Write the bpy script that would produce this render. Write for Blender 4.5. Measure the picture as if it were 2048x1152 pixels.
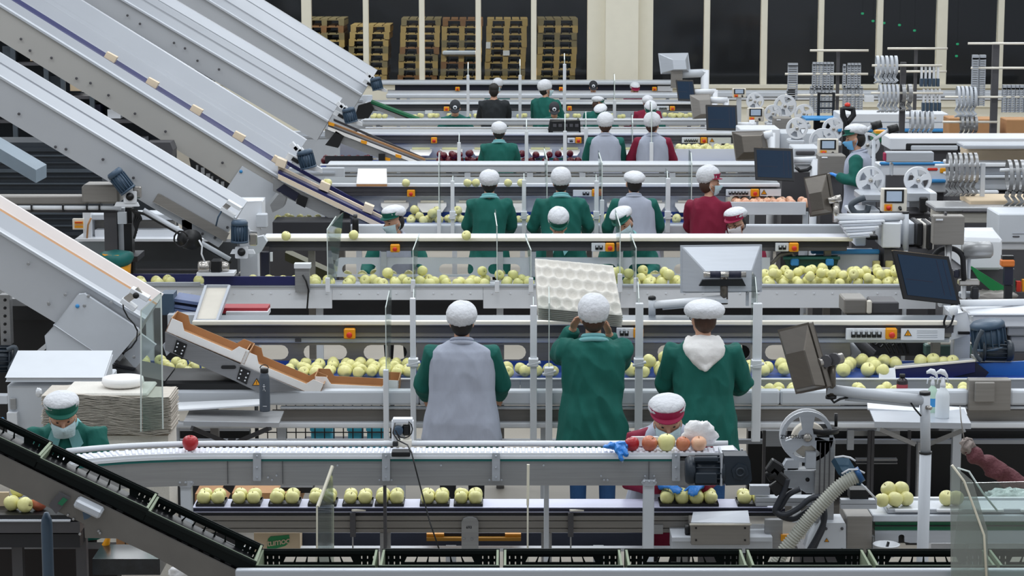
import bpy, bmesh, math, random
from mathutils import Vector, Matrix, noise
from mathutils.geometry import tessellate_polygon
R = random.Random(7)
S = bpy.context.scene
COL = S.collection
for o in list(bpy.data.objects): bpy.data.objects.remove(o)

# ---------------------------------------------------------------- camera, light, exposure
FPX = 4608.0; PITCH = math.radians(8.95); CZ = 4.23
cam_d = bpy.data.cameras.new('camera'); cam = bpy.data.objects.new('camera', cam_d); COL.objects.link(cam)
cam.location = (0, 0, CZ); cam.rotation_euler = (math.pi/2 - PITCH, 0, 0)
cam_d.sensor_width = 36.0; cam_d.lens = 36.0*FPX/2048; cam_d.clip_end = 200
S.camera = cam
S.view_settings.view_transform = 'Standard'; S.view_settings.look = 'None'
S.view_settings.gamma = 1.0; S.view_settings.use_curve_mapping = False
S.view_settings.exposure = 0.12
S.render.film_transparent = False
w = bpy.data.worlds.new('hall_ambient'); S.world = w; w.use_nodes = True
w.node_tree.nodes['Background'].inputs[0].default_value = (0.87, 0.93, 1.0, 1)
w.node_tree.nodes['Background'].inputs[1].default_value = 0.46
def area(name, x, y, z, sx, sy, power, col=(0.93, 0.97, 1.0), rx=0.0):
    l = bpy.data.lights.new(name, 'AREA'); l.shape = 'RECTANGLE'; l.size = sx; l.size_y = sy
    l.energy = power; l.color = col
    o = bpy.data.objects.new(name, l); o.location = (x, y, z); o.rotation_euler = (rx, 0, 0); COL.objects.link(o)
    return o
# rows of hall lamps under the roof
for i, yy in enumerate((9, 15, 21, 27, 33, 39)):
    for xx in (-7.5, 0, 7.5):
        area('ceiling_lamp', xx, yy, 8.5, 5.0, 1.2, 180 if yy > 10 else 125, rx=math.radians(-8))
for xx in (-5, 5):      # unseen lamps added to brighten the pallets behind the glass
    area('pallet_fill_lamp', xx, 44.7, 6.2, 4.0, 0.4, 1000, col=(1.0, 0.88, 0.66), rx=math.radians(38))

# ---------------------------------------------------------------- pixel-plan helpers: a plan drawing read off the photograph, at real depths
_F = Vector((0, math.cos(PITCH), -math.sin(PITCH))); _U = Vector((0, math.sin(PITCH), math.cos(PITCH)))
def ray(px, py): return _F + Vector((1, 0, 0))*((px-1024)/FPX) - _U*((py-576)/FPX)
def W(px, py, Y):
    r = ray(px, py); t = Y/r.y
    return Vector((r.x*t, Y, CZ + r.z*t))
def Wz(px, py, z):
    r = ray(px, py); t = (z-CZ)/r.z
    return Vector((r.x*t, r.y*t, z))
def scale_at(Y): return FPX/(Y*1.01)

def lin(h):
    h = h.lstrip('#'); o = []
    for i in (0, 2, 4):
        c = int(h[i:i+2], 16)/255
        o.append(c/12.92 if c <= 0.04045 else ((c+0.055)/1.055)**2.4)
    return (*o, 1)
MATS = {}
def mat(name, col, rough=0.5, metal=0.0, var=0.06, vscale=6.0, bump=0.0, bscale=60.0, emit=None, estr=0.0, stretch=(1, 1, 1), col2=None, spec=0.5, sheen=0.0):
    if name in MATS: return MATS[name]
    m = bpy.data.materials.new(name); m.use_nodes = True; nt = m.node_tree
    b = nt.nodes['Principled BSDF']; c = lin(col)
    tc = nt.nodes.new('ShaderNodeTexCoord'); mp = nt.nodes.new('ShaderNodeMapping'); mp.inputs['Scale'].default_value = stretch
    nt.links.new(tc.outputs['Object'], mp.inputs[0])
    n = nt.nodes.new('ShaderNodeTexNoise'); n.inputs['Scale'].default_value = vscale; n.inputs['Detail'].default_value = 4
    nt.links.new(mp.outputs[0], n.inputs['Vector'])
    mx = nt.nodes.new('ShaderNodeMix'); mx.data_type = 'RGBA'
    c2 = lin(col2) if col2 else tuple(max(0, k*(1-var*3)) for k in c[:3])+(1,)
    mx.inputs[6].default_value = tuple(min(1, k*(1+var)) for k in c[:3])+(1,) if not col2 else c
    mx.inputs[7].default_value = c2
    nt.links.new(n.outputs['Fac'], mx.inputs[0]); nt.links.new(mx.outputs[2], b.inputs['Base Color'])
    b.inputs['Roughness'].default_value = rough; b.inputs['Metallic'].default_value = metal
    b.inputs['Specular IOR Level'].default_value = spec
    if sheen: b.inputs['Sheen Weight'].default_value = sheen
    if bump:
        n2 = nt.nodes.new('ShaderNodeTexNoise'); n2.inputs['Scale'].default_value = bscale; n2.inputs['Detail'].default_value = 3
        nt.links.new(mp.outputs[0], n2.inputs['Vector'])
        bp = nt.nodes.new('ShaderNodeBump'); bp.inputs['Strength'].default_value = bump; bp.inputs['Distance'].default_value = 0.02
        nt.links.new(n2.outputs['Fac'], bp.inputs['Height']); nt.links.new(bp.outputs[0], b.inputs['Normal'])
    if emit:
        b.inputs['Emission Color'].default_value = lin(emit); b.inputs['Emission Strength'].default_value = estr
    MATS[name] = m; return m
def clear(name, tint, refl=0.07, alpha=0.9, haze=0.0):
    m = bpy.data.materials.new(name); m.use_nodes = True; nt = m.node_tree; nt.nodes.clear()
    out = nt.nodes.new('ShaderNodeOutputMaterial'); t = nt.nodes.new('ShaderNodeBsdfTransparent'); g = nt.nodes.new('ShaderNodeBsdfGlossy')
    t.inputs[0].default_value = (*[k*alpha for k in lin(tint)[:3]], 1); g.inputs['Roughness'].default_value = 0.08
    fr = nt.nodes.new('ShaderNodeLayerWeight'); fr.inputs[0].default_value = 0.25
    mr = nt.nodes.new('ShaderNodeMapRange'); mr.inputs[3].default_value = refl; mr.inputs[4].default_value = 0.6
    nt.links.new(fr.outputs['Fresnel'], mr.inputs[0])
    mx = nt.nodes.new('ShaderNodeMixShader'); nt.links.new(mr.outputs[0], mx.inputs[0])
    nt.links.new(t.outputs[0], mx.inputs[1]); nt.links.new(g.outputs[0], mx.inputs[2])
    if haze:
        df = nt.nodes.new('ShaderNodeBsdfDiffuse'); df.inputs[0].default_value = (.75, .78, .76, 1); m2 = nt.nodes.new('ShaderNodeMixShader'); m2.inputs[0].default_value = haze
        nt.links.new(mx.outputs[0], m2.inputs[1]); nt.links.new(df.outputs[0], m2.inputs[2]); mx = m2
    nt.links.new(mx.outputs[0], out.inputs[0])
    MATS[name] = m; return m

WHITE = mat('white_paint', '#e3e6eb', 0.38, var=0.02)
LIGHT = mat('light_grey_paint', '#c9ced5', 0.42, var=0.03)
PALE = mat('pale_steel', '#b9bec6', 0.36, 0.25, var=0.05, stretch=(0.5, 1, 8))
STEEL = mat('brushed_steel', '#a3a4a6', 0.36, 0.45, var=0.08, stretch=(0.4, 1, 14), bump=0.02)
WARM = mat('warm_steel', '#8f8b86', 0.45, 0.3, var=0.08, stretch=(0.4, 1, 10))
DSTEEL = mat('dark_steel', '#57565a', 0.5, 0.3, var=0.1)
DARK = mat('dark_panel', '#26272d', 0.55, var=0.1)
NAVY = mat('navy_plastic', '#171a33', 0.5, var=0.1)
BLACK = mat('black_plastic', '#0c0d11', 0.45, var=0.1)
RUBBER = mat('black_rubber', '#121318', 0.7, var=0.1)
CHUTE = mat('chute_sheet', '#b9bcc1', 0.4, 0.15, var=0.03, vscale=2, bump=0.02, bscale=200)
CHUTEW = mat('chute_warm_sheet', '#b3b1ad', 0.45, 0.1, var=0.03, vscale=2, bump=0.02, bscale=200)
CHUTEL = mat('chute_cover', '#adb1b8', 0.36, 0.1, var=0.03, vscale=2)
PINK = mat('chute_liner', '#dfd8d6', 0.45, var=0.03)
CREAMLIP = mat('cream_lip', '#efe9dc', 0.3, 0.1, var=0.02)
WALLC = mat('cream_wall', '#efe9d6', 0.7, var=0.02)
FLOORC = mat('floor_screed', '#a8a196', 0.55, var=0.08, vscale=1.5, col2='#938c81')
BELTB = mat('blue_belt', '#2c4f9e', 0.45, var=0.1)
BELTN = mat('navy_belt', '#20245c', 0.45, var=0.1)
BELTW = mat('white_belt', '#dfe1ea', 0.4, var=0.03)
BELTG = mat('green_belt', '#0f6b46', 0.5, var=0.1)
TEAL = mat('teal_strip', '#0f6a66', 0.5, var=0.1)
MOTORB = mat('blue_grey_motor', '#41566b', 0.42, 0.1, var=0.1)
MOTORD = mat('dark_motor', '#28323d', 0.4, 0.1, var=0.1)
CARD = mat('kraft_card', '#b98a5e', 0.75, var=0.08)
CARDL = mat('pale_card', '#d8c3a5', 0.75, var=0.06)
CARDW = mat('white_card', '#f6f4f2', 0.6, var=0.02)
YEL = mat('safety_yellow', '#f2a313', 0.45, var=0.05)
RED = mat('stop_red', '#d8331f', 0.35, var=0.05)
SKY = mat('sky_blue_plastic', '#3f97d8', 0.45, var=0.08)
AQUA = mat('aqua_crate', '#3fa9c4', 0.5, var=0.08)
PULP = mat('moulded_pulp', '#ddd9d1', 0.85, var=0.05, bump=0.2, bscale=80)
WOOD = mat('pallet_wood', '#b08a52', 0.75, var=0.15, vscale=9, stretch=(3, 3, 12), col2='#7d6038')
CLEAR = clear('clear_acrylic', '#eef6f4', 0.08, 0.94, .035)
GLASS = clear('window_glass', '#c3cddc', 0.03, 0.9)
EDGE = mat('acrylic_edge', '#dfe8e4', 0.25, var=0.02)
EDGEC = mat('cream_edge', '#e9e3cf', 0.3, var=0.02)

class MB:
    def __init__(s): s.v = []; s.f = []; s.m = []; s.sm = []
    def add(s, vs, fs, m=0, smooth=False):
        b = len(s.v); s.v += [Vector(p) for p in vs]
        for f in fs: s.f.append(tuple(b+i for i in f)); s.m.append(m); s.sm.append(smooth)
        return s
    def box(s, x0, x1, y0, y1, z0, z1, m=0):
        if x0 > x1: x0, x1 = x1, x0
        if y0 > y1: y0, y1 = y1, y0
        if z0 > z1: z0, z1 = z1, z0
        return s.add([(x0,y0,z0),(x1,y0,z0),(x1,y1,z0),(x0,y1,z0),(x0,y0,z1),(x1,y0,z1),(x1,y1,z1),(x0,y1,z1)],
              [(0,3,2,1),(4,5,6,7),(0,1,5,4),(1,2,6,5),(2,3,7,6),(3,0,4,7)], m)
    def obox(s, c, ax, ay, az, m=0):
        c, ax, ay, az = map(Vector, (c, ax, ay, az))
        p = [c+sx*ax+sy*ay+sz*az for sz in (-1, 1) for sx, sy in ((-1,-1),(1,-1),(1,1),(-1,1))]
        fs = [(0,3,2,1),(4,5,6,7),(0,1,5,4),(1,2,6,5),(2,3,7,6),(3,0,4,7)]
        if ax.cross(ay).dot(az) < 0: fs = [tuple(reversed(f)) for f in fs]
        return s.add(p, fs, m)
    def pbox(s, x0, y0, x1, y1, Y, d, m=0):
        a, b = W(x0, y1, Y), W(x1, y0, Y); mid = W((x0+x1)/2, (y0+y1)/2, Y)
        xa = W(x0, (y0+y1)/2, Y).x; xb = W(x1, (y0+y1)/2, Y).x
        return s.box(xa, xb, Y, Y+d, a.z, b.z, m)
    def bar(s, p, q, w, h, m=0, up=(0, 0, 1)):
        p, q = Vector(p), Vector(q); d = (q-p); a = d.normalized(); up = Vector(up)
        x = a.cross(up)
        if x.length < 1e-4: x = a.cross(Vector((0, 1, 0)))
        x.normalize(); z = x.cross(a)
        return s.obox((p+q)/2, d/2, x*w/2, z*h/2, m)
    def tube(s, pts, r, n=10, m=0, caps=True, closed=False):
        pts = [Vector(p) for p in pts]; k = len(pts)
        rs = r if isinstance(r, (list, tuple)) else [r]*k
        t = []
        for i in range(k):
            a = pts[(i-1) % k] if (i or closed) else pts[0]; b = pts[(i+1) % k] if (i < k-1 or closed) else pts[-1]
            d = b-a; t.append(d.normalized() if d.length > 1e-9 else Vector((0, 0, 1)))
        u = t[0].orthogonal().normalized(); vs = []
        for i in range(k):
            u = (u - t[i]*u.dot(t[i])).normalized(); v = t[i].cross(u)
            for j in range(n):
                an = 2*math.pi*j/n; vs.append(pts[i] + (u*math.cos(an)+v*math.sin(an))*rs[i])
        fs = []
        for i in range(k if closed else k-1):
            for j in range(n):
                a, b = i*n+j, i*n+(j+1) % n; c, d = ((i+1) % k)*n+(j+1) % n, ((i+1) % k)*n+j
                fs.append((a, b, c, d))
        s.add(vs, fs, m, True)
        if caps and not closed:
            b0 = len(s.v)-len(vs)
            s.f.append(tuple(b0+j for j in reversed(range(n)))); s.m.append(m); s.sm.append(False)
            s.f.append(tuple(b0+(k-1)*n+j for j in range(n))); s.m.append(m); s.sm.append(False)
        return s
    def loft(s, rings, m=0, smooth=True, caps=True):
        n = len(rings[0]); vs = [p for r in rings for p in r]; fs = []
        for i in range(len(rings)-1):
            for j in range(n): fs.append((i*n+j, i*n+(j+1) % n, (i+1)*n+(j+1) % n, (i+1)*n+j))
        if caps: fs += [tuple(reversed(range(n))), tuple((len(rings)-1)*n+j for j in range(n))]
        return s.add(vs, fs, m, smooth)
    def lathe(s, prof, n, c, ax=(0, 0, 1), m=0, smooth=True, caps=True):
        c = Vector(c); ax = Vector(ax).normalized(); u = ax.orthogonal().normalized(); v = ax.cross(u)
        return s.loft([[c+ax*z+(u*math.cos(2*math.pi*j/n)+v*math.sin(2*math.pi*j/n))*r for j in range(n)] for r, z in prof], m, smooth, caps)
    def cyl(s, p, q, r, n=14, m=0): return s.tube([p, q], r, n, m)
    def prism(s, poly, ext, holes=(), m=0, ms=None):
        loops = [[Vector(p) for p in poly]] + [[Vector(p) for p in h] for h in holes]; ext = Vector(ext)
        nrm = Vector()
        for i in range(len(loops[0])): nrm += loops[0][i].cross(loops[0][(i+1) % len(loops[0])])
        flip = nrm.dot(ext) > 0
        flat = [p for l in loops for p in l]; n = len(flat)
        tris = tessellate_polygon(loops) if (holes or len(loops[0]) > 4) else [tuple(range(len(loops[0])))]
        if ms is None: ms = m
        def orient(t, want):
            a, b, c = flat[t[0]], flat[t[1]], flat[t[2]]
            return t if ((b-a).cross(c-a).dot(ext) > 0) == want else tuple(reversed(t))
        fr = [orient(tuple(t), False) for t in tris]; bk = [tuple(i+n for i in orient(tuple(t), True)) for t in tris]
        b = len(s.v); s.add(flat+[p+ext for p in flat], fr+bk, m)
        k = 0
        for li, l in enumerate(loops):
            c = len(l); nn = Vector()
            for i in range(c): nn += l[i].cross(l[(i+1) % c])
            fl = (nn.dot(ext) > 0) != (li > 0)
            for i in range(c):
                q = (b+k+i, b+k+(i+1) % c, b+k+(i+1) % c+n, b+k+i+n)
                s.f.append(q if not fl else tuple(reversed(q))); s.m.append(ms); s.sm.append(False)
            k += c
        return s
    def ppoly(s, pts, Y, d, holes=(), m=0, ms=None):
        return s.prism([W(x, y, Y) for x, y in pts], (0, d, 0), [[W(x, y, Y) for x, y in h] for h in holes], m, ms)
    def build(s, name, mats, parent=None, bevel=0.0, seg=1):
        if not isinstance(mats, (list, tuple)): mats = [mats]
        me = bpy.data.meshes.new(name)
        if parent is not None: off = WL[parent.name]
        else:
            xs = [p.x for p in s.v]; ys = [p.y for p in s.v]; zs = [p.z for p in s.v]
            off = Vector(((min(xs)+max(xs))/2, (min(ys)+max(ys))/2, min(zs)))
        me.from_pydata([p-off for p in s.v], [], s.f)
        me.polygons.foreach_set('material_index', s.m); me.polygons.foreach_set('use_smooth', s.sm)
        for mm in mats: me.materials.append(mm)
        me.update()
        o = bpy.data.objects.new(name, me); COL.objects.link(o)
        if parent is not None: o.parent = parent
        else: o.location = off
        WL[o.name] = off
        if bevel:
            bv = o.modifiers.new('bevel', 'BEVEL'); bv.width = bevel; bv.segments = seg; bv.limit_method = 'ANGLE'; bv.angle_limit = math.radians(40)
        return o
WL = {}
def thing(name, label, cat, loc=(0, 0, 0), group=None, kind=None):
    o = bpy.data.objects.new(name, None); o.empty_display_size = 0.1; COL.objects.link(o); o.location = loc
    WL[o.name] = Vector(loc)
    return tag(o, label, cat, group, kind)
def tag(o, label=None, cat=None, group=None, kind=None):
    if label: o['label'] = label
    if cat: o['category'] = cat
    if group: o['group'] = group
    if kind: o['kind'] = kind
    return o
def struct(name, mb, m, parent=None, bevel=0, label=None):
    o = mb.build(name, m, parent, bevel)
    if parent is None: o['kind'] = 'structure'
    if label: o['label'] = label
    return o
def copy_tree(o, loc, rot=None, label=None, group=None, parent=None, depth=0):
    c = o.copy(); COL.objects.link(c)
    if parent is not None: c.parent = parent
    else:
        c.location = loc
        if rot is not None: c.rotation_euler = rot
        if label: c['label'] = label
        if group: c['group'] = group
    for ch in o.children: copy_tree(ch, None, parent=c, depth=depth+1)
    WL[c.name] = Vector(c.location)
    return c
def stadium(x0, y0, x1, y1, n=6):
    r = (y1-y0)/2; cy = (y0+y1)/2; out = []
    for i in range(n+1):
        a = math.pi/2 + math.pi*i/n; out.append((x0+r+r*math.cos(a), cy-r*math.sin(a)))
    for i in range(n+1):
        a = -math.pi/2 + math.pi*i/n; out.append((x1-r+r*math.cos(a), cy-r*math.sin(a)))
    return out
def rrect(x0, y0, x1, y1, r, n=4):
    out = []
    for cx, cy, a0 in ((x0+r, y0+r, math.pi), (x1-r, y0+r, 1.5*math.pi), (x1-r, y1-r, 0), (x0+r, y1-r, 0.5*math.pi)):
        for i in range(n+1):
            a = a0+0.5*math.pi*i/n; out.append((cx+r*math.cos(a), cy+r*math.sin(a)))
    return out
def bolts(mb, pts, Y, r=0.008, m=0):
    for x, y in pts:
        c = W(x, y, Y); mb.lathe([(r, 0), (r, 0.006), (r*0.6, 0.009)], 6, c, (0, -1, 0), m, False)
    return mb

def sheet(mb, p, t, m=0):
    """thin plate from a planar polygon, thickness t along its normal"""
    p = [Vector(q) for q in p]; n = Vector()
    for i in range(len(p)): n += p[i].cross(p[(i+1) % len(p)])
    n.normalize(); return mb.prism(p, n*t, (), m)
# ---------------------------------------------------------------- the hall
struct('floor', MB().box(-16, 16, 4, 60, -0.2, 0), FLOORC)
YW = 44.0
def zx(px, Y=YW): return W(px, 80, Y).x
ZS = W(1024, 163, YW).z; ZT = 3.9
wall = thing('wall_back', None, None, (0, YW, 0), kind='structure')
lw = MB(); lw.box(-16, zx(1307), YW, YW+0.35, 0, ZS); lw.box(zx(1307), 16, YW, YW+0.35, 0, W(1500, 171, YW).z)
lw.build('lower_wall', WALLC, wall)
MB().box(-16, 16, YW, YW+0.35, ZT, 8.5).build('upper_wall', WALLC, wall)
MB().box(zx(1175), zx(1306), YW, YW+0.35, ZS, ZT).build('pier', WALLC, wall)
MB().box(zx(1210), zx(1275), YW-0.25, YW, 0, 8).build('pillar', WALLC, wall)
MB().box(zx(1306), 16, YW-0.08, YW, W(1500, 176, YW).z, W(1500, 169, YW).z).build('window_ledge', WALLC, wall)
def window(name, x0, x1, mull, zb, wide=()):
    t = thing(name, None, None, (zx((x0+x1)/2), YW, zb), kind='structure')
    edges = [x0]
    for a, b in mull:
        MB().box(zx(a), zx(b), YW+0.02, YW+0.2, zb, ZT).build('mullion', WALLC, t, bevel=0.01); edges += [a, b]
    edges.append(x1)
    for a, b in zip(edges[::2], edges[1::2]):
        MB().box(zx(a)+0.005, zx(b)-0.005, YW+0.1, YW+0.112, zb+0.005, ZT-0.005).build('pane', GLASS, t)
    MB().box(zx(x0), zx(x1), YW-0.05, YW+0.25, zb-0.06, zb).build('sill', WALLC, t)
window('window_1', 150, 1175, [(262, 272), (375, 386), (488, 498), (603, 623), (726, 737), (838, 849), (951, 962), (1062, 1073)], ZS)
window('window_2', 1306, 2230, [(1408, 1420), (1522, 1535), (1637, 1648), (1754, 1766), (1874, 1895), (1996, 2008), (2110, 2122)], W(1500, 171, YW).z)
DN = mat('store_dark', '#0a0c14', 0.8, var=0.2)  # near-black colour stands in for the darkness of the store
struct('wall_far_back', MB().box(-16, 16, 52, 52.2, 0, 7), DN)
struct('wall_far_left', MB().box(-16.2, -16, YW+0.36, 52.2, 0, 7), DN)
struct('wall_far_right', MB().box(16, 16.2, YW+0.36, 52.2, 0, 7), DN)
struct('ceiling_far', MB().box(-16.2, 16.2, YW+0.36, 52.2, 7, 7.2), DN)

# ---------------------------------------------------------------- inclined feed chutes
def chute(label, Y, lip0, lip1, xa, xb, xref, prof, mats, width=0.7):
    """prof: (depth m, vertical px offset at xref, material of the strip that ENDS here)"""
    a = W(*lip0, Y); b = W(*lip1, Y); d = (b-a)
    sl = (lip1[1]-lip0[1])/(lip1[0]-lip0[0])
    ly = lambda x: lip0[1]+sl*(x-lip0[0])
    A = W(xa, ly(xa), Y); B = W(xb, ly(xb), Y); ref = W(xref, ly(xref), Y)
    pts = []; ms = []
    for dy, off, m in prof:
        z = W(xref, ly(xref)+off, Y+dy).z - ref.z; pts.append((dy, z)); ms.append(m)
    zmin = pts[0][1]; pts.append((pts[-1][0], zmin)); ms.append(ms[0])
    t = thing('feed_chute', label, 'conveyor', (B.x, Y, B.z+zmin), group=None)
    # one mesh per look: near side wall, flange, cover, liner
    n = len(pts); by = {}
    dn = d.normalized()     # both ends are cut square to the slope
    ra = [A+Vector((0, dy, z))-dn*(z*dn.z) for dy, z in pts]; rb = [B+Vector((0, dy, z))-dn*(z*dn.z) for dy, z in pts]
    names = {0: 'side_wall', 1: 'lip', 2: 'inner_flange', 3: 'cover', 4: 'belt', 5: 'far_flange'}
    for i in range(1, n+1):
        m = ms[i % n] if i < n else ms[0]
        mb = by.setdefault(m, MB()); j = i % n
        mb.add([ra[i-1], ra[j], rb[j], rb[i-1]], [(0, 3, 2, 1)], 0, False)
    mb = by[ms[0]]; mb.add(ra, [tuple(range(n))]); mb.add(rb, [tuple(reversed(range(n)))])
    for k, m_ in by.items():
        m_.build(names[k], mats[k], t)
    def at(x, off, dy=0.0): return W(x, ly(x)+off, Y+dy)
    return t, at, ly
CM = {0: CHUTE, 1: LIGHT, 2: CHUTEL, 3: CHUTEL, 4: BELTN, 5: PINK}
ch1, at1, ly1 = chute('nearest inclined grey chute at the left edge, running down to the white capped hood', 16.2, (0, 469), (277, 636), -90, 288, 100,
    [(0, 112, 0), (0, 0, 0), (-.025, -1, 1), (-.03, -7, 1), (0, -9, 1), (.05, -14, 2), (.16, -43, 2), (.20, -40, 4), (.30, -43, 4), (.31, -46, 5), (.36, -66, 5), (.40, -67, 5)],
    {**CM, 4: CARD})
ch2, at2, ly2 = chute('second inclined grey chute from the front, with two blue motors low on its side', 20.3, (0, 157), (467, 438), -90, 470, 100,
    [(0, 77, 0), (0, 0, 0), (-.03, -1, 1), (-.035, -6, 1), (0, -8, 1), (.08, -27, 2), (.10, -28, 2), (.10, -31, 2), (.22, -46, 3), (.26, -47, 3)], CM)
ch3, at3, ly3 = chute('long middle chute with a navy slot and cream card blocks along its trough', 25.0, (0, 14), (512, 331), -120, 560, 250,
    [(0, 68, 0), (0, 0, 0), (-.03, -1, 1), (-.035, -6, 1), (0, -9, 1), (.06, -27, 2), (.16, -28, 4), (.24, -35, 4), (.25, -37, 3), (.34, -60, 3), (.35, -63, 3), (.37, -63, 3), (.40, -70, 3), (.41, -73, 3), (.55, -105, 3), (.60, -107, 3)], {**CM, 0: CHUTEW})
ch4, at4, ly4 = chute('fourth inclined chute from the front, ridged cover, ending above a card box slide', 31.0, (240, 0), (647, 240), 60, 655, 300,
    [(0, 51, 0), (0, 0, 0), (-.04, -1, 1), (-.045, -5, 1), (0, -7, 1), (.06, -24, 2), (.07, -26, 2), (.07, -29, 2), (.12, -42, 3), (.13, -43, 3), (.13, -45, 3), (.30, -62, 3), (.36, -63, 3)], CM)
ch5, at5, ly5 = chute('farthest and highest inclined chute beside the window wall', 37.0, (410, 0), (712, 186), 200, 722, 600,
    [(0, 44, 0), (0, 0, 0), (-.05, -1, 1), (-.055, -5, 1), (0, -7, 1), (.06, -21, 2), (.07, -23, 2), (.07, -26, 2), (.25, -48, 3), (.26, -49, 3), (.26, -51, 3), (.45, -69, 3), (.5, -70, 3)], CM)
# ---------------------------------------------------------------- sorting lines
XL, XR = 60, 2200
def belt_slab(mb, xa, xb, ya, yb, z, th=0.03, m=0):
    return mb.box(xa, xb, ya, yb, z-th, z, m)
def legs(parent, Y, ztop, pxs, w=0.06, m=None, wpx=None):
    for px in pxs:
        x = W(px, 700, Y).x
        MB().box(x-w/2, x+w/2, Y, Y+w, 0, ztop).build('leg', m or LIGHT, parent)
def stop_box(x, y, w, h, Y, label, left=None, toggles=0):
    """yellow emergency stop box, with a white switch panel to its left when toggles > 0"""
    t = thing('emergency_stop', label, 'stop button', W(x, y+h/2, Y), group=None)
    MB().pbox(x-w/2, y-h/2, x+w/2, y+h/2, Y-0.05, 0.05).build('housing', YEL, t, bevel=0.008)
    c = W(x, y+h*0.06, Y-0.05); r = 0.28*h/scale_at(Y)
    MB().lathe([(r*0.6, 0), (r*0.6, 0.015), (r, 0.018), (r, 0.03), (r*0.8, 0.036)], 14, c, (0, -1, 0)).build('button', RED, t)
    return t
def switch_panel(x0, y0, x1, y1, Y, n, label, sx0=None, sx1=None):
    t = thing('switch_row', label, 'switch box', W((x0+x1)/2, y1, Y))
    MB().pbox(x0, y0, x1, y1, Y-0.03, 0.03).build('plate', WHITE, t, bevel=0.004)
    sx0 = sx0 or x0+4; sx1 = sx1 or x1-4; h = y1-y0
    wd = (sx1-sx0)/n
    for i in range(n):
        cx = sx0+wd*(i+.5)
        s = MB().pbox(cx-wd*.42, y0+h*.30, cx+wd*.42, y0+h*.80, Y-0.045, 0.015).build('switch', BLACK, t, bevel=0.002)
        MB().pbox(cx-wd*.22, y0+h*.18, cx+wd*.22, y0+h*.52, Y-0.062, 0.017).build('toggle', LIGHT, s)
        break_ = 0
    return t

# ---- line A : the near table where three people stand with their backs to the camera
YA = 15.95
A = thing('sorting_table', 'near grey sorting table of the three workers seen from behind', 'table', (0, YA, 0))
for xa, xb in ((340, 838), (838.6, 1180), (1180.6, 1560), (1560.6, 1938), (2020, 2200)):
    MB().pbox(xa, 781, xb, 811, YA, 0.09).build('rail', LIGHT, A, bevel=0.018, seg=2)
MB().pbox(1938, 760, 2022, 822, YA-.03, 0.1).build('drive_cover', WARM, A, bevel=0.006); MB().pbox(1950, 765, 1990, 805, YA-.06, .03).build('drive_lid', WARM, A, bevel=0.006)
MB().pbox(560, 813, XR, 819, YA+.02, .04).build('pipe', LIGHT, A, bevel=.008)
MB().pbox(545, 820, XR, 844, YA+.09, .02).build('recess_panel', WARM, A)
MB().pbox(330, 845, XR, 857, YA+.02, .06).build('lower_tube', WHITE, A, bevel=.012, seg=2)
zt = W(1000, 762, 16.40).z
for xa, xb in ((600, 1040), (1040.5, 1480), (1480.5, 1960), (1961, 2200)):
    MB().pbox(xa, 759, xb, 780, 16.40, .012).build('trough_plate', PALE, A)
MB().pbox(560, 757.5, XR, 760, 16.39, .03).build('plate_edge', WHITE, A)
xl, xr = W(330, 760, YA).x, W(XR, 760, YA).x
belt_slab(MB(), xl, xr, YA+.09, 16.40, W(1000, 785, YA+.09).z-0.06).build('tray_belt', DSTEEL, A)
zA = W(1000, 759, 16.42).z
belt_slab(MB(), W(265, 740, 16.6).x, xr, 16.415, 17.0, zA-0.01).build('apple_belt', BELTB, A)
MB().pbox(255, 722, 1960, 738, 17.0, .02).build('belt_back', BELTB, A)
holesA = [(470, 577), (607, 694), (727, 814), (847, 934), (967, 1052), (1170, 1262), (1315, 1345), (1420, 1500), (1530, 1640)]
MB().ppoly([(420, 686), (1700, 686), (1700, 722), (420, 722)], 17.02, .012, [stadium(a, 690, b, 719) for a, b in holesA]).build('slotted_panel', WARM, A)
MB().pbox(420, 675.5, 1900, 686, 17.0, .05).build('top_pipe', LIGHT, A, bevel=.012, seg=2)
MB().pbox(590, 678, 602, 684, 16.98, .02).build('clamp', DSTEEL, A)
# under frame and mesh behind
legs(A, YA+.1, W(1000, 850, YA).z, (345, 560, 800, 1090, 1290, 1600, 1920))
MB().pbox(330, 880, XR, 888, YA+.75, .05).build('foot_rail', LIGHT, A)
# left dark tub under the white box chute
MB().pbox(328, 762, 545, 806, 15.98, .5).build('dark_tub', BLACK, A, bevel=.02)
MB().ppoly([(225, 740), (330, 762), (328, 800), (240, 790)], 16.02, .5).build('dark_tub', BLACK, A)
# overhead conveyor A
def overhead(label, Y, x0, x1, ytop, ylip0, ylip1, yface0, yface1, mats, xface=None, posts=(), zlegs=None):
    t = thing('overhead_conveyor', label, 'conveyor', (0, Y, 0))
    zl = W(1000, ylip0, Y).z
    k = math.tan(math.atan2(CZ-zl, Y)); Yb = None
    r = ray(1000, ytop); Yb = (zl-CZ)/(r.z/r.y)
    xa, xb = W(x0, ylip0, Y).x, W(x1, ylip0, Y).x
    MB().box(xa, xb, Y+.015, Yb, zl-.03, zl).build('belt', mats[0], t, bevel=.004)
    MB().pbox(x0, ylip0, x1, ylip1, Y-.03, .045).build('lip', mats[1], t, bevel=.008, seg=2)
    MB().pbox(x0+3, ylip1-1, x1-8, (yface0+yface1)/2, Y, .02).build('shade_strip', mats[2], t)  # dark colour of the strip paints in the shadow under the lip
    MB().pbox(x0+(xface or 12), yface0, x1-12, yface1, Y+.01, max(.1, Yb-Y-.03)).build('side_beam', mats[3], t, bevel=.004)
    for px in posts:
        x = W(px, yface0, Y).x; MB().box(x-.03, x+.03, Y+.12, Y+.2, 0, zl-.05).build('post', WARM, t)
    return t, Yb, zl
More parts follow.
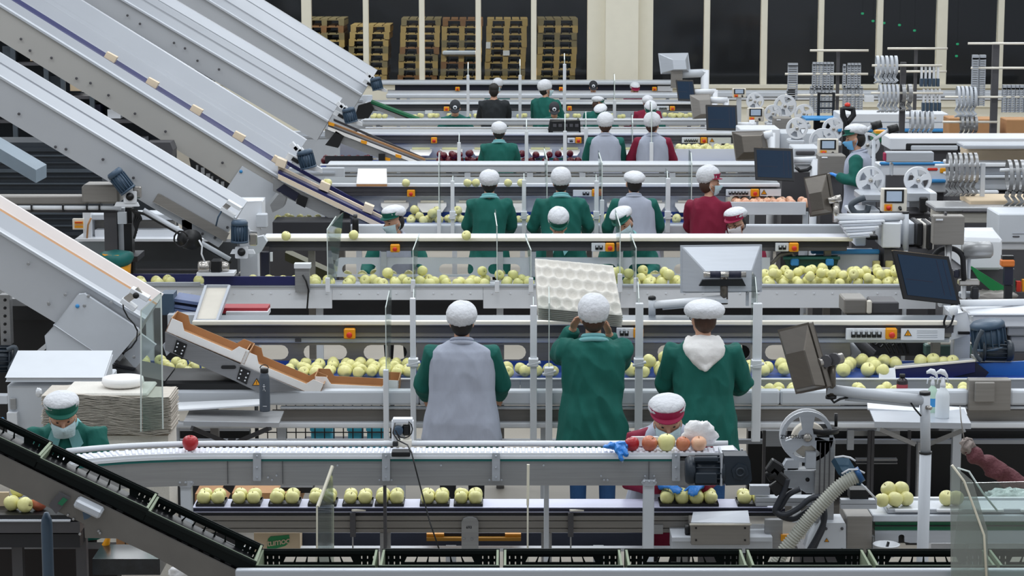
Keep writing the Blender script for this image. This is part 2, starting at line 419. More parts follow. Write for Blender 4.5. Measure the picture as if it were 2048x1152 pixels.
OA, OAb, zOA = overhead('near overhead conveyor with a cream lip behind the three workers', 16.95, 384, 1915, 630, 642, 651, 657, 674, (mat('belt_metal', '#868d95', .35, .4, var=.06, stretch=(.4, 1, 10)), CREAMLIP, DSTEEL, WARM), posts=(420, 1000, 1880))
stop_box(699, 668, 23, 21, 16.95, 'yellow stop box under the near cream lip, left of the worker in the grey vest')
switch_panel(1233, 656, 1268, 676, 16.94, 2, 'small white two-switch panel beside the shoulder of the worker carrying trays', 1239, 1258)
stop_box(1277, 667, 20, 20, 16.94, 'yellow stop box just right of the worker carrying trays')
switch_panel(1692, 657, 1772, 680, 16.94, 6, 'white panel with a row of six black switches under the near lip', 1702, 1764)
stop_box(1783, 668, 23, 22, 16.94, 'yellow stop box between six switches and a warning plate')
wp = thing('warning_plate', 'white plate with a yellow warning triangle under the near lip', 'sign', W(1845, 680, 16.93))
MB().pbox(1802, 657, 1889, 680, 16.92, .01).build('plate', WHITE, wp)
def tri_sign(mbp, cx, cy, h, Y, parent):
    MB().ppoly([(cx, cy-h/2), (cx+h*.6, cy+h/2), (cx-h*.6, cy+h/2)], Y-.004, .004).build('triangle_border', BLACK, parent)
    MB().ppoly([(cx, cy-h*.33), (cx+h*.44, cy+h*.40), (cx-h*.44, cy+h*.40)], Y-.007, .004).build('triangle', YEL, parent)
    m = MB().ppoly([(cx-.05*h, cy-.1*h), (cx+.05*h, cy-.1*h), (cx+.02*h, cy+.18*h), (cx-.02*h, cy+.18*h)], Y-.009, .003)
    m.ppoly([(cx-.04*h, cy+.22*h), (cx+.04*h, cy+.22*h), (cx+.04*h, cy+.3*h), (cx-.04*h, cy+.3*h)], Y-.009, .003).build('exclamation', BLACK, parent)
tri_sign(None, 1816, 665.5, 13, 16.92, wp)
tx = MB()
for yy in (661, 665, 670, 674): tx.pbox(1834, yy, 1875, yy+1.2, 16.918, .003)
tx.build('text_lines', PALE, wp)

# ---- line B
YB = 19.95
Bt = thing('sorting_table', 'second sorting table with a white front panel and a slotted guard, facing masked workers', 'table', (0, YB, 0))
for xa, xb, yb in ((290, 450, 616), (450.5, 664, 617), (664.5, 966, 600), (966.5, 1240, 617), (1240.5, 1700, 616), (1700, 1960, 618)):
    mb = MB().pbox(xa, 573, xb, yb, YB, .02); bolts(mb, [(x, 587) for x in range(int(xa)+18, int(xb)-8, 37)], YB, .009)
    mb.build('front_panel', WHITE, Bt, bevel=.004)
MB().pbox(280, 569, 1820, 575, YB-.02, .05).build('front_rail', PALE, Bt, bevel=.006)
zB = W(1000, 568, YB+.03).z-.05
belt_slab(MB(), W(265, 560, YB).x, W(1800, 560, YB).x, YB+.03, 20.53, zB).build('apple_belt', PALE, Bt)
MB().pbox(255, 548, 415, 569, YB+.3, .02).build('navy_tray', BELTN, Bt)
MB().pbox(256, 565, 400, 572, YB-.03, .03).build('grey_rail', PALE, Bt)
MB().pbox(408, 553, 592, 571, YB-.025, .02).build('blue_guard', BELTN, Bt, bevel=.003)
holesB = [(684, 753), (782, 849), (878, 947), (976, 1041), (1060, 1130), (1150, 1232), (1257, 1324), (1348, 1420), (1440, 1500)]
out = [(668, 554), (668, 530), (672, 520), (681, 515), (1540, 515), (1540, 554)]
MB().ppoly(out, 20.55, .012, [stadium(a, 528, b, 549) for a, b in holesB]).build('slotted_panel', LIGHT, Bt)
for px in (767, 1000, 1066, 1240):
    MB().pbox(px-5, 503, px+6, 553, 20.52, .03).build('bracket', PALE, Bt)
legs(Bt, YB+.1, zB-.1, (300, 460, 640, 1000, 1250, 1690))
MB().pbox(480, 600, 1600, 640, YB+1.0, .02).build('back_skirt', DARK, Bt)
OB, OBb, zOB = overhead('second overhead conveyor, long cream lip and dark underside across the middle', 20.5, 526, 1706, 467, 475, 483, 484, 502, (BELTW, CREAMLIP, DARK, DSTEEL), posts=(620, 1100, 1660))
stop_box(790, 497, 19, 16, 20.5, 'yellow stop box on the dark beam in front of the woman looking left')
switch_panel(1183, 486, 1211, 503, 20.5, 2, 'white two-switch panel on the dark beam in the middle', 1190, 1206)
stop_box(1220, 495, 18, 17, 20.5, 'yellow stop box on the dark beam in the middle')
switch_panel(1551, 486, 1578, 503, 20.5, 2, 'white two-switch panel near the right end of the dark beam', 1557, 1573)
stop_box(1588, 495, 19, 18, 20.5, 'yellow stop box near the right end of the dark beam')

# ---- line C
YC = 24.45
C = thing('sorting_table', 'third sorting table where four workers stand with their backs to the camera', 'table', (0, YC, 0))
for xa, xb in ((700, 908), (908.6, 1180), (1180.6, 1390), (1390.6, 1700)):
    MB().pbox(xa, 450, xb, 474, YC, .1).build('rail', LIGHT, C, bevel=.015, seg=2)
MB().pbox(640, 446, 1450, 449, YC+.42, .02).build('plate_edge', WHITE, C)
zC = W(1000, 447, YC+.45).z-.01
belt_slab(MB(), W(560, 440, YC).x, W(1450, 440, YC).x, YC+.1, 25.40, zC).build('apple_belt', BELTB, C)
MB().pbox(650, 424, 1450, 434, 25.38, .015).build('belt_back', BELTB, C)
holesC = [(762, 818), (835, 893), (912, 972), (990, 1050), (1075, 1130), (1214, 1268), (1278, 1330), (1350, 1420)]
MB().ppoly([(690, 393), (1450, 393), (1450, 425), (690, 425)], 25.40, .012).build('rear_panel', LIGHT, C)
for a, b in holesC: m = MB(); sheet(m, [W(a, 404, 25.39), W(b, 404, 25.39), W(b, 412, 25.32), W(b-9, 424, 25.20), W(a+9, 424, 25.20), W(a, 412, 25.32)], .01); m.build('bright_opening', CARDW, C); MB().pbox(a+6, 401, b-6, 405, 25.37, .02).build('opening_edge', CREAMLIP, C)  # white plates, tilted to catch light, stand in for bright openings
MB().pbox(690, 391.5, 1460, 394, 25.38, .04).build('top_pipe', WHITE, C)
MB().pbox(545, 443, 700, 470, YC-.02, .4).build('dark_tub', DARK, C, bevel=.01)
legs(C, YC+.12, zC-.1, (720, 1000, 1320, 1600))
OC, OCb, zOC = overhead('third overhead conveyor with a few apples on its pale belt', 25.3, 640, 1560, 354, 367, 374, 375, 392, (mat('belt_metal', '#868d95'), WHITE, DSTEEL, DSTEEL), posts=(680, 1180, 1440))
stop_box(822, 387, 16, 14, 25.3, 'small yellow stop box below the third overhead conveyor at left')
switch_panel(1146, 380, 1184, 393, 25.3, 2, 'white two-switch panel behind the second green worker of the middle row', 1165, 1179)
stop_box(1191, 386, 14, 15, 25.3, 'yellow stop box right beside the two-switch panel of the third line')
switch_panel(1452, 379, 1502, 392, 25.28, 6, 'white six-switch panel above the peach coloured apples', 1457, 1497)
stop_box(1510, 386, 17, 15, 25.28, 'yellow stop box above the peach coloured apples')
wp = thing('warning_plate', 'white plate with a yellow triangle above the peach coloured apples', 'sign', W(1550, 392, 25.25))
MB().pbox(1520, 378, 1562, 392, 25.26, .01).build('plate', WHITE, wp); tri_sign(None, 1528, 384, 10, 25.26, wp)
pc = thing('apple_trough', 'white trough heaped with peach coloured apples beside a grey monitor back', 'trough', (W(1530, 430, 25).x, 25.0, 0))
MB().pbox(1455, 404, 1612, 430, 25.0, .02).build('front_panel', WHITE, pc, bevel=.004)
zP = W(1530, 405, 25.03).z-.06
belt_slab(MB(), W(1455, 404, 25).x, W(1612, 404, 25).x, 25.02, 25.5, zP).build('floor_plate', PALE, pc)
for px in (1462, 1606): legs(pc, 25.05, zP-.05, (px,))
bx = thing('white_carton', 'white carton lid lying on the third overhead conveyor', 'box', W(743, 372, 25.22))
MB().pbox(713, 368, 774, 373, 25.25, .02).build('front_edge', CARD, bx)
MB().prism([W(713, 368, 25.25), W(774, 368, 25.25), W(773, 340, 25.55), W(716, 340, 25.55)], (0, .01, .015)).build('lid', CARDW, bx)

# ---- line D, white trunk behind the third line
D = thing('trunk_conveyor', 'white conveyor trunk with cable pipe below it, behind the third line', 'conveyor', (0, 27.8, 0))
MB().pbox(652, 330, 1600, 345, 27.8, .5).build('trunk', LIGHT, D, bevel=.02, seg=2)
MB().pbox(640, 329, 1600, 331, 27.78, .06).build('top_edge', WHITE, D)
MB().pbox(655, 347, 1580, 352, 27.85, .06).build('pipe', LIGHT, D, bevel=.015, seg=2)
MB().pbox(655, 353, 1500, 362, 28.1, .05).build('lower_panel', WARM, D)
legs(D, 27.95, W(1000, 345, 27.8).z, (720, 910, 1045, 1180, 1320, 1500))
for k, px in enumerate((935, 1060, 1165, 1345)):
    MB().pbox(px-6, 346, px+6, 356, 27.8, .03).build('clamp', LIGHT, D)

# ---- line E
YE = 30.95
E = thing('sorting_table', 'fourth sorting table with dark red apples on its belt', 'table', (0, YE, 0))
for xa, xb in ((720, 1100), (1100.5, 1480)):
    MB().pbox(xa, 329, xb, 345, YE, .1).build('rail', LIGHT, E, bevel=.015)
zE = W(1000, 327, YE+.4).z-.01
belt_slab(MB(), W(640, 320, YE).x, W(1480, 320, YE).x, YE+.1, 31.95, zE).build('apple_belt', BELTB, E)
holesE = [(820, 864), (880, 925), (945, 1000), (1058, 1104), (1118, 1160), (1240, 1275), (1340, 1380)]
MB().ppoly([(680, 287), (1420, 287), (1420, 316), (680, 316)], 31.95, .012).build('rear_panel', LIGHT, E)
for a, b in holesE: m = MB(); sheet(m, [W(a, 298, 31.94), W(b, 298, 31.94), W(b, 303, 31.86), W(b-6, 311, 31.72), W(a+6, 311, 31.72), W(a, 303, 31.86)], .01); m.build('bright_opening', CARDW, E); MB().pbox(a+4, 295, b-4, 299, 31.91, .02).build('opening_edge', mat('pale_yellow', '#e6e6b0', .6), E)  # added white plates imitate the bright openings of this panel
MB().pbox(650, 312, 745, 327, YE+.2, .02).build('dark_plate', DARK, E)
legs(E, YE+.12, zE-.1, (760, 1150, 1440))
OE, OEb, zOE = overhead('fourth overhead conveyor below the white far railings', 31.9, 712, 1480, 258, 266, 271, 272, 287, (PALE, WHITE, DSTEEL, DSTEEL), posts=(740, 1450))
stop_box(868, 281, 12, 12, 31.85, 'small orange stop box on the fourth conveyor at left')
switch_panel(1135, 276, 1150, 286, 31.85, 2, 'tiny switch panel on the fourth conveyor under the black crate')
stop_box(1157, 281, 12, 12, 31.85, 'small orange stop box under the black crate')
switch_panel(1364, 275, 1400, 286, 31.85, 6, 'white six-switch panel left of the warning plate on the fourth line')
stop_box(1408, 281, 13, 12, 31.85, 'small orange stop box beside the six switches of the fourth line')
wp = thing('warning_plate', 'small white warning plate on the fourth conveyor', 'sign', W(1430, 287, 31.8))
MB().pbox(1416, 275, 1462, 287, 31.82, .01).build('plate', WHITE, wp); tri_sign(None, 1424, 280, 8, 31.82, wp)
yt = thing('apple_trough', 'white trough of yellow apples at the right end of the fourth line', 'trough', (W(1390, 300, 31.4).x, 31.4, 0))
MB().pbox(1352, 298, 1472, 328, 31.2, .02).build('front_panel', WHITE, yt)
belt_slab(MB(), W(1352, 298, 31.2).x, W(1472, 298, 31.2).x, 31.22, 31.9, W(1400, 298, 31.2).z-.06).build('floor_plate', PALE, yt)

# ---- line F rail
Fr = thing('trunk_conveyor', 'white conveyor trunk and pipes in front of the far row of workers', 'conveyor', (0, 34.6, 0))
MB().pbox(725, 240, 1420, 250, 34.6, .3).build('trunk', LIGHT, Fr, bevel=.02, seg=2)
MB().pbox(725, 239, 1420, 241, 34.58, .06).build('top_edge', WHITE, Fr)
MB().pbox(730, 254, 1420, 258, 34.6, .06).build('pipe', WHITE, Fr, bevel=.015)
MB().pbox(735, 260, 1420, 263, 34.7, .05).build('lower_pipe', PALE, Fr)
legs(Fr, 34.75, W(1000, 250, 34.6).z, (760, 1050, 1160, 1265, 1400))
# ---- line G
YG = 38.5
G = thing('sorting_table', 'farthest sorting table with yellow apples, below the dark windows', 'table', (0, YG, 0))
MB().pbox(720, 241, 1400, 252, YG, .1).build('rail', LIGHT, G, bevel=.015)
zG = W(1000, 240, YG+.3).z
belt_slab(MB(), W(720, 235, YG).x, W(1400, 235, YG).x, YG+.1, 39.36, zG).build('apple_belt', PALE, G)
MB().pbox(730, 222, 1395, 240, 39.38, .015).build('grey_panel', PALE, G)
MB().pbox(850, 221, 865, 228, 39.34, .03).build('white_block', WHITE, G); MB().pbox(945, 221, 960, 228, 39.34, .03).build('white_block', WHITE, G)
legs(G, YG+.12, zG-.1, (800, 1200))
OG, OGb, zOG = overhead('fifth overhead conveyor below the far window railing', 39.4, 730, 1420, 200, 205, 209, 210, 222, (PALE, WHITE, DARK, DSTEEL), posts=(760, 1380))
stop_box(893, 218, 11, 9, 39.35, 'tiny orange stop box beside the capped worker at far left')
stop_box(1139, 217, 9, 9, 39.35, 'tiny orange stop box beside the far dark capped worker')
switch_panel(1314, 212, 1338, 221, 39.35, 5, 'tiny white switch panel at the right end of the fifth line')
stop_box(1345, 217, 10, 9, 39.35, 'tiny orange stop box at the right end of the fifth line')
yt = thing('apple_trough', 'pale trough of yellow apples at the right end of the farthest line', 'trough', (W(1355, 240, 38.8).x, 38.8, 0))
MB().pbox(1325, 236, 1395, 245, 38.75, .02).build('front_panel', WHITE, yt)
belt_slab(MB(), W(1325, 236, 38.8).x, W(1395, 236, 38.8).x, 38.78, 39.5, W(1350, 236, 38.8).z-.03).build('floor_plate', PALE, yt)
# ---- line H below the windows
Hh = thing('trunk_conveyor', 'farthest white conveyor rail directly below the windows', 'conveyor', (0, 41.0, 0))
MB().pbox(772, 188, 1400, 197, 41.0, .4).build('trunk', LIGHT, Hh, bevel=.02)
MB().pbox(775, 199, 1400, 203, 41.0, .05).build('pipe', WHITE, Hh)
legs(Hh, 41.1, W(1000, 197, 41.0).z, (800, 1120, 1330))
Hu = thing('overhead_conveyor', 'sixth conveyor against the window wall with a navy underside', 'conveyor', (0, 42.4, 0))
MB().pbox(760, 163, 1350, 170, 42.4, .5).build('top_rail', LIGHT, Hu, bevel=.015)
MB().pbox(790, 170, 1345, 181, 42.5, .3).build('navy_beam', NAVY, Hu)
MB().pbox(775, 181, 1345, 189, 42.5, .2).build('white_strip', WHITE, Hu)
MB().pbox(1315, 172, 1345, 182, 42.46, .04).build('end_panel', WHITE, Hu)
legs(Hu, 42.6, W(1000, 185, 42.5).z, (820, 1180, 1330))
stop_box(915, 178, 9, 8, 42.45, 'tiny orange stop box on the navy beam at left')
stop_box(1122, 178, 8, 8, 42.45, 'tiny orange stop box on the navy beam in the middle')
stop_box(1309, 178, 9, 8, 42.45, 'tiny orange stop box on the navy beam at its right end')
# ---------------------------------------------------------------- people
SKIN = mat('skin', '#c99a80', 0.5, var=0.05)
HAIRD = mat('dark_hair', '#1d1714', 0.6, var=0.2, stretch=(20, 20, 2))
HAIRB = mat('brown_hair', '#4a2f20', 0.6, var=0.2, stretch=(20, 20, 2))
COATG = mat('green_cotton', '#046056', 0.85, var=0.10, vscale=5, bump=0.45, bscale=9, stretch=(1.5, 1.5, .6))
COATM = mat('maroon_cotton', '#820d34', 0.85, var=0.10, vscale=5, bump=0.45, bscale=9, stretch=(1.5, 1.5, .6))
COATK = mat('dark_jacket', '#1c2227', 0.8, var=0.1, bump=0.4, bscale=9)
VEST = mat('grey_vest_cloth', '#a9afbf', 0.85, var=0.05, vscale=5, bump=0.45, bscale=8, stretch=(1.5, 1.5, .5))
CAPW = mat('white_net', '#dcdee3', 0.85, var=0.05, bump=0.5, bscale=35)
CAPD = mat('dark_cap', '#2b2d33', 0.8, var=0.1)
TEALC = mat('teal_collar', '#7fbcc0', 0.8, var=0.05)
BRIMG = mat('green_brim', '#0c6455', 0.7, var=0.06)
BRIMM = mat('maroon_brim', '#a3184a', 0.7, var=0.06)
MASKM = mat('mask_cloth', '#c3dbe2', 0.75, var=0.04, bump=0.2)
MASKW = mat('white_mask', '#e4dfe2', 0.75, var=0.04, bump=0.2)
JEANS = mat('jeans', '#1f4c7d', 0.85, var=0.1, bump=0.3, bscale=30)
TROUS = mat('black_trousers', '#14161c', 0.85, var=0.1)
SHOE = mat('shoe', '#191a1e', 0.6)
GLOVE = mat('blue_glove', '#2f86dc', 0.4, var=0.06, bump=0.3, bscale=40)
EYE = mat('eye', '#15100e', 0.2); BROW = mat('brow', '#2b1c14', 0.8)
HOOD = mat('white_hood', '#e6e4e2', 0.9, var=0.04, bump=0.5, bscale=14)

TMP = bpy.data.scenes.new('workbench')
def remesh(mb, voxel, name, smooth=4, fac=0.5):
    me = bpy.data.meshes.new(name); me.from_pydata(mb.v, [], mb.f); me.update()
    o = bpy.data.objects.new(name, me); TMP.collection.objects.link(o)
    r = o.modifiers.new('r', 'REMESH'); r.mode = 'VOXEL'; r.voxel_size = voxel; r.use_smooth_shade = True
    if smooth:
        s = o.modifiers.new('s', 'SMOOTH'); s.iterations = smooth; s.factor = fac
    vl = TMP.view_layers[0]; vl.update(); dg = vl.depsgraph
    out = bpy.data.meshes.new_from_object(o.evaluated_get(dg))
    bpy.data.objects.remove(o); bpy.data.meshes.remove(me); out.name = name
    return out
def ering(c, rx, ry, n=16, ax=None, ay=None, sq=1.0):
    ax = ax or Vector((1, 0, 0)); ay = ay or Vector((0, 1, 0)); out = []
    for j in range(n):
        a = 2*math.pi*j/n; ca, sa = math.cos(a), math.sin(a)
        ca = math.copysign(abs(ca)**sq, ca); sa = math.copysign(abs(sa)**sq, sa)
        out.append(Vector(c)+ax*rx*ca+ay*ry*sa)
    return out
def ellip(mb, c, rx, ry, rz, M=None, n=14, k=8, m=0):
    rings = []
    for i in range(1, k):
        t = math.pi*i/k; z = -math.cos(t)*rz; q = math.sin(t)
        rings.append([Vector((c[0]+rx*q*math.cos(2*math.pi*j/n), c[1]+ry*q*math.sin(2*math.pi*j/n), c[2]+z)) for j in range(n)])
    if M: rings = [[M(p) for p in r] for r in rings]
    return mb.loft(rings, m)
def ik(Sh, T, a, b, hint):
    d = T-Sh; L = min(d.length, a+b-0.005); u = d.normalized(); T = Sh+u*L
    x = (a*a-b*b+L*L)/(2*L); h = math.sqrt(max(0, a*a-x*x)); hp = hint-u*hint.dot(u)
    return Sh+u*x+hp.normalized()*h, T
def hand(mb, Wr, d, side, k=1.0, curl=0.55, up=Vector((0, 0, 1))):
    """palm, four unequal fingers with knuckle bends and a side thumb; Wr wrist, d forearm direction"""
    d = d.normalized(); x = d.cross(up)
    if x.length < .05: x = Vector((1, 0, 0))
    x.normalize(); nrm = x.cross(d)
    mb.loft([ering(Wr+d*t*k, wx*k, wy*k, 10, x, nrm) for t, wx, wy in ((-.02, .026, .02), (.02, .032, .018), (.06, .040, .017), (.085, .039, .015), (.095, .030, .011))])
    for i, (o, L) in enumerate(((-.030, .066), (-.010, .076), (.010, .072), (.029, .058))):
        p = Wr+(d*.085+x*o*1.0)*k; pts = [p-d*.012*k, p]; dd = d.copy(); a = curl*(.7+.1*i)
        for f in (.45, .32, .23):
            dd = (dd*math.cos(a)-nrm*math.sin(a)).normalized(); nn = x.cross(dd); p = p+dd*L*f*k; pts.append(p.copy()); nrm_, a = nn, a
        mb.tube(pts, [.0095*k, .0098*k, .009*k, .008*k, .0065*k], 8)
    s = -side
    p = Wr+(d*.025+x*s*.030)*k; td = (d*.75+x*s*.6-nrm*.25).normalized()
    mb.tube([p-td*.01*k, p+td*.032*k, p+(td*.06+d*.012-nrm*.008)*k, p+(td*.072+d*.028-nrm*.014)*k], [.013*k, .0115*k, .010*k, .007*k], 8)

def person(label, px, py, Y, facing='away', yaw=0.0, lean=0.1, head=(0, 0, 0), hands=((-.2, .42, 1.05), (.2, .42, 1.05)), coat='green', vest=False, cap='bouffant', capmat=None, brim=None, mask=None,
           collar=None, hair=None, trousers=None, wd=1.0, fine=False, gloves=False, hood=False, glasses=False, bare=False, badge=False, zfloor=0.0, group=None, roll=0.0, bow=0.0, eyes=None, skin=None, hem=.62):
    yaw = yaw + (math.pi if facing == 'camera' else 0)
    cl, sl = math.cos(lean), math.sin(lean)
    def T(p):    # torso lean about the hips
        p = Vector(p); z = p.z-.95; f = max(0.0, min(1.0, (p.z-.80)/.25)); f = f*f*(3-2*f)
        x = p.x+roll*max(0, z)
        return p+Vector((x-p.x, f*(sl*z + p.y*(cl-1)), f*(cl*z-z - sl*p.y*0.6)))
    hm = Matrix.Rotation(head[0], 3, 'Z') @ Matrix.Rotation(-head[1], 3, 'X') @ Matrix.Rotation(head[2], 3, 'Y')
    pv = Vector((0, .012, 1.49))
    bo = Vector((0, bow, -bow*.85))
    def Hh(p): return T(pv)+bo+hm @ (Vector(p)-pv)
    skinm = skin or SKIN
    b = MB(); ts = trousers or TROUS
    for s in (-1, 1):
        b.tube([(s*.085, 0, 1.0), (s*.098, .005, .86), (s*.102, .015, .68), (s*.102, .02, .48), (s*.102, -.005, .33), (s*.102, -.005, .12), (s*.102, -.005, .06)], [.08, .098, .082, .062, .058, .042, .04], 12)
        b.loft([ering((s*.105, y, z), rx, rz, 10, Vector((1, 0, 0)), Vector((0, 0, 1))) for y, rx, rz, z in ((-.075, .02, .02, .035), (-.06, .034, .035, .04), (0, .04, .042, .045), (.08, .045, .032, .034), (.14, .04, .025, .027), (.17, .02, .014, .018))])
    b.loft([[T(p) for p in ering((0, y, z), rx*wd, ry, 16)] for z, rx, ry, y in ((.84, .12, .09, 0), (.92, .17, .115, 0), (1.05, .15, .105, .005), (1.2, .155, .115, .005), (1.33, .17, .11, 0), (1.41, .15, .085, -.01), (1.46, .07, .06, -.005), (1.48, .04, .04, 0))])
    nk = T((0, -.005, 1.40)); n2 = Hh((0, .018, 1.53))
    b.tube([nk, (nk+n2)/2, n2], [.062, .056, .055], 12)
    ellip(b, (0, .012, 1.615), .076, .096, .112, Hh, 18, 10); ellip(b, (0, .05, 1.55), .056, .062, .062, Hh, 14, 8)
    b.tube([Hh(p) for p in ((0, .100, 1.622), (0, .118, 1.597), (0, .128, 1.575), (0, .108, 1.566))], [.010, .012, .016, .012], 8)
    b.tube([Hh(p) for p in ((-.05, .090, 1.634), (-.02, .106, 1.638), (.02, .106, 1.638), (.05, .090, 1.634))], .011, 8)
    for s in (-1, 1): ellip(b, (s*.079, .008, 1.588), .012, .02, .033, Hh, 10, 6)
    if not mask:
        b.tube([Hh((-.022, .098, 1.538)), Hh((0, .108, 1.540)), Hh((.022, .098, 1.538))], [.006, .010, .006], 8)
    arms = []
    for s, hd in zip((-1, 1), hands):
        Sh = T((s*.172*wd, -.005, 1.385)); tgt = Vector(hd)
        El, Wr = ik(Sh, tgt, .29, .255, Vector((s*.55, -.30, -.85)) if hd[2] < 1.3 else Vector((s*.42, -.1, -1)))
        arms.append((s, Sh, El, Wr)); b.tube([Sh, Sh.lerp(El, .5), El, El.lerp(Wr, .4), Wr], [.054, .048, .042, .038, .028], 12)
        hand(b, Wr, Wr-El, s, .96 if gloves else 1.0)
    vox = (.0065 if (fine or bare) else .0115)
    me = remesh(b, vox, 'person', 3)
    for m_ in (skinm, ts, SHOE, GLOVE): me.materials.append(m_)
    wr = [(a[3]+(a[3]-a[2]).normalized()*.07) for a in arms]
    for p in me.polygons:
        c = p.center; near = min((c-q).length for q in wr)
        p.material_index = (3 if gloves else 0) if near < .125 and c.z > .6 else (2 if c.z < .085 else (1 if c.z < 1.1 and near > .1 else 0)); p.use_smooth = True
    o = bpy.data.objects.new('person', me); COL.objects.link(o); WL[o.name] = Vector((0, 0, 0))
    tag(o, label, 'person', group)
    def part(name, me_or_mb, mats, bev=0):
        if isinstance(me_or_mb, MB): q = me_or_mb.build(name, mats, o, bev)
        else:
            q = bpy.data.objects.new(name, me_or_mb); COL.objects.link(q); q.parent = o; me_or_mb.materials.append(mats); WL[q.name] = Vector((0, 0, 0))
        return q
    CM_ = {'green': COATG, 'maroon': COATM, 'dark': COATK, 'grey': VEST}[coat]
    # coat with sleeves
    prof = ((hem, .235, .165, .01), (hem+.02, .24, .17, .01), (.80, .225, .16, .005), (.95, .205, .15, 0), (1.08, .186, .138, .005), (1.22, .195, .142, .005), (1.34, .202, .13, 0), (1.41, .178, .104, -.01), (1.455, .098, .078, -.012), (1.47, .06, .06, -.01))
    cb = MB().loft([[T(p) for p in ering((0, y, z), rx*wd, ry, 20, sq=.9)] for z, rx, ry, y in prof])
    for s, Sh, El, Wr in arms:
        cb.tube([Sh-Vector((s*.03, 0, .01)), Sh, Sh.lerp(El, .5), El, El.lerp(Wr, .5), El.lerp(Wr, .93)], [.07, .084, .076, .070, .06, .052], 14)
    cm = remesh(cb, .0095 if Y < 17 else .016, 'coat', 4)
    amp = .022
    def wrinkle(me_, amp, seed):
        n = len(me_.vertices); nr = [0.0]*(3*n); co = [0.0]*(3*n)
        me_.vertices.foreach_get('normal', nr); me_.vertices.foreach_get('co', co)
        for i in range(0, 3*n, 3):
            x, y, z = co[i:i+3]
            q = noise.noise((x*7+seed, y*6, z*4.5+x*5)); r = noise.noise((x*9-seed, y*8, z*3.0-x*4)); k = amp*((.55-abs(q)*1.9)*.8+(.45-abs(r)*1.6)*.6+noise.noise((x*16+seed, y*14, z*9))*.25)
            co[i] = x+nr[i]*k; co[i+1] = y+nr[i+1]*k; co[i+2] = z+nr[i+2]*k
        me_.vertices.foreach_set('co', co); me_.update()
        for p in me_.polygons: p.use_smooth = True
    wrinkle(cm, amp if not vest else .009, px*.013)
    part('coat', cm, CM_)
    if vest:
        vp = ((.755, .262, .178, .01), (.77, .265, .18, .01), (.90, .245, .17, .005), (1.02, .222, .157, .004), (1.12, .212, .152, .005), (1.25, .216, .156, .005), (1.345, .214, .146, 0), (1.40, .198, .125, -.008), (1.44, .14, .098, -.012), (1.468, .085, .08, -.012))
        vb = MB().loft([[T(p) for p in ering((0, y, z), rx*wd, ry, 20, sq=.85)] for z, rx, ry, y in vp])
        vm = remesh(vb, .0095 if Y < 17 else .016, 'vest', 3); wrinkle(vm, .009, px*.017+3); part('vest', vm, VEST)
    if collar or vest:
        cmk = collar or VEST; n = 18; rings = []
        cc = MB()
        pts = [T((math.cos(a)*.072, math.sin(a)*.066-.006, 1.472-.02*math.sin(a))) for a in [2*math.pi*i/n for i in range(n)]]
        pts2 = [T((math.cos(a)*.094, math.sin(a)*.086-.012, 1.438-.03*math.sin(a))) for a in [2*math.pi*i/n for i in range(n)]]
        cc.tube(pts, .015, 8, closed=True); cc.tube(pts2, .017, 8, closed=True)
        cc.add(pts+pts2, [(i, (i+1) % n, n+(i+1) % n, n+i) for i in range(n)], 0, True)
        if facing == 'camera' and collar:
            for s in (-1, 1):
                cc.prism([T((s*.015, .09, 1.45)), T((s*.085, .075, 1.46)), T((s*.12, .115, 1.37)), T((s*.06, .145, 1.30))], (0, .014, .004))
        part('collar', cc, cmk)
    if hood:
        hb = MB(); hb.loft([[T(p) for p in ering((0, y, z), rx, ry, 18)] for z, rx, ry, y in ((1.49, .075, .07, -.015), (1.455, .125, .10, -.045), (1.41, .15, .11, -.07), (1.36, .135, .095, -.095), (1.30, .09, .06, -.115), (1.26, .04, .03, -.115))])
        hb.tube([T((-.10, .03, 1.47)), T((-.13, -.06, 1.43)), T((-.09, -.15, 1.34)), T((0, -.17, 1.27)), T((.09, -.15, 1.34)), T((.13, -.06, 1.43)), T((.10, .03, 1.47))], .018, 8)
        hm_ = remesh(hb, .012, 'hood', 3); wrinkle(hm_, .012, 5.0); part('hood', hm_, HOOD)
    # hair under the cap
    if hair:
        hb = MB(); ellip(hb, (0, -.022, 1.60), .081, .082, .098, Hh, 18, 10); part('hair', hb, hair)
    # cap
    dims = {'bouffant': (.112, .128, .088, 1.668, -.012, .20), 'tall': (.112, .128, .106, 1.672, -.012, .18), 'beret': (.142, .148, .072, 1.672, -.02, .10), 'cap': (.088, .105, .085, 1.66, .0, .0), 'slouch': (.116, .130, .064, 1.672, -.014, .15)}[cap]
    rx, ry, rz, cz, cy, tilt = dims
    tm = Matrix.Rotation(tilt if not brim else .12, 3, 'X')
    t0 = -.55
    if brim: cz = 1.712; cy = -.008
    cbm = MB(); n = 44; k = 11; rings = []
    for i in range(k+1):
        ring = []
        for j in range(n):
            a = 2*math.pi*j/n; ts = t0 if not brim else -.50+.36*math.sin(a)
            t = ts+(math.pi/2-.03-ts)*i/k; q = math.cos(t); zz = math.sin(t)*rz*(1.0 if t > 0 else 1.25); low = max(0, min(1, (.35-t)/.7))
            rip = 1+low*.03*math.sin(a*16+px)+.05*noise.noise(Vector((math.cos(a)*1.6+px, math.sin(a)*1.6, t*1.8)))
            if cap == 'cap': rip = 1
            ring.append(Hh(Vector((0, cy, cz))+tm @ Vector((rx*q*math.cos(a)*rip, ry*q*math.sin(a)*rip, zz*rip))))
        rings.append(ring)
    cbm.loft(rings); part('cap', cbm, capmat or CAPW)
    top = max((p.z for r in rings for p in r)); tp = max((p for r in rings for p in r), key=lambda p: p.z)
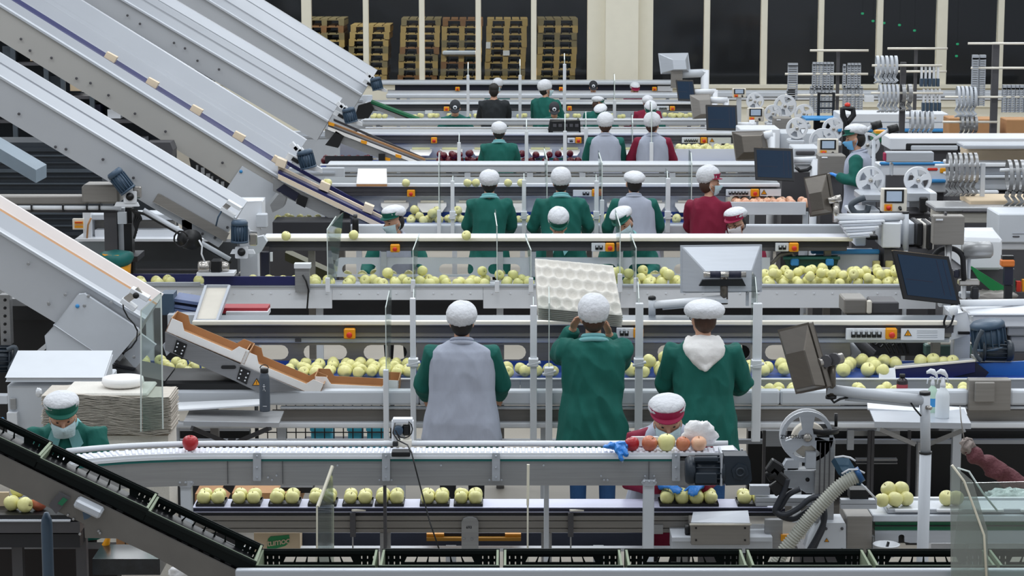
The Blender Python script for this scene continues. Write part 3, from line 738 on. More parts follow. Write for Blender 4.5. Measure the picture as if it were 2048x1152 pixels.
    if brim:
        bm_ = MB(); n = 16; vin = []; vout = []; vin2 = []; vout2 = []; vb_ = []
        for i in range(n+1):
            a = math.radians(5+170*i/n); c_, s_ = math.cos(a), math.sin(a); e = s_**1.0
            vin.append(Hh((c_*.096, .0+s_*.113, 1.676))); vout.append(Hh((c_*.106, .0+s_*.113+.040*e, 1.676-.012*e)))
        m1 = len(vin)
        dn = hm @ Vector((0, 0, -.006))
        allv = vin+vout+[p+dn for p in vin]+[p+dn for p in vout]; fs = []
        for i in range(n):
            fs += [(i, i+1, m1+i+1, m1+i), (2*m1+i, 3*m1+i, 3*m1+i+1, 2*m1+i+1), (m1+i, m1+i+1, 3*m1+i+1, 3*m1+i)]
        bm_.add(allv, fs, 0, True)
        up = [Hh((math.cos(math.radians(5+170*i/n))*.112, math.sin(math.radians(5+170*i/n))*.132, 1.726)) for i in range(n+1)]
        lo = [Hh((math.cos(math.radians(5+170*i/n))*.101, math.sin(math.radians(5+170*i/n))*.119, 1.672)) for i in range(n+1)]
        bm_.add(up+lo, [(i, m1+i, m1+i+1, i+1) for i in range(n)], 0, True)
        part('brim', bm_, brim)
    if cap == 'cap':
        bm_ = MB(); ellip(bm_, (0, .115, 1.645), .075, .075, .012, Hh, 14, 6); part('brim', bm_, capmat or CAPW)
    if badge:
        q = MB(); q.lathe([(.001, .012), (.032, .010), (.036, 0)], 12, Hh((0, .086, 1.685)), hm @ Vector((0, 1, .45))); part('badge', q, WHITE)
    if mask:
        mm = MB(); nu, nv = 13, 7; top_ = []
        for j in range(nv):
            v = j/(nv-1)
            for i in range(nu):
                u = (i/(nu-1)-.5)*2; a = u*1.22; z = 1.592-.098*v
                rr = .098-.018*abs(v-.30)-.034*max(0, v-.55)+(.010 if j % 2 else 0)*(1-u*u); nose = .030*math.exp(-(u/.22)**2)*math.exp(-((v-.12)/.35)**2)
                top_.append(Hh((math.sin(a)*(.082-.016*max(0, v-.4)), .022+math.cos(a)*(rr+.008)+nose, z+.012*(u*u)*(.5-v))))
        off = hm @ Vector((0, -.006, 0)); bk = [p+off for p in top_]; N = nu*nv; fs = []
        for j in range(nv-1):
            for i in range(nu-1):
                a = j*nu+i; fs += [(a, a+nu, a+nu+1, a+1), (N+a, N+a+1, N+a+nu+1, N+a+nu)]
        mm.add(top_+bk, fs, 0, True)
        for s in (-1, 1):
            mm.tube([Hh((s*.075, .045, 1.585)), Hh((s*.082, .015, 1.605)), Hh((s*.086, -.008, 1.59))], .0025, 5); mm.tube([Hh((s*.066, .045, 1.51)), Hh((s*.08, .01, 1.545)), Hh((s*.086, -.008, 1.585))], .0025, 5)
        part('mask', mm, mask)
    if facing == 'camera' or eyes:
        e = MB(); br = MB()
        for s in (-1, 1):
            ellip(e, (s*.032, .093, 1.612), .013, .008, .0065, Hh, 10, 6)
            br.tube([Hh((s*.015, .106, 1.636)), Hh((s*.035, .105, 1.641)), Hh((s*.055, .090, 1.634))], [.003, .004, .002], 6)
        part('eyes', e, EYE).name = 'eye'; part('eyebrow', br, BROW)
    if glasses:
        g = MB()
        for s in (-1, 1):
            g.tube([Hh((s*.034+.028*math.cos(a), .112-.01*abs(math.cos(a)), 1.610+.022*math.sin(a))) for a in [2*math.pi*i/16 for i in range(16)]], .003, 6, closed=True)
            g.tube([Hh((s*.062, .10, 1.612)), Hh((s*.080, .03, 1.61))], .0025, 6)
        g.tube([Hh((-.008, .118, 1.612)), Hh((.008, .118, 1.612))], .003, 6); part('glasses', g, BLACK)
    # place so that the cap top stands where it should, feet on the floor
    tgt = W(px, py, Y); s = (tgt.z-zfloor)/top; cv_ = [p for r in rings for p in r]; cw_, sw_ = math.cos(yaw), math.sin(yaw)
    for _k in range(3):      # seen from above the cap's outline lies behind its highest point
        got = 9e9
        for p in cv_:
            q = Vector((0, s*((p.x-tp.x)*sw_+(p.y-tp.y)*cw_)+Y+s*(tp.x*sw_+tp.y*cw_), s*p.z+zfloor-CZ)); got = min(got, 576-FPX*q.dot(_U)/q.dot(_F))
        s += (got-py)*Y/FPX/top
    o.scale = (s, s, s); o.rotation_euler = (0, 0, yaw)
    c, sn = math.cos(yaw), math.sin(yaw)
    o.location = (tgt.x-s*(tp.x*c-tp.y*sn), Y, zfloor)
    return o

HW = ((-.20, .40, 1.02), (.20, .40, 1.02))
P = {}
P[1] = person('person seen from behind in a grey vest over green sleeves, hands at the near table', 921, 600, 15.5, lean=.10, vest=True, cap='bouffant', hair=HAIRD, wd=1.10, hands=((-.26, .36, 1.0), (.26, .36, 1.0)), fine=False)
P[2] = person('person in a green coat with teal collar, seen from behind, lifting white pulp trays', 1193, 585, 15.5, lean=.06, cap='tall', collar=TEALC, hair=HAIRB, wd=1.1, hands=((-.135, .20, 1.50), (.115, .21, 1.46)), trousers=JEANS, bare=True)
P[3] = person('person in a green coat with a white hood hanging on the back, seen from behind', 1411, 597, 15.5, lean=.12, head=(.35, .1, 0), cap='beret', hood=True, hair=HAIRB, trousers=JEANS, wd=1.08, hands=((-.22, .38, 1.02), (.26, .36, 1.04)), glasses=True)
P[4] = person('masked person in white cap with dark red brim bowed over the apple trays', 1328, 785, 13.35, 'camera', lean=.40, bow=.08, head=(0, .28, .06), hands=((-.19, .40, 1.10), (.04, .40, 1.10)), coat='maroon', vest=True, cap='slouch', brim=BRIMM, mask=MASKM, hair=HAIRD, fine=True, gloves=True)
P[5] = person('masked person in green with green brimmed cap beside the pulp tray pile', 143, 780, 13.6, 'camera', yaw=.12, lean=.40, bow=.07, head=(.08, .26, .06), hands=((-.2, .50, .95), (.15, .52, .95)), cap='slouch', brim=BRIMG, mask=MASKM, collar=TEALC, hair=HAIRD, fine=True, wd=1.05)
P[6] = person('masked person with green brim looking left behind the second overhead conveyor', 792, 409, 21.6, 'camera', yaw=-.15, lean=.15, head=(-.75, .2, 0), hands=((-.33, .40, 1.08), (.25, .42, 1.08)), vest=True, brim=BRIMG, cap='slouch', mask=MASKM, hair=HAIRD, gloves=True)
P[7] = person('person in green with green brimmed white cap looking straight down, middle of the second line', 1115, 412, 21.6, 'camera', lean=.2, head=(0, .55, 0), cap='tall', brim=BRIMG, collar=TEALC, hair=HAIRB)
P[8] = person('person with tilted white cap, green brim and pale teal shoulders, behind the second line', 1248, 411, 21.6, 'camera', lean=.2, head=(-.35, .45, .28), cap='slouch', brim=BRIMG, collar=TEALC, mask=MASKM, hair=HAIRB)
P[9] = person('person with glasses, white mask and dark red brim at the second line', 1473, 413, 21.6, 'camera', yaw=-.2, lean=.15, head=(-.5, .25, .05), coat='maroon', cap='slouch', brim=BRIMM, mask=MASKW, hair=HAIRD, glasses=True)
P[10] = person('first worker from the left in the middle row, green coat, round white cap, from behind', 976, 338, 24.0, lean=.1, collar=TEALC, hair=HAIRD, cap='bouffant', hands=HW, wd=.96)
P[11] = person('second worker in the middle row, wide green coat and white cap, from behind', 1122, 333, 24.0, lean=.1, collar=TEALC, hair=HAIRD, cap='tall', hands=((-.27, .34, 1.02), (.27, .34, 1.02)), wd=1.12)
P[12] = person('worker in grey vest over green sleeves leaning sideways in the middle row, from behind', 1267, 341, 24.0, lean=.12, roll=-.06, vest=True, hair=HAIRD, cap='slouch', hands=((-.3, .32, .98), (.24, .36, 1.0)), head=(.15, 0, 0))
P[13] = person('worker in dark red coat turning the masked face to the right, middle row', 1418, 329, 24.0, yaw=-.35, lean=.08, coat='maroon', cap='tall', brim=BRIMM, mask=MASKM, hair=HAIRB, head=(-1.05, 0, 0), hands=((-.2, .36, 1.02), (.2, .36, 1.02)), eyes=True)
P[14] = person('worker in green coat with dark hair below a white cap, behind the dark red apples', 998, 242, 30.6, lean=.1, collar=TEALC, hair=HAIRD, hands=HW, wd=1.05)
P[15] = person('worker in grey vest with green sleeves before the red apples, from behind', 1211, 223, 30.6, lean=.1, vest=True, hair=HAIRB, cap='tall', hands=HW)
P[16] = person('worker in grey vest with dark red sleeves before the red apples, from behind', 1305, 223, 30.6, lean=.1, vest=True, coat='maroon', hair=HAIRB, cap='tall', hands=((-.28, .34, 1.0), (.28, .34, 1.0)), head=(-.4, 0, 0))
P[17] = person('person in dark cap with white badge bowing at the far line left', 911, 199, 35.45, 'camera', lean=.3, head=(0, .6, 0), cap='cap', capmat=CAPD, badge=True, hair=HAIRD)
P[18] = person('person in a dark cap with white badge in front of the far green coated worker', 1108, 203, 35.45, 'camera', lean=.3, head=(0, .6, 0), cap='cap', capmat=CAPD, badge=True, hair=HAIRD)
P[19] = person('person in a large white cap bowing behind the white far trunk', 1203, 207, 35.45, 'camera', lean=.3, head=(-.3, .6, .1), coat='green', cap='slouch', brim=BRIMG, hair=HAIRB)
P[20] = person('person in white cap with green brim in front of the dark red back', 1300, 200, 35.45, 'camera', lean=.25, head=(0, .5, 0), cap='tall', brim=BRIMG, mask=MASKW, hair=HAIRD)
P[21] = person('dark haired worker in a black jacket seen from behind in the far row', 988, 166, 38.0, lean=.08, coat='dark', cap='cap', capmat=HAIRD, hair=HAIRD, hands=HW, wd=1.1)
P[22] = person('worker in green coat and grey cap turned right in the far row', 1090, 158, 38.0, yaw=-.3, lean=.1, hair=HAIRD, cap='tall', head=(-.9, 0, 0), mask=MASKM, hands=HW)
P[23] = person('worker in dark red coat with white cap, back to the camera in the far row', 1297, 190, 38.0, lean=.3, coat='maroon', hair=HAIRB, cap='bouffant', hands=HW, wd=1.1)
P[24] = person('person in a dark cap with white badge before the cream pillar', 1186, 161, 41.7, 'camera', lean=.25, head=(0, .5, 0), coat='dark', cap='cap', capmat=CAPD, badge=True, hair=HAIRD)
P[25] = person('masked person with dark red brim at the farthest line below the windows', 1269, 164, 41.7, 'camera', lean=.2, head=(.2, .3, 0), coat='maroon', cap='bouffant', brim=BRIMM, mask=MASKW, hair=HAIRB)
P[26] = person('person in white cap mostly hidden behind the worker in the black jacket', 996, 155, 41.7, 'camera', lean=.1, head=(-.4, .1, 0), cap='tall', mask=MASKM, hair=HAIRD)
P[28] = person('person in a grey white cap facing right at the far yellow apples', 1197, 192, 38.0, yaw=-.3, lean=.25, coat='green', cap='slouch', brim=BRIMG, mask=MASKM, hair=HAIRB, head=(-1.0, .2, 0), hands=HW)
P[27] = person('person in profile, grey vest and blue gloves, among the label machines', 1712, 247, 24.3, yaw=1.25, lean=.05, head=(.2, .15, 0), vest=True, cap='slouch', brim=BRIMG, mask=mat('blue_mask', '#6fb6e6', .7), hair=HAIRD, gloves=True, eyes=True, hands=((-.22, .22, 1.20), (.10, .06, .92)), zfloor=.5)
pl = thing('step_platform', 'grey step platform under the person in profile at right', 'platform', (P[27].location.x, 24.3, 0))
MB().box(P[27].location.x-.6, P[27].location.x+.6, 23.9, 24.8, .44, .5).build('deck', STEEL, pl)
for sx in (-.55, .55):
    for yy in (23.95, 24.75): MB().box(P[27].location.x+sx-.03, P[27].location.x+sx+.03, yy-.03, yy+.03, 0, .44).build('leg', STEEL, pl)

bpy.data.scenes.remove(TMP)
# ---------------------------------------------------------------- apples
def apple_mats():
    out = {}
    for nm, c1, c2 in (('green', '#f4eeac', '#d8d586'), ('yellow', '#ece7ad', '#d4cf85'), ('red', '#7a1024', '#3d0713'), ('peach', '#f0d0aa', '#e08f78'), ('mixed', '#e0a070', '#a41f2c'), ('shine', '#c22a2f', '#8d1420')):
        m = mat('apple_'+nm, c1, 0.32, col2=c2, vscale=7 if nm in ('peach', 'mixed') else 9, stretch=(1, 1, .35))
        out[nm] = m
    return out
AM = apple_mats(); STEM = mat('apple_stem', '#4b3a1c', 0.8)
def apple_mesh(nm, r, seed):
    k, n = 10, 16; rings = []; rr = random.Random(seed); sx = 1+rr.uniform(-.06, .06); hz = .90+rr.uniform(-.04, .10)
    mb = MB(); prof = []
    for i in range(k+1):
        t = math.pi*i/k; q = math.sin(t); z = -math.cos(t)
        rad = (q**.82)*(1+.10*z*q); zz = z*hz*(1-.0)+(-.30 if 0 else 0)
        dz = .34*math.exp(-(rad/.22)**2); zz += -dz if z > 0 else dz*.65
        prof.append((max(.012, rad), zz))
    for rad, zz in prof:
        rings.append([Vector((rad*r*sx*math.cos(2*math.pi*j/n)*(1+.025*math.cos(5*2*math.pi*j/n)*(zz < 0)), rad*r*math.sin(2*math.pi*j/n), zz*r)) for j in range(n)])
    mb.loft(rings)
    mb.tube([(0, 0, .52*r), (.02*r, 0, .80*r), (.09*r, 0, 1.02*r)], [.05*r, .04*r, .055*r], 5, 1)
    mb.lathe([(.11*r, -.62*r), (.06*r, -.70*r)], 6, (0, 0, 0), m=1)
    me = bpy.data.meshes.new(nm+'_apple'); me.from_pydata(mb.v, [], mb.f); me.polygons.foreach_set('material_index', mb.m); me.polygons.foreach_set('use_smooth', mb.sm)
    me.materials.append(AM[nm]); me.materials.append(STEM); return me
AMESH = {nm: [apple_mesh(nm, .045, s) for s in range(4)] for nm in AM}
def apple(nm, c, label, group=None, k=1.0, upright=False):
    o = bpy.data.objects.new(nm+'_apple', R.choice(AMESH[nm])); COL.objects.link(o); o.location = c
    o.scale = (k, k, k); o.rotation_euler = (R.uniform(-.4, .4), R.uniform(-.4, .4), R.uniform(0, 6)) if upright else (R.uniform(-1.6, 1.6), R.uniform(-.9, .9), R.uniform(0, 6))
    return tag(o, label, 'apple', group)
def heap(nm, x0, x1, Y0, Y1, z, n, label, group, k=1.0, l2=0.0, ref=None, slope=0.0):
    """n apples settled side by side on a belt at height z between pixel columns x0..x1"""
    xa, xb = W(x0, 600, (Y0+Y1)/2).x, W(x1, 600, (Y0+Y1)/2).x; pts = []; r = .045*k; tries = 0
    while len(pts) < n and tries < n*60:
        tries += 1; p = Vector((R.uniform(xa, xb), R.uniform(Y0, Y1), z+r*.92))
        d = [q for q in pts if (q.xy-p.xy).length < 2.0*r]
        if d:
            if l2 and R.random() < l2 and all((q-p).length > 0.2*r for q in d):
                zz = max(q.z+math.sqrt(max(0, (2.06*r)**2-(q.xy-p.xy).length**2)) for q in d)
                if zz < z+r*2.9: p.z = zz
                else: continue
            else: continue
        pts.append(p)
    pts.sort(key=lambda p: p.x)
    for i, p in enumerate(pts):
        few = len(pts) <= 9
        apple(nm, p, ('%s from left: ' % ORD[i] if few and len(pts) > 1 else '')+label, group if (len(pts) > 1) else None, k*R.uniform(.93, 1.06))
ORD = ('first', 'second', 'third', 'fourth', 'fifth', 'sixth', 'seventh', 'eighth', 'ninth', 'tenth', 'eleventh', 'twelfth', 'thirteenth')
heap('green', 272, 440, 16.45, 16.95, zA, 22, 'green apple in the shade under the white box slide', 'apples under the box slide')
heap('green', 578, 690, 16.46, 16.85, zA, 40, 'pale green apple heaped right of the box slide on the near blue belt', 'apples heaped right of the box slide', .98, .0)
heap('green', 692, 832, 16.46, 16.85, zA, 48, 'pale green apple heaped left of the grey vest on the near blue belt', 'apples heaped left of the grey vest', .98, .0)
heap('green', 1004, 1108, 16.46, 16.68, zA, 15, 'pale green apple on the blue belt between grey vest and tray carrier', 'apples between grey vest and tray carrier', .98)
heap('green', 1257, 1330, 16.46, 16.72, zA, 9, 'big green apple on the blue belt between both green coats', 'apples between both green coats', 1.12, .05)
heap('green', 1492, 1570, 16.5, 16.78, zA, 7, 'green apple on the blue belt right of the hooded worker', 'apples right of the hooded worker', 1.08)
heap('green', 1672, 1765, 16.5, 16.9, zA, 9, 'large green apple on the blue belt right of the slanted monitor back', 'apples right of the slanted monitor', 1.15)
for i, (x, y) in enumerate(((1722, 724), (1744, 727), (1768, 722), (1790, 727), (1841, 722), (1866, 720), (1886, 726), (1905, 724))): apple('green', W(x, y, 16.93), '%s from left of the big green apples at the right end of the near belt' % ORD[i], 'apples at the right end of the near belt', 1.12)
zT_ = W(1000, 771, YA+.25).z-.045
for a, b, n in ((1478, 1650, 12), (1715, 1800, 5), (1895, 2010, 8)): heap('green', a, b, YA+.17, YA+.33, zT_-.03, n, 'apple half hidden behind the near rail, '+('left of the jointed arm' if a < 1600 else 'under the jointed arm' if a < 1800 else 'right of the spray bottles'), 'apples behind the rail at %d' % a if 0 else 'half hidden apples behind the near rail')
for a, b, n, l, wh in ((275, 350, 6, 0, 'in the navy tray at left'), (385, 400, 1, 0, 'beside the small silver motor'), (500, 590, 9, 0, 'left of the switch box'), (620, 665, 6, 0, 'behind the wide clear screen'), (690, 730, 3, 0, 'below the first guard slot'), (735, 818, 8, .1, 'in front of the masked woman'), (840, 896, 7, .2, 'under the first green coat'), (912, 985, 8, .2, 'left of the pulp trays'), (990, 1062, 8, .2, 'touching the pulp trays'), (1225, 1362, 20, .2, 'between pulp trays and big monitor')): heap('green', a, b, YB+.07, YB+.34, zB, n, 'pale apple on the second table '+wh, 'apples on the second table '+wh, 1.05, l*.15)
heap('green', 1528, 1792, YB+.06, YB+.42, zB+.01, 75, 'apple in the dense heap right of the big steel monitor back', 'apples heaped right of the steel monitor', .98, .03)
for x, y in ((572, 472), (707, 470), (933, 471)): apple('green', Wz(x, y, zOB+.03), {572: 'single apple at the left end of the second overhead conveyor', 707: 'upright yellow apple on the second overhead conveyor left of the masked woman', 933: 'single apple on the second overhead conveyor below a green coat'}[x], None, .95)
for a, b, yy, n, l, wh in ((812, 930, 25.3, 16, .3, 'right of the masked woman'), (1020, 1065, 25.2, 5, 0, 'between the first two green coats'), (1177, 1235, 25.2, 7, 0, 'left of the leaning grey vest'), (1340, 1380, 25.2, 4, 0, 'left of the dark red coat')): heap('yellow', a, b, YC+.48, YC+.72, zC-.01, n, 'pale apple on the third table '+wh, 'apples on the third table '+wh, 1.1, .03)
heap('green', 556, 650, YC+.5, 25.2, zC, 9, 'shaded apple in the dark tub under the cream card slide', 'apples under the cream card slide', 1.0)
for i, x in enumerate((652, 812, 935, 952, 1016, 1042)): apple('yellow', Wz(x, 366, zOC+.03), '%s from left of the six yellow apples riding on the third overhead conveyor' % ORD[i], 'apples on the third overhead conveyor', 1.0)
heap('red', 650, 745, YE+.4, 31.8, zE, 26, 'dark red apple at the left end of the fourth table', 'dark red apples at the left end', 1.0)
heap('red', 880, 975, YE+.4, 31.6, zE, 20, 'dark red apple on the fourth table left of the green coat', 'dark red apples left of the green coat', 1.1, .05); heap('red', 1030, 1180, YE+.4, 31.4, zE, 26, 'dark red apple on the fourth table right of the green coat', 'dark red apples right of the green coat', 1.1, .05); heap('red', 1250, 1275, YE+.4, 31.4, zE, 4, 'dark red apple between the two grey vests', 'dark red apples between the vests', 1.05); heap('red', 1360, 1385, YE+.4, 31.4, zE, 4, 'dark red apple right of the dark red sleeve', 'dark red apples right of the sleeve', 1.0)
heap('peach', 1458, 1608, 25.06, 25.4, zP, 32, 'peach coloured apple in the white trough', 'peach coloured apples in the trough', 1.05, .0)
heap('yellow', 1356, 1470, 31.25, 31.7, W(1400, 298, 31.2).z-.06, 28, 'yellow apple in the trough of the fourth line', 'yellow apples in the fourth line trough', 1.05, .0)
for a, b, n, wh in ((690, 750, 3, 'first'), (785, 845, 3, 'second'), (985, 1035, 3, 'fourth'), (1262, 1320, 3, 'last')): heap('green', a, b, 20.62, 20.75, W(1000, 551, 20.6).z-.05, n, 'shaded apple behind the %s slot of the second line guard' % wh, 'shaded apples behind the %s slot' % wh, 1.0)
# far apples: too small to tell apart
fs = MB()
for a, b, n in ((735, 960, 26), (1030, 1060, 6), (1130, 1280, 18), (1326, 1394, 26)):
    for i in range(n):
        c = W(R.uniform(a, b), 237, R.uniform(38.9, 39.3)); c.z = (zG if a < 1300 else W(1350, 236, 38.8).z-.02)+.045
        ellip(fs, c, .045, .045, .042, None, 8, 5)
tag(fs.build('yellow_apples', AM['yellow']), 'scatter of tiny yellow apples along the farthest table', 'apples', kind='stuff')
# ---------------------------------------------------------------- foreground
def sweep(mb, path, prof, m=0, smooth=False):
    rings = []; k = len(path)
    for i in range(k):
        d = (path[min(k-1, i+1)]-path[max(0, i-1)]); d.z = 0; d.normalize(); nn = Vector((-d.y, d.x, 0))
        rings.append([path[i]+nn*o+Vector((0, 0, z)) for o, z in prof])
    return mb.loft(rings, m, smooth)
TX = bpy.data.scenes.new('print_shop')
def text(body, p, h, m, parent, rot=(math.pi/2, 0, 0), shear=0, space=1.0, ext=.0008):
    cu = bpy.data.curves.new('lettering', 'FONT'); cu.body = body; cu.size = h; cu.extrude = ext; cu.align_x = 'CENTER'; cu.align_y = 'CENTER'; cu.shear = shear; cu.space_character = space
    cu.offset = h*.012
    q = bpy.data.objects.new('lettering', cu); TX.collection.objects.link(q); vl = TX.view_layers[0]; vl.update()
    me = bpy.data.meshes.new_from_object(q.evaluated_get(vl.depsgraph)); bpy.data.objects.remove(q)
    o = bpy.data.objects.new('lettering', me); COL.objects.link(o); me.materials.clear(); me.materials.append(m); o.rotation_euler = rot
    o.parent = parent; o.location = Vector(p)-WL[parent.name]; return o

# dark green crates
CRATE = mat('crate_green_black', '#0a1312', 0.6, var=0.15, spec=.2); CRIM = mat('crate_rim', '#5d6a58', 0.6, var=.1); CRIB = mat('crate_worn_end', '#8d9a80', 0.65, var=.12)
def crate_proto():
    L, D, H = .605, .30, .125
    t = thing('crate', '', 'crate', (0, 0, 0))
    holes = []
    n = 6; x0, x1 = .115, .485
    for i in range(n):
        a = x0+(x1-x0)*i/n; b = x0+(x1-x0)*(i+.82)/n; s = (.5-(i+.5)/n)*.03
        holes.append([(a, D, .058), (b, D, .058), (b+s, D, .086), (a+s, D, .086)])
    small = [(.03, .07), (.06, .07), (.09, .075), (.515, .075), (.545, .07), (.575, .07)]
    for x, z in small:
        for zz in (.045, .075, .10): holes.append([(x, D, zz), (x+.006, D, zz), (x+.006, D, zz+.015), (x, D, zz+.015)])
    MB().prism([(0, D, 0), (L, D, 0), (L, D, H), (0, D, H)], (0, .006, 0), holes).build('back_wall', CRATE, t)
    nh = []
    for i in range(7): nh.append([(.1+.06*i, 0, .03), (.135+.06*i, 0, .03), (.135+.06*i, 0, .055), (.1+.06*i, 0, .055)])
    MB().prism([(0, 0, 0), (L, 0, 0), (L, 0, H), (0, 0, H)], (0, .006, 0), nh).build('front_wall', CRATE, t)
    MB().box(0, L, -.003, .006, H-.002, H+.0015).build('rim', CRIM, t); MB().box(0, L, D-.002, D+.008, H, H+.003).build('rim', CRATE, t)
    MB().box(0, L, -.012, 0, H-.022, H-.004).build('band', CRATE, t); MB().box(0, L, D-.012, D, H-.022, H-.002).build('band', CRATE, t)
    for x in (.006, L-.014):
        MB().box(x-.002, x+.010, .004, D, 0, H).build('end_wall', CRIB, t)
    fl = MB()
    for i in range(13): fl.box(.03+.045*i, .045+.045*i, 0, D, 0, .008)
    for i in range(5): fl.box(0, L, .02+.06*i, .03+.06*i, 0, .008)
    fl.build('floor_grid', CRATE, t)
    nub = MB()
    for i in range(14): nub.box(.09+.032*i, .094+.032*i, D-.004, D, .03, .04)
    nub.build('rib', CRIM, t)
    return t
cr = crate_proto()
rot26 = math.atan((1123-877)/504)
zcr = W(1000, 1131, 11.2).z-.125
xs = [509+248.5*i for i in range(7)]
names = ['first dark green crate of the level row, just below the incline', 'second dark green crate of the level row, in front of the yellow strip', 'third dark green crate of the level row, right of the thin upright edge', 'fourth dark green crate of the level row, under the grey conveyor post', 'fifth dark green crate of the level row, below the ribbed hose', 'sixth dark green crate of the level row, under the white post', 'seventh dark green crate of the level row, behind the clear panel']
for i, px in enumerate(xs):
    p = W(px, 1131, 11.2); p.z = zcr
    if i == 0: cr.location = p; cr['label'] = names[0]; cr['group'] = 'dark green crates'
    else: copy_tree(cr, p, (0, 0, 0), names[i], 'dark green crates')
incl = [(-146, 'topmost crate of the incline, cut by the left picture edge'), (72, 'crate on the incline in front of the green sleeve'), (290, 'lowest crate of the incline, just above the level row')]
for px, lb in incl:
    py = 877+.488*(px)
    p = W(px+5, py+2, 11.2); up = Vector((math.sin(rot26), 0, math.cos(rot26)))
    copy_tree(cr, p-up*.125, (0, rot26, 0), 'dark green '+lb, 'dark green crates')
# level crate conveyor
cv = thing('crate_conveyor', 'pale steel rail conveyor under the level row of dark green crates at the bottom edge', 'conveyor', (W(1000, 1140, 11.1).x, 11.1, 0))
MB().pbox(470, 1140, 2200, 1160, 11.08, .05).build('front_rail', PALE, cv, bevel=.01, seg=2)
MB().box(W(470, 1140, 11.1).x, W(2200, 1140, 11.1).x, 11.14, 11.56, zcr-.05, zcr-.004).build('bed', BLACK, cv)
MB().box(W(470, 1140, 11.1).x, W(2200, 1140, 11.1).x, 11.56, 11.60, zcr-.06, zcr-.004).build('back_rail', PALE, cv)
legs(cv, 11.3, zcr-.05, (560, 1010, 1500, 1900))
ic = thing('incline_conveyor', 'grey side plate of the crate incline at lower left', 'conveyor', W(230, 1076, 11.15))
MB().ppoly([(-60, 880), (0, 910), (487, 1149), (500, 1175), (400, 1166), (347, 1134), (300, 1108), (233, 1077), (170, 1076), (168, 1048), (96, 1014), (60, 996), (-60, 940)], 11.17, .02).build('side_plate', mat('shade_steel', '#6e6b67', .5, .2, var=.08), ic)  # plate colour darkened to carry the shade it lies in
MB().ppoly([(-60, 872), (490, 1142), (488, 1152), (-60, 884)], 11.20, .33).build('bed', BLACK, ic)
MB().bar(W(152, 1002, 11.12), W(204, 1027, 11.12), .09, .045).build('sensor_bar', PALE, ic, bevel=.01)
MB().ppoly([(118, 985), (140, 996), (112, 1028), (97, 1010)], 11.14, .02).build('label_plate', DSTEEL, ic)
MB().ppoly([(126, 995), (135, 1000), (124, 1012), (115, 1007)], 11.135, .004).build('print', BELTG, ic)
MB().ppoly([(165, 1024), (178, 1016), (190, 1024), (178, 1036), (168, 1040)], 11.10, .03).build('blue_tag', MOTORB, ic)
mb = MB(); bolts(mb, [(147, 1038), (197, 1062), (200, 1066), (136, 1030), (160, 1068)], 11.165, .007); mb.build('bolt', STEEL, ic)
# pipe post and left belt
pp = thing('pipe_post', 'grey round post with conical top at lower left', 'post', W(93, 1152, 11.6)*1)
MB().lathe([(.030, -1.2), (.030, -.03), (.026, 0), (.012, .035)], 14, W(93, 1038, 11.6)).build('post', MOTORB, pp)
lb_ = thing('packing_belt', 'dark belt with blurred apples at the left picture edge', 'conveyor', W(60, 1095, 12.6))
MB().pbox(-120, 1030, 165, 1042, 12.55, .34).build('belt', BLACK, lb_)
MB().pbox(-120, 1045, 160, 1066, 12.53, .4).build('beam', DSTEEL, lb_); MB().pbox(-120, 1041, 140, 1044, 12.52, .03).build('edge_strip', LIGHT, lb_)
MB().pbox(-120, 1068, 160, 1095, 12.58, .34).build('lower_beam', DARK, lb_)
legs(lb_, 12.7, .85, (20, 150), m=DSTEEL)
zl_ = W(60, 1030, 12.55).z
for px, yy, dz, nm in ((24, 12.66, 0, 'green'), (50, 12.62, 0, 'green'), (78, 12.66, 0, 'mixed'), (38, 12.72, .062, 'green')): apple(nm, Vector((W(px, 1015, yy).x, yy, zl_+.041+dz)), 'yellow green apple on the dark belt at the left picture edge' if nm == 'green' else 'orange tinted apple on the dark belt at the left picture edge', 'apples at the left picture edge' if nm == 'green' else None, 1.0)
MB_ = MB().pbox(-60, 985, 18, 1030, 12.75, .02); tag(MB_.build('card_flap', CARDL), 'pale card flap behind the apples at the left picture edge', 'box')

# curved white modular conveyor
zb = W(900, 907, 12.5).z
cw = thing('modular_conveyor', 'white modular belt conveyor on a grey beam, curving off to the left', 'conveyor', (0, 12.5, 0))
path = [Wz(x, y, zb) for x, y in ((60, 934), (110, 927), (152, 921.5), (200, 916.5), (250, 912.5), (300, 910), (360, 908), (430, 907), (520, 907), (900, 907), (1300, 907), (1474, 907))]
sweep(MB(), path, [(0, 0), (0, -.012), (.14, -.012), (.14, 0)]).build('belt', BELTW, cw)
nb = MB()
for i in range(len(path)-1):
    a, b = path[i], path[i+1]; L = (b-a).length; k = max(1, int(L/.032)); d = (b-a).normalized(); nn = Vector((-d.y, d.x, 0))
    for j in range(k):
        c = a.lerp(b, (j+.5)/k); nb.bar(c+nn*.02, c+nn*.135, .022, .014)
tag(nb.build('belt_module', BELTW, cw, bevel=.004), kind='stuff')
sweep(MB(), [p for p in path], [(-.004, .004), (-.004, -.014), (.006, -.014), (.006, .004)]).build('belt_edge', WHITE, cw)
sweep(MB(), path, [(.012, -.012), (.012, -.03), (.13, -.03), (.13, -.012)]).build('slot', BLACK, cw)
zz = W(900, 911.5, 12.5).z-zb; z2 = W(900, 917, 12.5).z-zb; z3 = W(900, 922, 12.5).z-zb; z4 = W(900, 971, 12.5).z-zb
sweep(MB(), path[:-1]+[Wz(1345, 907, zb)], [(-.012, zz), (-.012, z2), (.03, z2), (.03, zz)]).build('slide_rail', WHITE, cw)
sweep(MB(), path[:-1]+[Wz(1345, 907, zb)], [(-.008, z2), (-.008, z3), (.03, z3), (.03, z2)]).build('teal_strip', TEAL, cw)
pb = path[:-1]+[Wz(1420, 907, zb)]
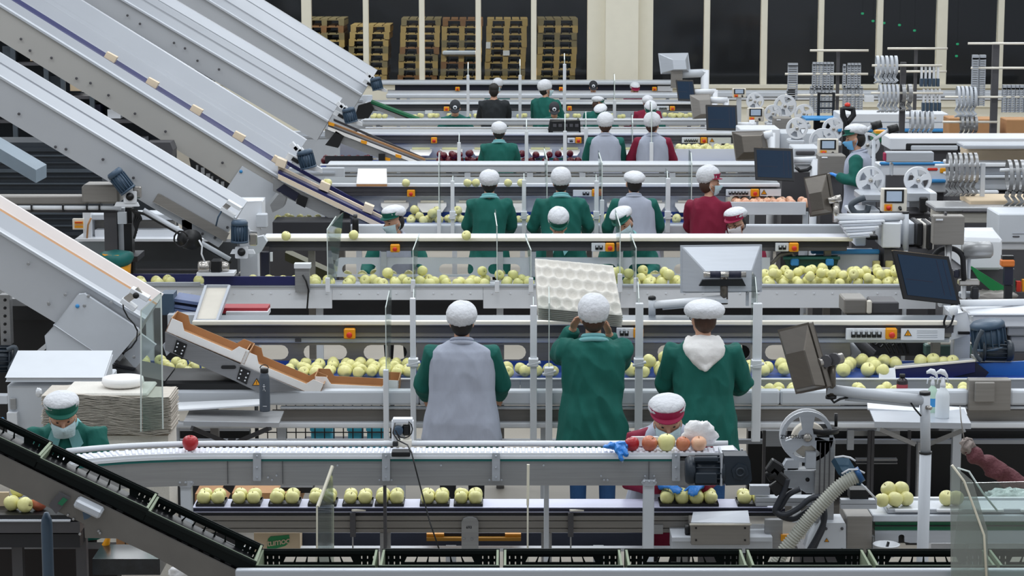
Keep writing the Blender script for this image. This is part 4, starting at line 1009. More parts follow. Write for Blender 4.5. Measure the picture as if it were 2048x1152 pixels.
for i0, i1 in ((0, 5), (5, 8), (8, 9), (9, 10), (10, 11)):
    sweep(MB(), pb[i0:i1+1], [(0, z3), (0, z4), (.008, z4), (.14, z4+.02), (.14, z3)]).build('side_beam', STEEL, cw)
zg = W(900, 887, 12.69).z-zb
gp = [p for p in path[2:-1]]+[Wz(1462, 907, zb)]
g = MB(); gpts = []
for i in range(len(gp)):
    d = gp[min(len(gp)-1, i+1)]-gp[max(0, i-1)]; d.normalize(); gpts.append(gp[i]+Vector((-d.y, d.x, 0))*.19+Vector((0, 0, zg)))
g.tube(gpts, .0165, 12).build('guide_tube', WHITE, cw)
for x in (514, 772, 992, 1352):
    m = MB().ppoly(rrect(x-8, 906, x+8, 962, 2), 12.475, .012); bolts(m, [(x, 912), (x, 935), (x, 955)], 12.475, .006); m.build('bracket', PALE, cw)
m = MB(); bolts(m, [(675, 931), (882, 931), (1087, 931), (1245, 923), (536, 955), (544, 960), (553, 951), (759, 960), (767, 960), (776, 960), (783, 960), (979, 960), (990, 960), (1003, 960), (1202, 952), (1208, 960), (1215, 960), (1290, 952), (1308, 952), (1289, 959), (1310, 959), (1400, 960)], 12.49, .006); m.build('bolt', PALE, cw)
for x in (455, 565, 1298): MB().pbox(x-.4, 922, x+.4, 968, 12.49, .012).build('joint', DSTEEL, cw)
def post(px0, px1, y0, Y, parent, m, d=.07):
    a = W(px0, y0, Y); b = W(px1, y0, Y); MB().box(a.x, b.x, Y, Y+d, 0, a.z).build('leg', m, parent, bevel=.004)
post(1287, 1309, 965, 12.44, cw, LIGHT); post(360, 382, 970, 12.5, cw, LIGHT); post(1088, 1098, 969, 12.7, cw, LIGHT); post(766, 772, 969, 12.7, cw, DSTEEL)
m = MB().ppoly([(1283, 966), (1287, 961), (1310, 961), (1314, 966), (1309, 972), (1288, 972)], 12.43, .02); bolts(m, [(1288, 963), (1298, 963), (1308, 963)], 12.43, .006); m.build('foot_plate', PALE, cw)
m = MB().ppoly([(356, 966), (361, 962), (384, 962), (388, 966), (382, 975), (360, 975)], 12.49, .02); bolts(m, [(360, 965), (371, 965), (383, 965)], 12.49, .007); m.build('foot_plate', PALE, cw)
# gear motor at its right end
def gear_motor(name, label, c, L, r, mt, ax=(1, 0, 0), parent=None):
    ax = Vector(ax).normalized(); t = parent or thing(name, label, 'motor', c)
    q = MB(); q.lathe([(r*.80, 0), (r*.98, .02), (r*.98, L*.14)], 18, c, ax).build('fan_cover', mt, t)
    q = MB(); q.lathe([(r*.86, L*.14), (r*.86, L*.55)], 18, Vector(c), ax)
    u = ax.orthogonal().normalized(); v = ax.cross(u)
    for i in range(16):
        a = 2*math.pi*i/16; d = u*math.cos(a)+v*math.sin(a); q.bar(Vector(c)+ax*L*.15+d*r*.92, Vector(c)+ax*L*.54+d*r*.92, .006, r*.16, 0, d)
    q.build('motor_body', mt, t)
    MB().lathe([(r*1.02, L*.55), (r*1.02, L*.60)], 18, c, ax).build('flange', mt, t)
    return t
mY = 12.40; t = W(1436, 972, mY)
mo = thing('gear_motor', 'dark blue grey gear motor at the right end of the white modular conveyor', 'motor', t)
c = W(1371, 940, mY); sc = 1/scale_at(mY)
gear_motor('', '', c, 130*sc, 31*sc, MOTORD, parent=mo)
MB().pbox(1389, 914, 1437, 924, mY-.085, .03).build('terminal_box', MOTORD, mo, bevel=.006)
MB().pbox(1391, 946, 1434, 968, mY-.09, .04).build('name_plate', MOTORD, mo, bevel=.006)
MB().ppoly([(1449, 913), (1496, 913), (1501, 922), (1503, 960), (1496, 969), (1452, 970), (1447, 960), (1447, 920)], mY-.07, .14).build('gearbox', MOTORD, mo, bevel=.01, seg=2)
hx = W(1480, 943, mY-.07); MB().lathe([(19*sc, 0), (18*sc, .015)], 6, hx, (0, -1, 0), 0, False).lathe([(10*sc, .0), (10*sc, .024), (6*sc, .024), (6*sc, .012)], 16, hx, (0, -1, 0)).build('output_boss', MOTORD, mo)
MB().pbox(1441, 906, 1445, 972, mY-.08, .16).build('ring', PALE, mo)
ec = thing('end_roller', 'white toothed end of the modular belt above the dark motor', 'roller', W(1470, 918, 12.5))
m = MB()
for i in range(8): m.lathe([(.018, 0), (.018, .025)], 10, W(1440+5*i, 903, 12.5)+Vector((0, .02+.015*i, 0)), (1, 0, 0))
MB().ppoly([(1430, 902), (1470, 900), (1486, 916), (1484, 919), (1432, 918)], 12.52, .12).build('belt_end', BELTW, ec); MB().pbox(1482, 899, 1486, 918, 12.5, .03).build('end_plate', STEEL, ec)
# things lying on it
apple('shine', Wz(378, 906, zb+.006)+Vector((0, .06, .043)), 'single shiny red apple on the white modular belt at left', None, 1.0, True)
for px, nm, k, lb in ((1265, 'shine', .9, 'red apple beside the crumpled blue glove'), (1300, 'mixed', .97, 'orange red apple left of the big green apple'), (1334, 'green', 1.12, 'big green apple in the row in front of the masked woman'), (1367, 'mixed', .92, 'orange red apple right of the big green apple'), (1399, 'peach', .95, 'pale red apple in front of the foam bag')):
    apple(nm, Wz(px, 905, zb+.006)+Vector((0, .055, .040*k)), lb, None, k, True)
gl = MB(); c0 = Wz(1234, 906, zb+.012)+Vector((0, .045, .02))
for i in range(12): ellip(gl, c0+Vector((R.uniform(-.045, .045), R.uniform(-.03, .03), R.uniform(-.01, .03))), R.uniform(.02, .035), R.uniform(.015, .03), R.uniform(.01, .02), None, 8, 6)
gl.tube([c0, c0+Vector((.04, -.07, 0)), c0+Vector((.055, -.10, -.02))], [.02, .018, .012], 8); gl.tube([c0, c0+Vector((.0, -.06, .005)), c0+Vector((.03, -.10, -.05))], [.02, .016, .01], 8)
me = None
tmp2 = bpy.data.scenes.new('bench'); TMP = tmp2
gm = remesh(gl, .006, 'crumpled_glove', 2); 
for v in gm.vertices: v.co += Vector((noise.noise(v.co*40), noise.noise(v.co*40+Vector((5, 0, 0))), noise.noise(v.co*40+Vector((0, 7, 0)))))*.012
gm.materials.append(GLOVE); go = bpy.data.objects.new('crumpled_glove', gm); COL.objects.link(go); tag(go, 'crumpled blue rubber glove lying on the white belt left of the red apples', 'glove')
def lump(name, c, rx, ry, rz, seed, m, label, cat, amp=.25, fr=3):
    q = MB(); ellip(q, (0, 0, 0), rx, ry, rz, None, 28, 16)
    me = bpy.data.meshes.new(name)
    for i, v in enumerate(q.v): q.v[i] = v*(1+amp*noise.noise(v.normalized()*fr+Vector((seed, 0, 0)))+amp*.4*noise.noise(v.normalized()*fr*3+Vector((seed, 3, 0))))
    zmin = min(v.z for v in q.v); me.from_pydata(q.v, [], q.f); me.polygons.foreach_set('use_smooth', [True]*len(q.f)); me.materials.append(m)
    o = bpy.data.objects.new(name, me); COL.objects.link(o); o.location = Vector(c)-Vector((0, 0, zmin)); return tag(o, label, cat)
FOAM = mat('foam_bag', '#ecebec', .6, bump=.4, bscale=25)
lump('foam_bag', Wz(1402, 905, zb+.006)+Vector((0, .12, 0)), .10, .04, .075, 4, FOAM, 'crumpled white foam bag behind the red apples at the belt end', 'bag')
tl = thing('white_tray', 'small white plastic tray in front of the bowed masked person', 'tray', Wz(1290, 905, zb+.006)+Vector((0, .2, 0)))
MB().ppoly(rrect(1259, 874, 1321, 892, 7), 12.62, .02).build('tray', WHITE, tl)
# sensor box with camera on the guide
sb = thing('sensor_camera', 'small white framed camera sensor with a black cable above the white conveyor', 'camera', W(803, 905, 12.72))
MB().pbox(785, 838, 825, 846, 12.70, .06).build('hood', WHITE, sb, bevel=.004)
for a in (783, 821): MB().pbox(a, 842, a+6, 884, 12.70, .05).build('bracket', WHITE, sb, bevel=.004)
MB().lathe([(.028, 0), (.028, .05), (.02, .055)], 16, W(797, 858, 12.74), (0, -1, 0)).build('lens', MOTORB, sb); MB().pbox(805, 850, 820, 872, 12.71, .05).build('housing', BLACK, sb, bevel=.008)
MB().pbox(795, 880, 823, 900, 12.66, .05).build('plate', CREAMLIP, sb, bevel=.004); MB().pbox(783, 904, 820, 914, 12.42, .08).build('clamp', BLACK, sb, bevel=.004); MB().pbox(785, 884, 796, 893, 12.64, .03).build('clamp', BLACK, sb, bevel=.004)
cab = [W(790, 846, 12.64), W(786, 866, 12.6), W(795, 880, 12.6), W(815, 890, 12.55), W(823, 905, 12.42), W(832, 940, 12.4), W(845, 990, 12.38), W(860, 1045, 12.3), W(878, 1098, 12.2)]
MB().tube(cab, .0045, 6).build('cable', BLACK, sb)
MB().tube([W(818, 850, 12.66)]+[W(808+17*math.cos(a), 858+18*math.sin(a), 12.66) for a in [i*.5-1 for i in range(9)]]+[W(800, 880, 12.64)], .004, 6).build('cable', BLACK, sb)

# lower packing belt with apple four packs
YP = 12.85; zp = W(900, 1015, YP).z
pk = thing('packing_belt', 'lower belt carrying rows of green apples in small trays, with a dark front edge', 'conveyor', (0, YP, 0))
LAV = mat('lavender_belt', '#c9cbe2', .4, var=.04)
xa, xb = W(385, 1015, YP).x, W(1380, 1015, YP).x; xe = W(1560, 1015, YP).x
MB().box(xa, xe, YP, YP+.2, zp-.03, zp).build('belt', LAV, pk)
MB().pbox(385, 1017, 1570, 1023, YP-.01, .03).build('front_edge', NAVY, pk); MB().pbox(385, 1023.5, 1570, 1025, YP-.015, .03).build('wear_strip', LAV, pk); MB().pbox(385, 1025, 1570, 1032, YP+.0, .15).build('shadow_gap', DARK, pk)
for y0, y1 in ((1032, 1041.5), (1042.5, 1056.5), (1057.5, 1065.5)): MB().pbox(375, y0, 1385, y1, YP-.015, .06).build('beam', WARM, pk, bevel=.003)
MB().pbox(375, 1033, 1385, 1065, YP+.0, .04).build('beam_core', DSTEEL, pk)
m = MB().ppoly([(923, 1100), (923, 1045), (927, 1038), (935, 1035), (945, 1035), (953, 1038), (957, 1045), (957, 1100)], YP-.05, .02); bolts(m, [(928, 1077), (944, 1078)], YP-.05, .008); m.build('foot_plate', STEEL, pk)
text('693', W(938, 1055, YP-.052), .022, DARK, pk)
for x in (706, 1142):
    MB().pbox(x-6, 1027, x+5, 1074, YP-.045, .025).build('side_bracket', DSTEEL, pk); MB().pbox(x-2, 1074, x+1, 1100, YP-.03, .012).build('rod', STEEL, pk)
    MB().bar(W(x-2, 1021, YP-.03), W(x+52, 1019.5, YP+.03), .02, .008).build('guide_flap', CREAMLIP, pk)
for x in (767, 1094): MB().pbox(x-6, 1066, x+6, 1096, YP+.02, .03).build('stub_leg', STEEL, pk); 
legs(pk, YP+.05, zp-.1, (400, 767, 1094, 1370), m=STEEL)
MB().pbox(1296, 1050, 1326, 1068, YP-.03, .015).build('plate', STEEL, pk)
packs = [(392, 448), (462, 520), (537, 598), (616, 672), (685, 744), (750, 807), (840, 898), (908, 965), (1320, 1380), (1380, 1437), (1476, 1534)]
for i, (a, b) in enumerate(packs):
    tY = YP+.02
    x0, x1 = W(a, 1015, tY).x, W(b, 1015, tY).x
    tr = MB(); tr.box(x0, x1, tY, tY+.16, zp, zp+.003); tr.box(x0, x1, tY-.003, tY, zp, zp+.016).box(x0, x1, tY+.16, tY+.163, zp, zp+.016).box(x0-.002, x0, tY, tY+.16, zp, zp+.016).box(x1, x1+.002, tY, tY+.16, zp, zp+.016)
    tag(tr.build('apple_tray', BLACK), 'thin black tray of four green apples, %s from the left on the lower belt' % ORD[i], 'tray', 'black trays on the lower belt')
    k = .93
    for dx in (.25, .75):
        for dy in (.045, .125): apple('green', Vector((x0+(x1-x0)*dx, tY+dy, zp+.003+.040*k)), '%s %s green apple of the %s black tray from the left, lower belt' % ('front' if dy < .1 else 'rear', 'left' if dx < .5 else 'right', ORD[i]), 'apples in black trays on the lower belt', k*R.uniform(.92, 1.0), True)
# under it
ur = thing('lower_rail', 'white floor rail of the lower belt above the level crates', 'rail', (0, 12.95, 0))
MB().pbox(300, 1096, 1500, 1103, 13.02, .05).build('rail', WHITE, ur); legs(ur, 13.03, W(900, 1103, 12.95).z, (350, 900, 1200))
tag(MB().pbox(604, 1066, 1300, 1096, 13.15, .3).build('navy_bin', mat('navy_bin', '#2c3348', .6)), 'long navy bin below the lower belt', 'bin')
ys = thing('yellow_bar', 'long yellow edged bar lying below the lower belt', 'bar', W(946, 1085, 13.0))
MB().pbox(853, 1068, 888, 1076, 13.02, .08).pbox(1010, 1068, 1042, 1076, 13.02, .08).build('end_pad', YEL, ys); MB().pbox(853, 1076, 1042, 1082, 13.0, .1).build('bar', mat('ochre', '#b98324', .6), ys); MB().pbox(888, 1066, 1010, 1076, 13.04, .06).build('dark_pad', NAVY, ys)
pb_ = thing('printed_carton', 'brown carton with a green printed badge below the lower belt', 'carton', W(555, 1104, 13.0))
MB().pbox(508, 1066, 600, 1104, 13.0, .3).build('carton', CARDL, pb_)
GRN = mat('print_green', '#2f8c55', .7)
MB().ppoly([(538, 1101), (534, 1096), (536, 1078), (541, 1073), (578, 1070), (579, 1076), (577, 1087), (570, 1092)], 12.996, .004).build('badge', GRN, pb_)
text('tumoc', W(556, 1084, 12.992), .056, CARDL, pb_, shear=.15, rot=(math.pi/2, math.radians(-9), 0), space=.9)
tag(MB().pbox(464, 986, 600, 1012, 14.2, .35).build('carton', CARD), 'open brown carton behind the apple trays at left', 'carton')
tag(MB().ppoly([(390, 988), (440, 985), (432, 996), (450, 1010), (390, 1012)], 14.1, .3).build('carton', CARD), 'brown carton with a torn flap behind the first apple trays', 'carton')
MB_ = MB().pbox(560, 975, 625, 986, 14.25, .3); tag(MB_.build('black_tool_tray', BLACK), 'black tray on the brown carton under the grey beam', 'tray')
ct = thing('carton', 'brown carton under the crate incline at left', 'carton', W(270, 1115, 12.9))
MB().pbox(233, 1076, 312, 1130, 12.9, .3).build('carton', CARD, ct); MB().pbox(250, 1076, 252, 1130, 12.89, .005).build('strap', DARK, ct)
MB().pbox(230, 1115, 315, 1118, 12.6, .02).build('strap', DARK, ct)
oc = MB().loft([ering(W(x, y, 12.5), rx*sc, .03, 10) for x, y, rx in ((205, 1112, 9), (207, 1100, 10), (212, 1088, 8), (216, 1076, 5), (217, 1070, 3))]); tag(oc.build('orange_cone', YEL), 'slanted orange cone beside the brown carton at lower left', 'cone')
cv2 = MB().pbox(185, 1118, 320, 1150, 12.2, .3); tag(cv2.build('plastic_wrap', mat('grey_wrap', '#23282e', .2, var=.3, vscale=20)), 'shiny dark wrap roll at the bottom left', 'wrap')
lump('white_bag', W(372, 1165, 11.9), .09, .06, .05, 9, FOAM, 'white cloth peeking out under the crate incline', 'cloth')

tag(MB().box(W(-80, 1070, 13.05).x, W(232, 1070, 13.05).x, 13.05, 13.2, 0, W(100, 1098, 13.05).z).build('dark_backing', mat('dark_brown_panel', '#1d1517', .6)), 'dark brown panel added to darken the space below the belt at the left', 'locker')  # dark panel added to deepen the darkness below the belt
tag(MB().box(W(300, 1070, 14.6).x, W(470, 1070, 14.6).x, 14.6, 14.7, 0, W(400, 970, 14.6).z).build('dark_backing', DARK), 'dark backing panel behind the first apple trays', 'locker')
# clear partitions in the foreground
def acryl(label, pts3, bars, thick=.006, em=EDGEC):
    mid = sum((Vector(p) for p in pts3), Vector())/len(pts3); zlo = min(p[2] for p in pts3)
    t = thing('acrylic_screen', label, 'screen', (mid.x, mid.y, zlo)); m = MB(); sheet(m, pts3, thick); m.build('sheet', CLEAR, t)
    for a, b, r in bars: MB().bar(a, b, r, r).build('edge', em, t)
    return t
acryl('clear partition with a slanted cream edge at left in the foreground', [W(634, 1170, 11.75), W(634, 1012, 11.75), W(665, 932, 11.9), W(668, 1010, 12.25), W(668, 1150, 12.25)], [(W(636, 1013, 11.75), W(665, 932, 11.9), .013), (W(634, 1170, 11.75), W(634, 1013, 11.75), .009), (W(667, 1152, 12.25), W(667, 1010, 12.25), .005)])
acryl('clear partition seen edge on as a thin cream line in the foreground', [W(1056, 1170, 11.7), W(1056, 929, 11.7), W(1058, 929, 12.2), W(1058, 1160, 12.2)], [(W(1055.5, 1010, 11.69), W(1056.5, 929, 11.69), .014), (W(1055, 1170, 11.69), W(1055.5, 1010, 11.69), .009)])
SMOKE = clear('smoky_acrylic', '#dfe6e2', 0.10, 0.88, .16); MATS['smoky_acrylic'] = SMOKE
rp = thing('acrylic_screen', 'big hazy clear panel at the lower right corner', 'screen', W(1960, 1160, 11.0))
MB().ppoly([(1902, 1175), (1901, 932), (1908, 931), (1945, 962), (1975, 1060), (1978, 1175)], 11.0, .008).build('sheet', SMOKE, rp)
MB().ppoly([(1925, 966), (2120, 962), (2120, 1175), (1900, 1175), (1912, 1060)], 11.03, .006).build('sheet', CLEAR, rp)
MB().tube([W(1904, 930, 10.99), W(1928, 962, 10.99), W(1948, 1015, 10.99), W(1968, 1070, 10.99), W(1974, 1175, 10.99)], .006, 6).build('edge', EDGEC, rp)
MB().tube([W(1915, 936, 11.06), W(1938, 943, 11.06), W(1965, 985, 11.06), W(1995, 1022, 11.06)], .005, 6).build('edge', EDGE, rp)
bpy.data.scenes.remove(TX) if False else None
# ---------------------------------------------------------------- partitions, monitors and things on the tables
def partition(label, px, Y, ytop, ypost, ybot, wpx=15, depth=.45, slant=0, pane_w=0.0, clamp=None):
    t = thing('acrylic_screen', label, 'screen', W(px, ybot, Y)); a, b = W(px-wpx/2, ypost, Y), W(px+wpx/2, ybot, Y)
    MB().box(a.x, b.x, Y, Y+.04, b.z, a.z).build('post', WHITE, t, bevel=.004)
    if clamp:
        m = MB().pbox(px-wpx*.75, clamp-9, px+wpx*.75, clamp+7, Y-.02, .07); m.tube([W(px-wpx, clamp+4, Y-.01), W(px+wpx*1.1, clamp-3, Y-.01)], .012, 8); m.build('clamp', WHITE, t, bevel=.004)
    x = W(px, ypost, Y).x; zt = W(px, ytop, Y).z; zl = b.z+(a.z-b.z)*.35
    sh = MB(); pts = [(x, Y+.02, zl), (x, Y+.02, zt-.10), (x+slant, Y+.14, zt), (x+slant+pane_w, Y+depth, zt), (x+pane_w, Y+depth, zl)]
    sheet(sh, pts[:2]+[pts[4]], .006) if False else None
    q = [Vector(p) for p in pts]; sh.add(q+[p+Vector((.006, 0, 0)) for p in q], [(0, 1, 4), (1, 2, 3), (1, 3, 4), (9, 6, 5), (8, 7, 6), (9, 8, 6)]); sh.build('sheet', CLEAR, t)
    e = MB(); w = max(.006, .0045*Y/12); e.bar(q[0], q[1], w, w); e.bar(q[1], q[2], w, w); e.build('edge', EDGE, t)
    return t
for px, ytop, ypost, ybot, sl, lb, cl in ((772, 588, 740, 884, .02, 'clear partition left of the grey vest worker, with a slanted tip', None), (826, 585, 597, 884, 0, 'white post partition at the left elbow of the grey vest worker', 727), (1067, 600, 612, 884, 0, 'white post partition between the grey vest and the tray carrier', 727), (1098, 580, 740, 884, 0, 'low white post partition at the left arm of the tray carrier', 745), (1278, 570, 607, 884, 0, 'white post partition between the two green coats', 727), (1514, 560, 607, 884, 0, 'white post partition right of the white hooded worker', 730)):
    partition(lb, px, 15.88, ytop, ypost, ybot, 13 if px > 800 else 12, .4, sl, clamp=cl)
for px, ytop, ypost, sl, lb in ((655, 437, 556, .07, 'wide clear partition at the left end of the second table'), (826, 478, 560, .04, 'clear partition below the masked woman'), (994, 430, 562, -.02, 'clear partition below the first green coat of the middle row'), (1062, 478, 556, -.05, 'clear partition left of the pulp trays'), (1240, 430, 548, -.03, 'clear partition right of the pulp trays'), (1272, 474, 556, -.04, 'clear partition at the left of the big monitor back')):
    partition(lb+' on the second line', px, 19.86, ytop, ypost, 585, 9, .45, sl, pane_w=.04 if px == 655 else 0)
for px, ytop, ypost, ybot, lb in ((878, 308, 420, 468, 'first from the left'), (905, 355, 362, 468, 'second from the left'), (1048, 350, 360, 468, 'beside the wide green coat'), (1094, 300, 400, 466, 'left of the leaning grey vest'), (1193, 352, 362, 468, 'right of the wide green coat'), (1204, 308, 400, 466, 'at the raised clear corner'), (1336, 345, 357, 466, 'right of the leaning grey vest'), (1383, 308, 400, 466, 'left of the dark red coat')):
    partition('clear partition with white post in the middle row, '+lb, px, 24.39, ytop, ypost, ybot, 8, .5, -.03 if px in (1204, 1094) else 0, clamp=432 if ypost < 380 else None)
for px, ytop, ypost, ybot, lb in ((918, 270, 285, 330, 'left of the green coat'), (1053, 240, 262, 330, 'right of the green coat'), (1130, 230, 262, 330, 'by the red apples'), (1172, 225, 255, 330, 'left of the grey vest with green sleeves'), (1265, 232, 290, 330, 'between both grey vests'), (1303, 208, 285, 328, 'before the grey vest with dark red sleeves')):
    partition('small white partition post in the fourth row, '+lb, px, 30.89 if px < 1300 else 30.45, ytop, ypost, ybot, 7, .5)
for px, ytop, ypost, ybot, lb in ((936, 126, 150, 240, 'left of the black jacket'), (1040, 120, 150, 240, 'left of the far green coat'), (1129, 108, 128, 240, 'right of the far green coat'), (1229, 150, 200, 240, 'near the cream pillar')):
    partition('tall thin partition post in the far row, '+lb, px, 38.44, ytop, ypost, ybot, 6, .5)

SCREEN = mat('screen_blue', '#0b1826', .12, var=.4, vscale=1.2, col2='#10304a', emit='#10365a', estr=.12)
SCRG = mat('screen_grey', '#9fb0c4', .2, var=.1, emit='#9fb0c4', estr=.25)
BEZEL = mat('bezel', '#15161b', .35); BRONZE = mat('dark_stainless', '#6a645d', .32, .6, var=.08, stretch=(1, 1, 6))
def quad3(TL, TR, BL, Ys):
    a, b, c = W(*TL, Ys[0]), W(*TR, Ys[1]), W(*BL, Ys[2]); return a, b-a, c-a
def monitor(label, TL, TR, BL, Ys, back=False, mt=None, deep=.12, inner=(.28, .30, .85, .92)):
    """flat industrial monitor from three corners; back=True shows the pyramid shaped rear housing"""
    o, u, v = quad3(TL, TR, BL, Ys); n = u.cross(v).normalized()
    if n.y < 0: n = -n     # pointing away from the viewer
    t = thing('monitor', label, 'monitor', o+v+u/2); mt = mt or PALE
    f = MB(); f.prism([o, o+u, o+u+v, o+v], n*(.035 if not back else -.0) if not back else n*.03); f.build('case', BEZEL if not back else mt, t, bevel=.004)
    if not back:
        p = lambda a, b, k: o+u*a+v*b-n*k
        MB().prism([p(.05, .07, .001), p(.95, .07, .001), p(.95, .93, .001), p(.05, .93, .001)], -n*.003).build('screen', SCREEN, t)
        m = MB()
        for b in (.58,): m.prism([p(.1, b, .004), p(.58, b, .004), p(.58, b+.012, .004), p(.1, b+.012, .004)], -n*.001)
        for a in (.74, .86): m.prism([p(a, .1, .004), p(a+.012, .1, .004), p(a+.012, .85, .004), p(a, .85, .004)], -n*.001)
        m.build('screen_line', NAVY, t)
        MB().prism([p(-.005, -.012, .0), p(1.0, -.012, .0), p(1.0, .0, .0), p(-.005, .0, .0)], n*.035).build('top_edge', mat('bezel_edge', '#b7a58e', .4), t)
        MB().prism([p(.3, .3, -.035), p(.7, .3, -.035), p(.7, .7, -.035), p(.3, .7, -.035)], n*.05).build('mount', DSTEEL, t)
    else:
        a0, b0, a1, b1 = inner; q = lambda a, b, k: o+u*a+v*b-n*k
        outer = [q(.01, .01, 0), q(.99, .01, 0), q(.99, .99, 0), q(.01, .99, 0)]; inn = [q(a0, b0, deep), q(a1, b0, deep), q(a1, b1, deep), q(a0, b1, deep)]
        MB().loft([outer, inn], 0, False).build('rear_housing', mt, t, bevel=.006)
    return t, o, u, v, n
CHROME = mat('chrome', '#b9b4ae', .22, .8, var=.05)
def rod(p, q, r, m, name, parent=None, label=None, cat=None):
    x = MB().tube([p, q], r, 12)
    o = x.build(name, m, parent)
    if parent is None: tag(o, label, cat)
    return o
# big steel monitor back on the near overhead conveyor
t, o, u, v, n = monitor('big pale steel monitor seen from behind, on a white arm above the near overhead conveyor', (1362, 492), (1523, 490), (1362, 585), (17.35, 17.35, 17.32), True, PALE, .13, (.28, .52, .86, .97))
rod(W(1407, 549, 17.14), W(1492, 549, 17.14), .022, CHROME, 'hinge', t); rod(W(1420, 549, 17.135), W(1441, 549, 17.135), .026, NAVY, 'hinge_grip', t); rod(W(1458, 549, 17.135), W(1482, 549, 17.135), .026, NAVY, 'hinge_grip', t)
MB().ppoly([(1405, 560), (1485, 558), (1492, 572), (1398, 572)], 17.16, .04).build('dark_bracket', BEZEL, t)
rod(W(1448, 550, 17.2), W(1448, 608, 17.2), .030, BRONZE, 'stem', t)
rod(W(1308, 610, 17.2), W(1452, 597, 17.2), .030, WHITE, 'arm', t); rod(W(1325, 617, 17.22), W(1430, 608, 17.22), .012, LIGHT, 'cable_duct', t)
rod(W(1304, 632, 17.2), W(1304, 597, 17.2), .028, LIGHT, 'arm_post', t); MB().lathe([(.03, 0), (.03, .02), (.015, .03)], 12, W(1304, 599, 17.2)).build('cap', BLACK, t)
MB().pbox(1492, 585, 1498, 612, 17.3, .03).build('bracket', LIGHT, t); MB().pbox(1430, 599, 1456, 606, 17.17, .06).build('bracket', LIGHT, t)
MB().tube([W(1494, 590, 17.3), W(1505, 560, 17.28), W(1507, 600, 17.28)], .006, 6).build('cable', WHITE, t)
# right blue screen monitor
t, o, u, v, n = monitor('tilted dark blue screen monitor at the right above the end of the near overhead conveyor', (1788, 501), (1897, 514), (1811, 596), (17.45, 17.6, 17.38))
rod(W(1880, 607, 17.55), W(2150, 603, 18.3), .028, WHITE, 'arm', t); rod(W(1905, 617, 17.6), W(1900, 606, 17.6), .03, CHROME, 'joint', t)
rod(W(2145, 603, 18.3), Vector((W(2145, 603, 18.3).x, 18.3, 0)), .03, WHITE, 'arm_post', t)
# monitor back at the right, on the pole near the tape machine
t, o, u, v, n = monitor('dark stainless monitor back on the jointed arm right of the hooded worker', (1556, 661), (1617, 646), (1592, 787), (12.75, 12.5, 12.6), True, BRONZE, .07, (.35, .40, .95, .95))
rod(W(1636, 727, 12.42), W(1683, 716, 12.5), .030, CHROME, 'swivel', t)
for x, y in ((1652, 723), (1668, 719)): rod(W(x-1, y, 12.4), W(x+2, y-1, 12.42), .034, DSTEEL, 'swivel_ring', t)
MB().ppoly([(1605, 727), (1640, 718), (1645, 735), (1612, 757)], 12.46, .05).build('mount_block', NAVY, t)
rod(W(1662, 728, 12.5), W(1662, 795, 12.5), .027, BRONZE, 'stem', t); rod(W(1662, 791, 12.5), W(1662, 797, 12.5), .031, BLACK, 'collar', t)
rod(W(1654, 779, 12.5), W(1845, 800, 12.5), .030, LIGHT, 'arm', t); rod(W(1690, 797, 12.52), W(1838, 811, 12.52), .012, LIGHT, 'cable_duct', t)
MB().tube([W(1662, 797, 12.48), W(1668, 805, 12.47), W(1680, 798, 12.47), W(1695, 795, 12.5)], .007, 8).build('cable', BLACK, t)
MB().tube([W(1822, 806, 12.48), W(1830, 818, 12.46), W(1842, 832, 12.47)], .005, 6).build('cable', BLACK, t)
mp_ = thing('monitor_post', 'thick white post carrying the jointed monitor arm at the lower right', 'post', W(1850, 1152, 12.5).xy.to_3d())
MB().tube([W(1851, 905, 12.5)]*1+[Vector((W(1851, 905, 12.5).x, 12.5, 0))], .0335, 16).build('post', LIGHT, mp_)
MB().tube([W(1850, 786, 12.5), W(1851, 905, 12.5)], .0285, 16).build('upper_post', LIGHT, mp_); MB().tube([W(1850, 783, 12.5), W(1850, 789, 12.5)], .031, 16).build('cap', BLACK, mp_); MB().tube([W(1851, 903, 12.5), W(1851, 907, 12.5)], .036, 16).build('ring', BLACK, mp_)
MB().lathe([(.012, 0), (.012, .03), (.006, .035)], 8, W(1852, 815, 12.47), (1, -.6, 0)).build('knob', CHROME, mp_)
# monitors farther back
t, o, u, v, n = monitor('dark blue screen monitor above the peach coloured apples', (1509, 295), (1585, 298), (1512, 358), (24.6, 24.6, 24.5))
rod(W(1587, 321, 24.7), W(1632, 319, 24.7), .035, WHITE, 'arm', t); rod(W(1628, 318, 24.7), Vector((W(1628, 318, 24.7).x, 24.7, 0)), .04, WHITE, 'arm_post', t)
MB().tube([W(1592, 335, 24.7), W(1600, 342, 24.65), W(1615, 340, 24.65), W(1625, 332, 24.7)], .02, 8).build('cable', BLACK, t)
t, o, u, v, n = monitor('dark stainless monitor back standing at a slant right of the peach coloured apples', (1608, 356), (1654, 347), (1620, 433), (21.1, 20.8, 21.0), True, BRONZE, .08, (.4, .45, .95, .9))
rod(W(1657, 402, 20.7), W(1682, 396, 20.7), .033, CHROME, 'swivel', t); rod(W(1672, 405, 20.7), W(1672, 444, 20.7), .03, CHROME, 'stem', t); rod(W(1668, 434, 20.7), W(1808, 433, 20.7), .032, WHITE, 'arm', t); rod(W(1690, 442, 20.72), W(1800, 440, 20.72), .012, LIGHT, 'cable_duct', t)
rod(W(1811, 424, 20.7), W(1811, 500, 20.7), .03, LIGHT, 'arm_post', t); MB().tube([W(1811, 423, 20.7), W(1811, 427, 20.7)], .032, 12).build('cap', BLACK, t)
rod(Vector((W(1811, 500, 20.7).x, 20.7, 0)), W(1811, 500, 20.7), .028, LIGHT, 'floor_post', t)
t, o, u, v, n = monitor('small dark screen monitor at the right end of the fifth line', (1412, 210), (1473, 211), (1414, 259), (31.5, 31.5, 31.4))
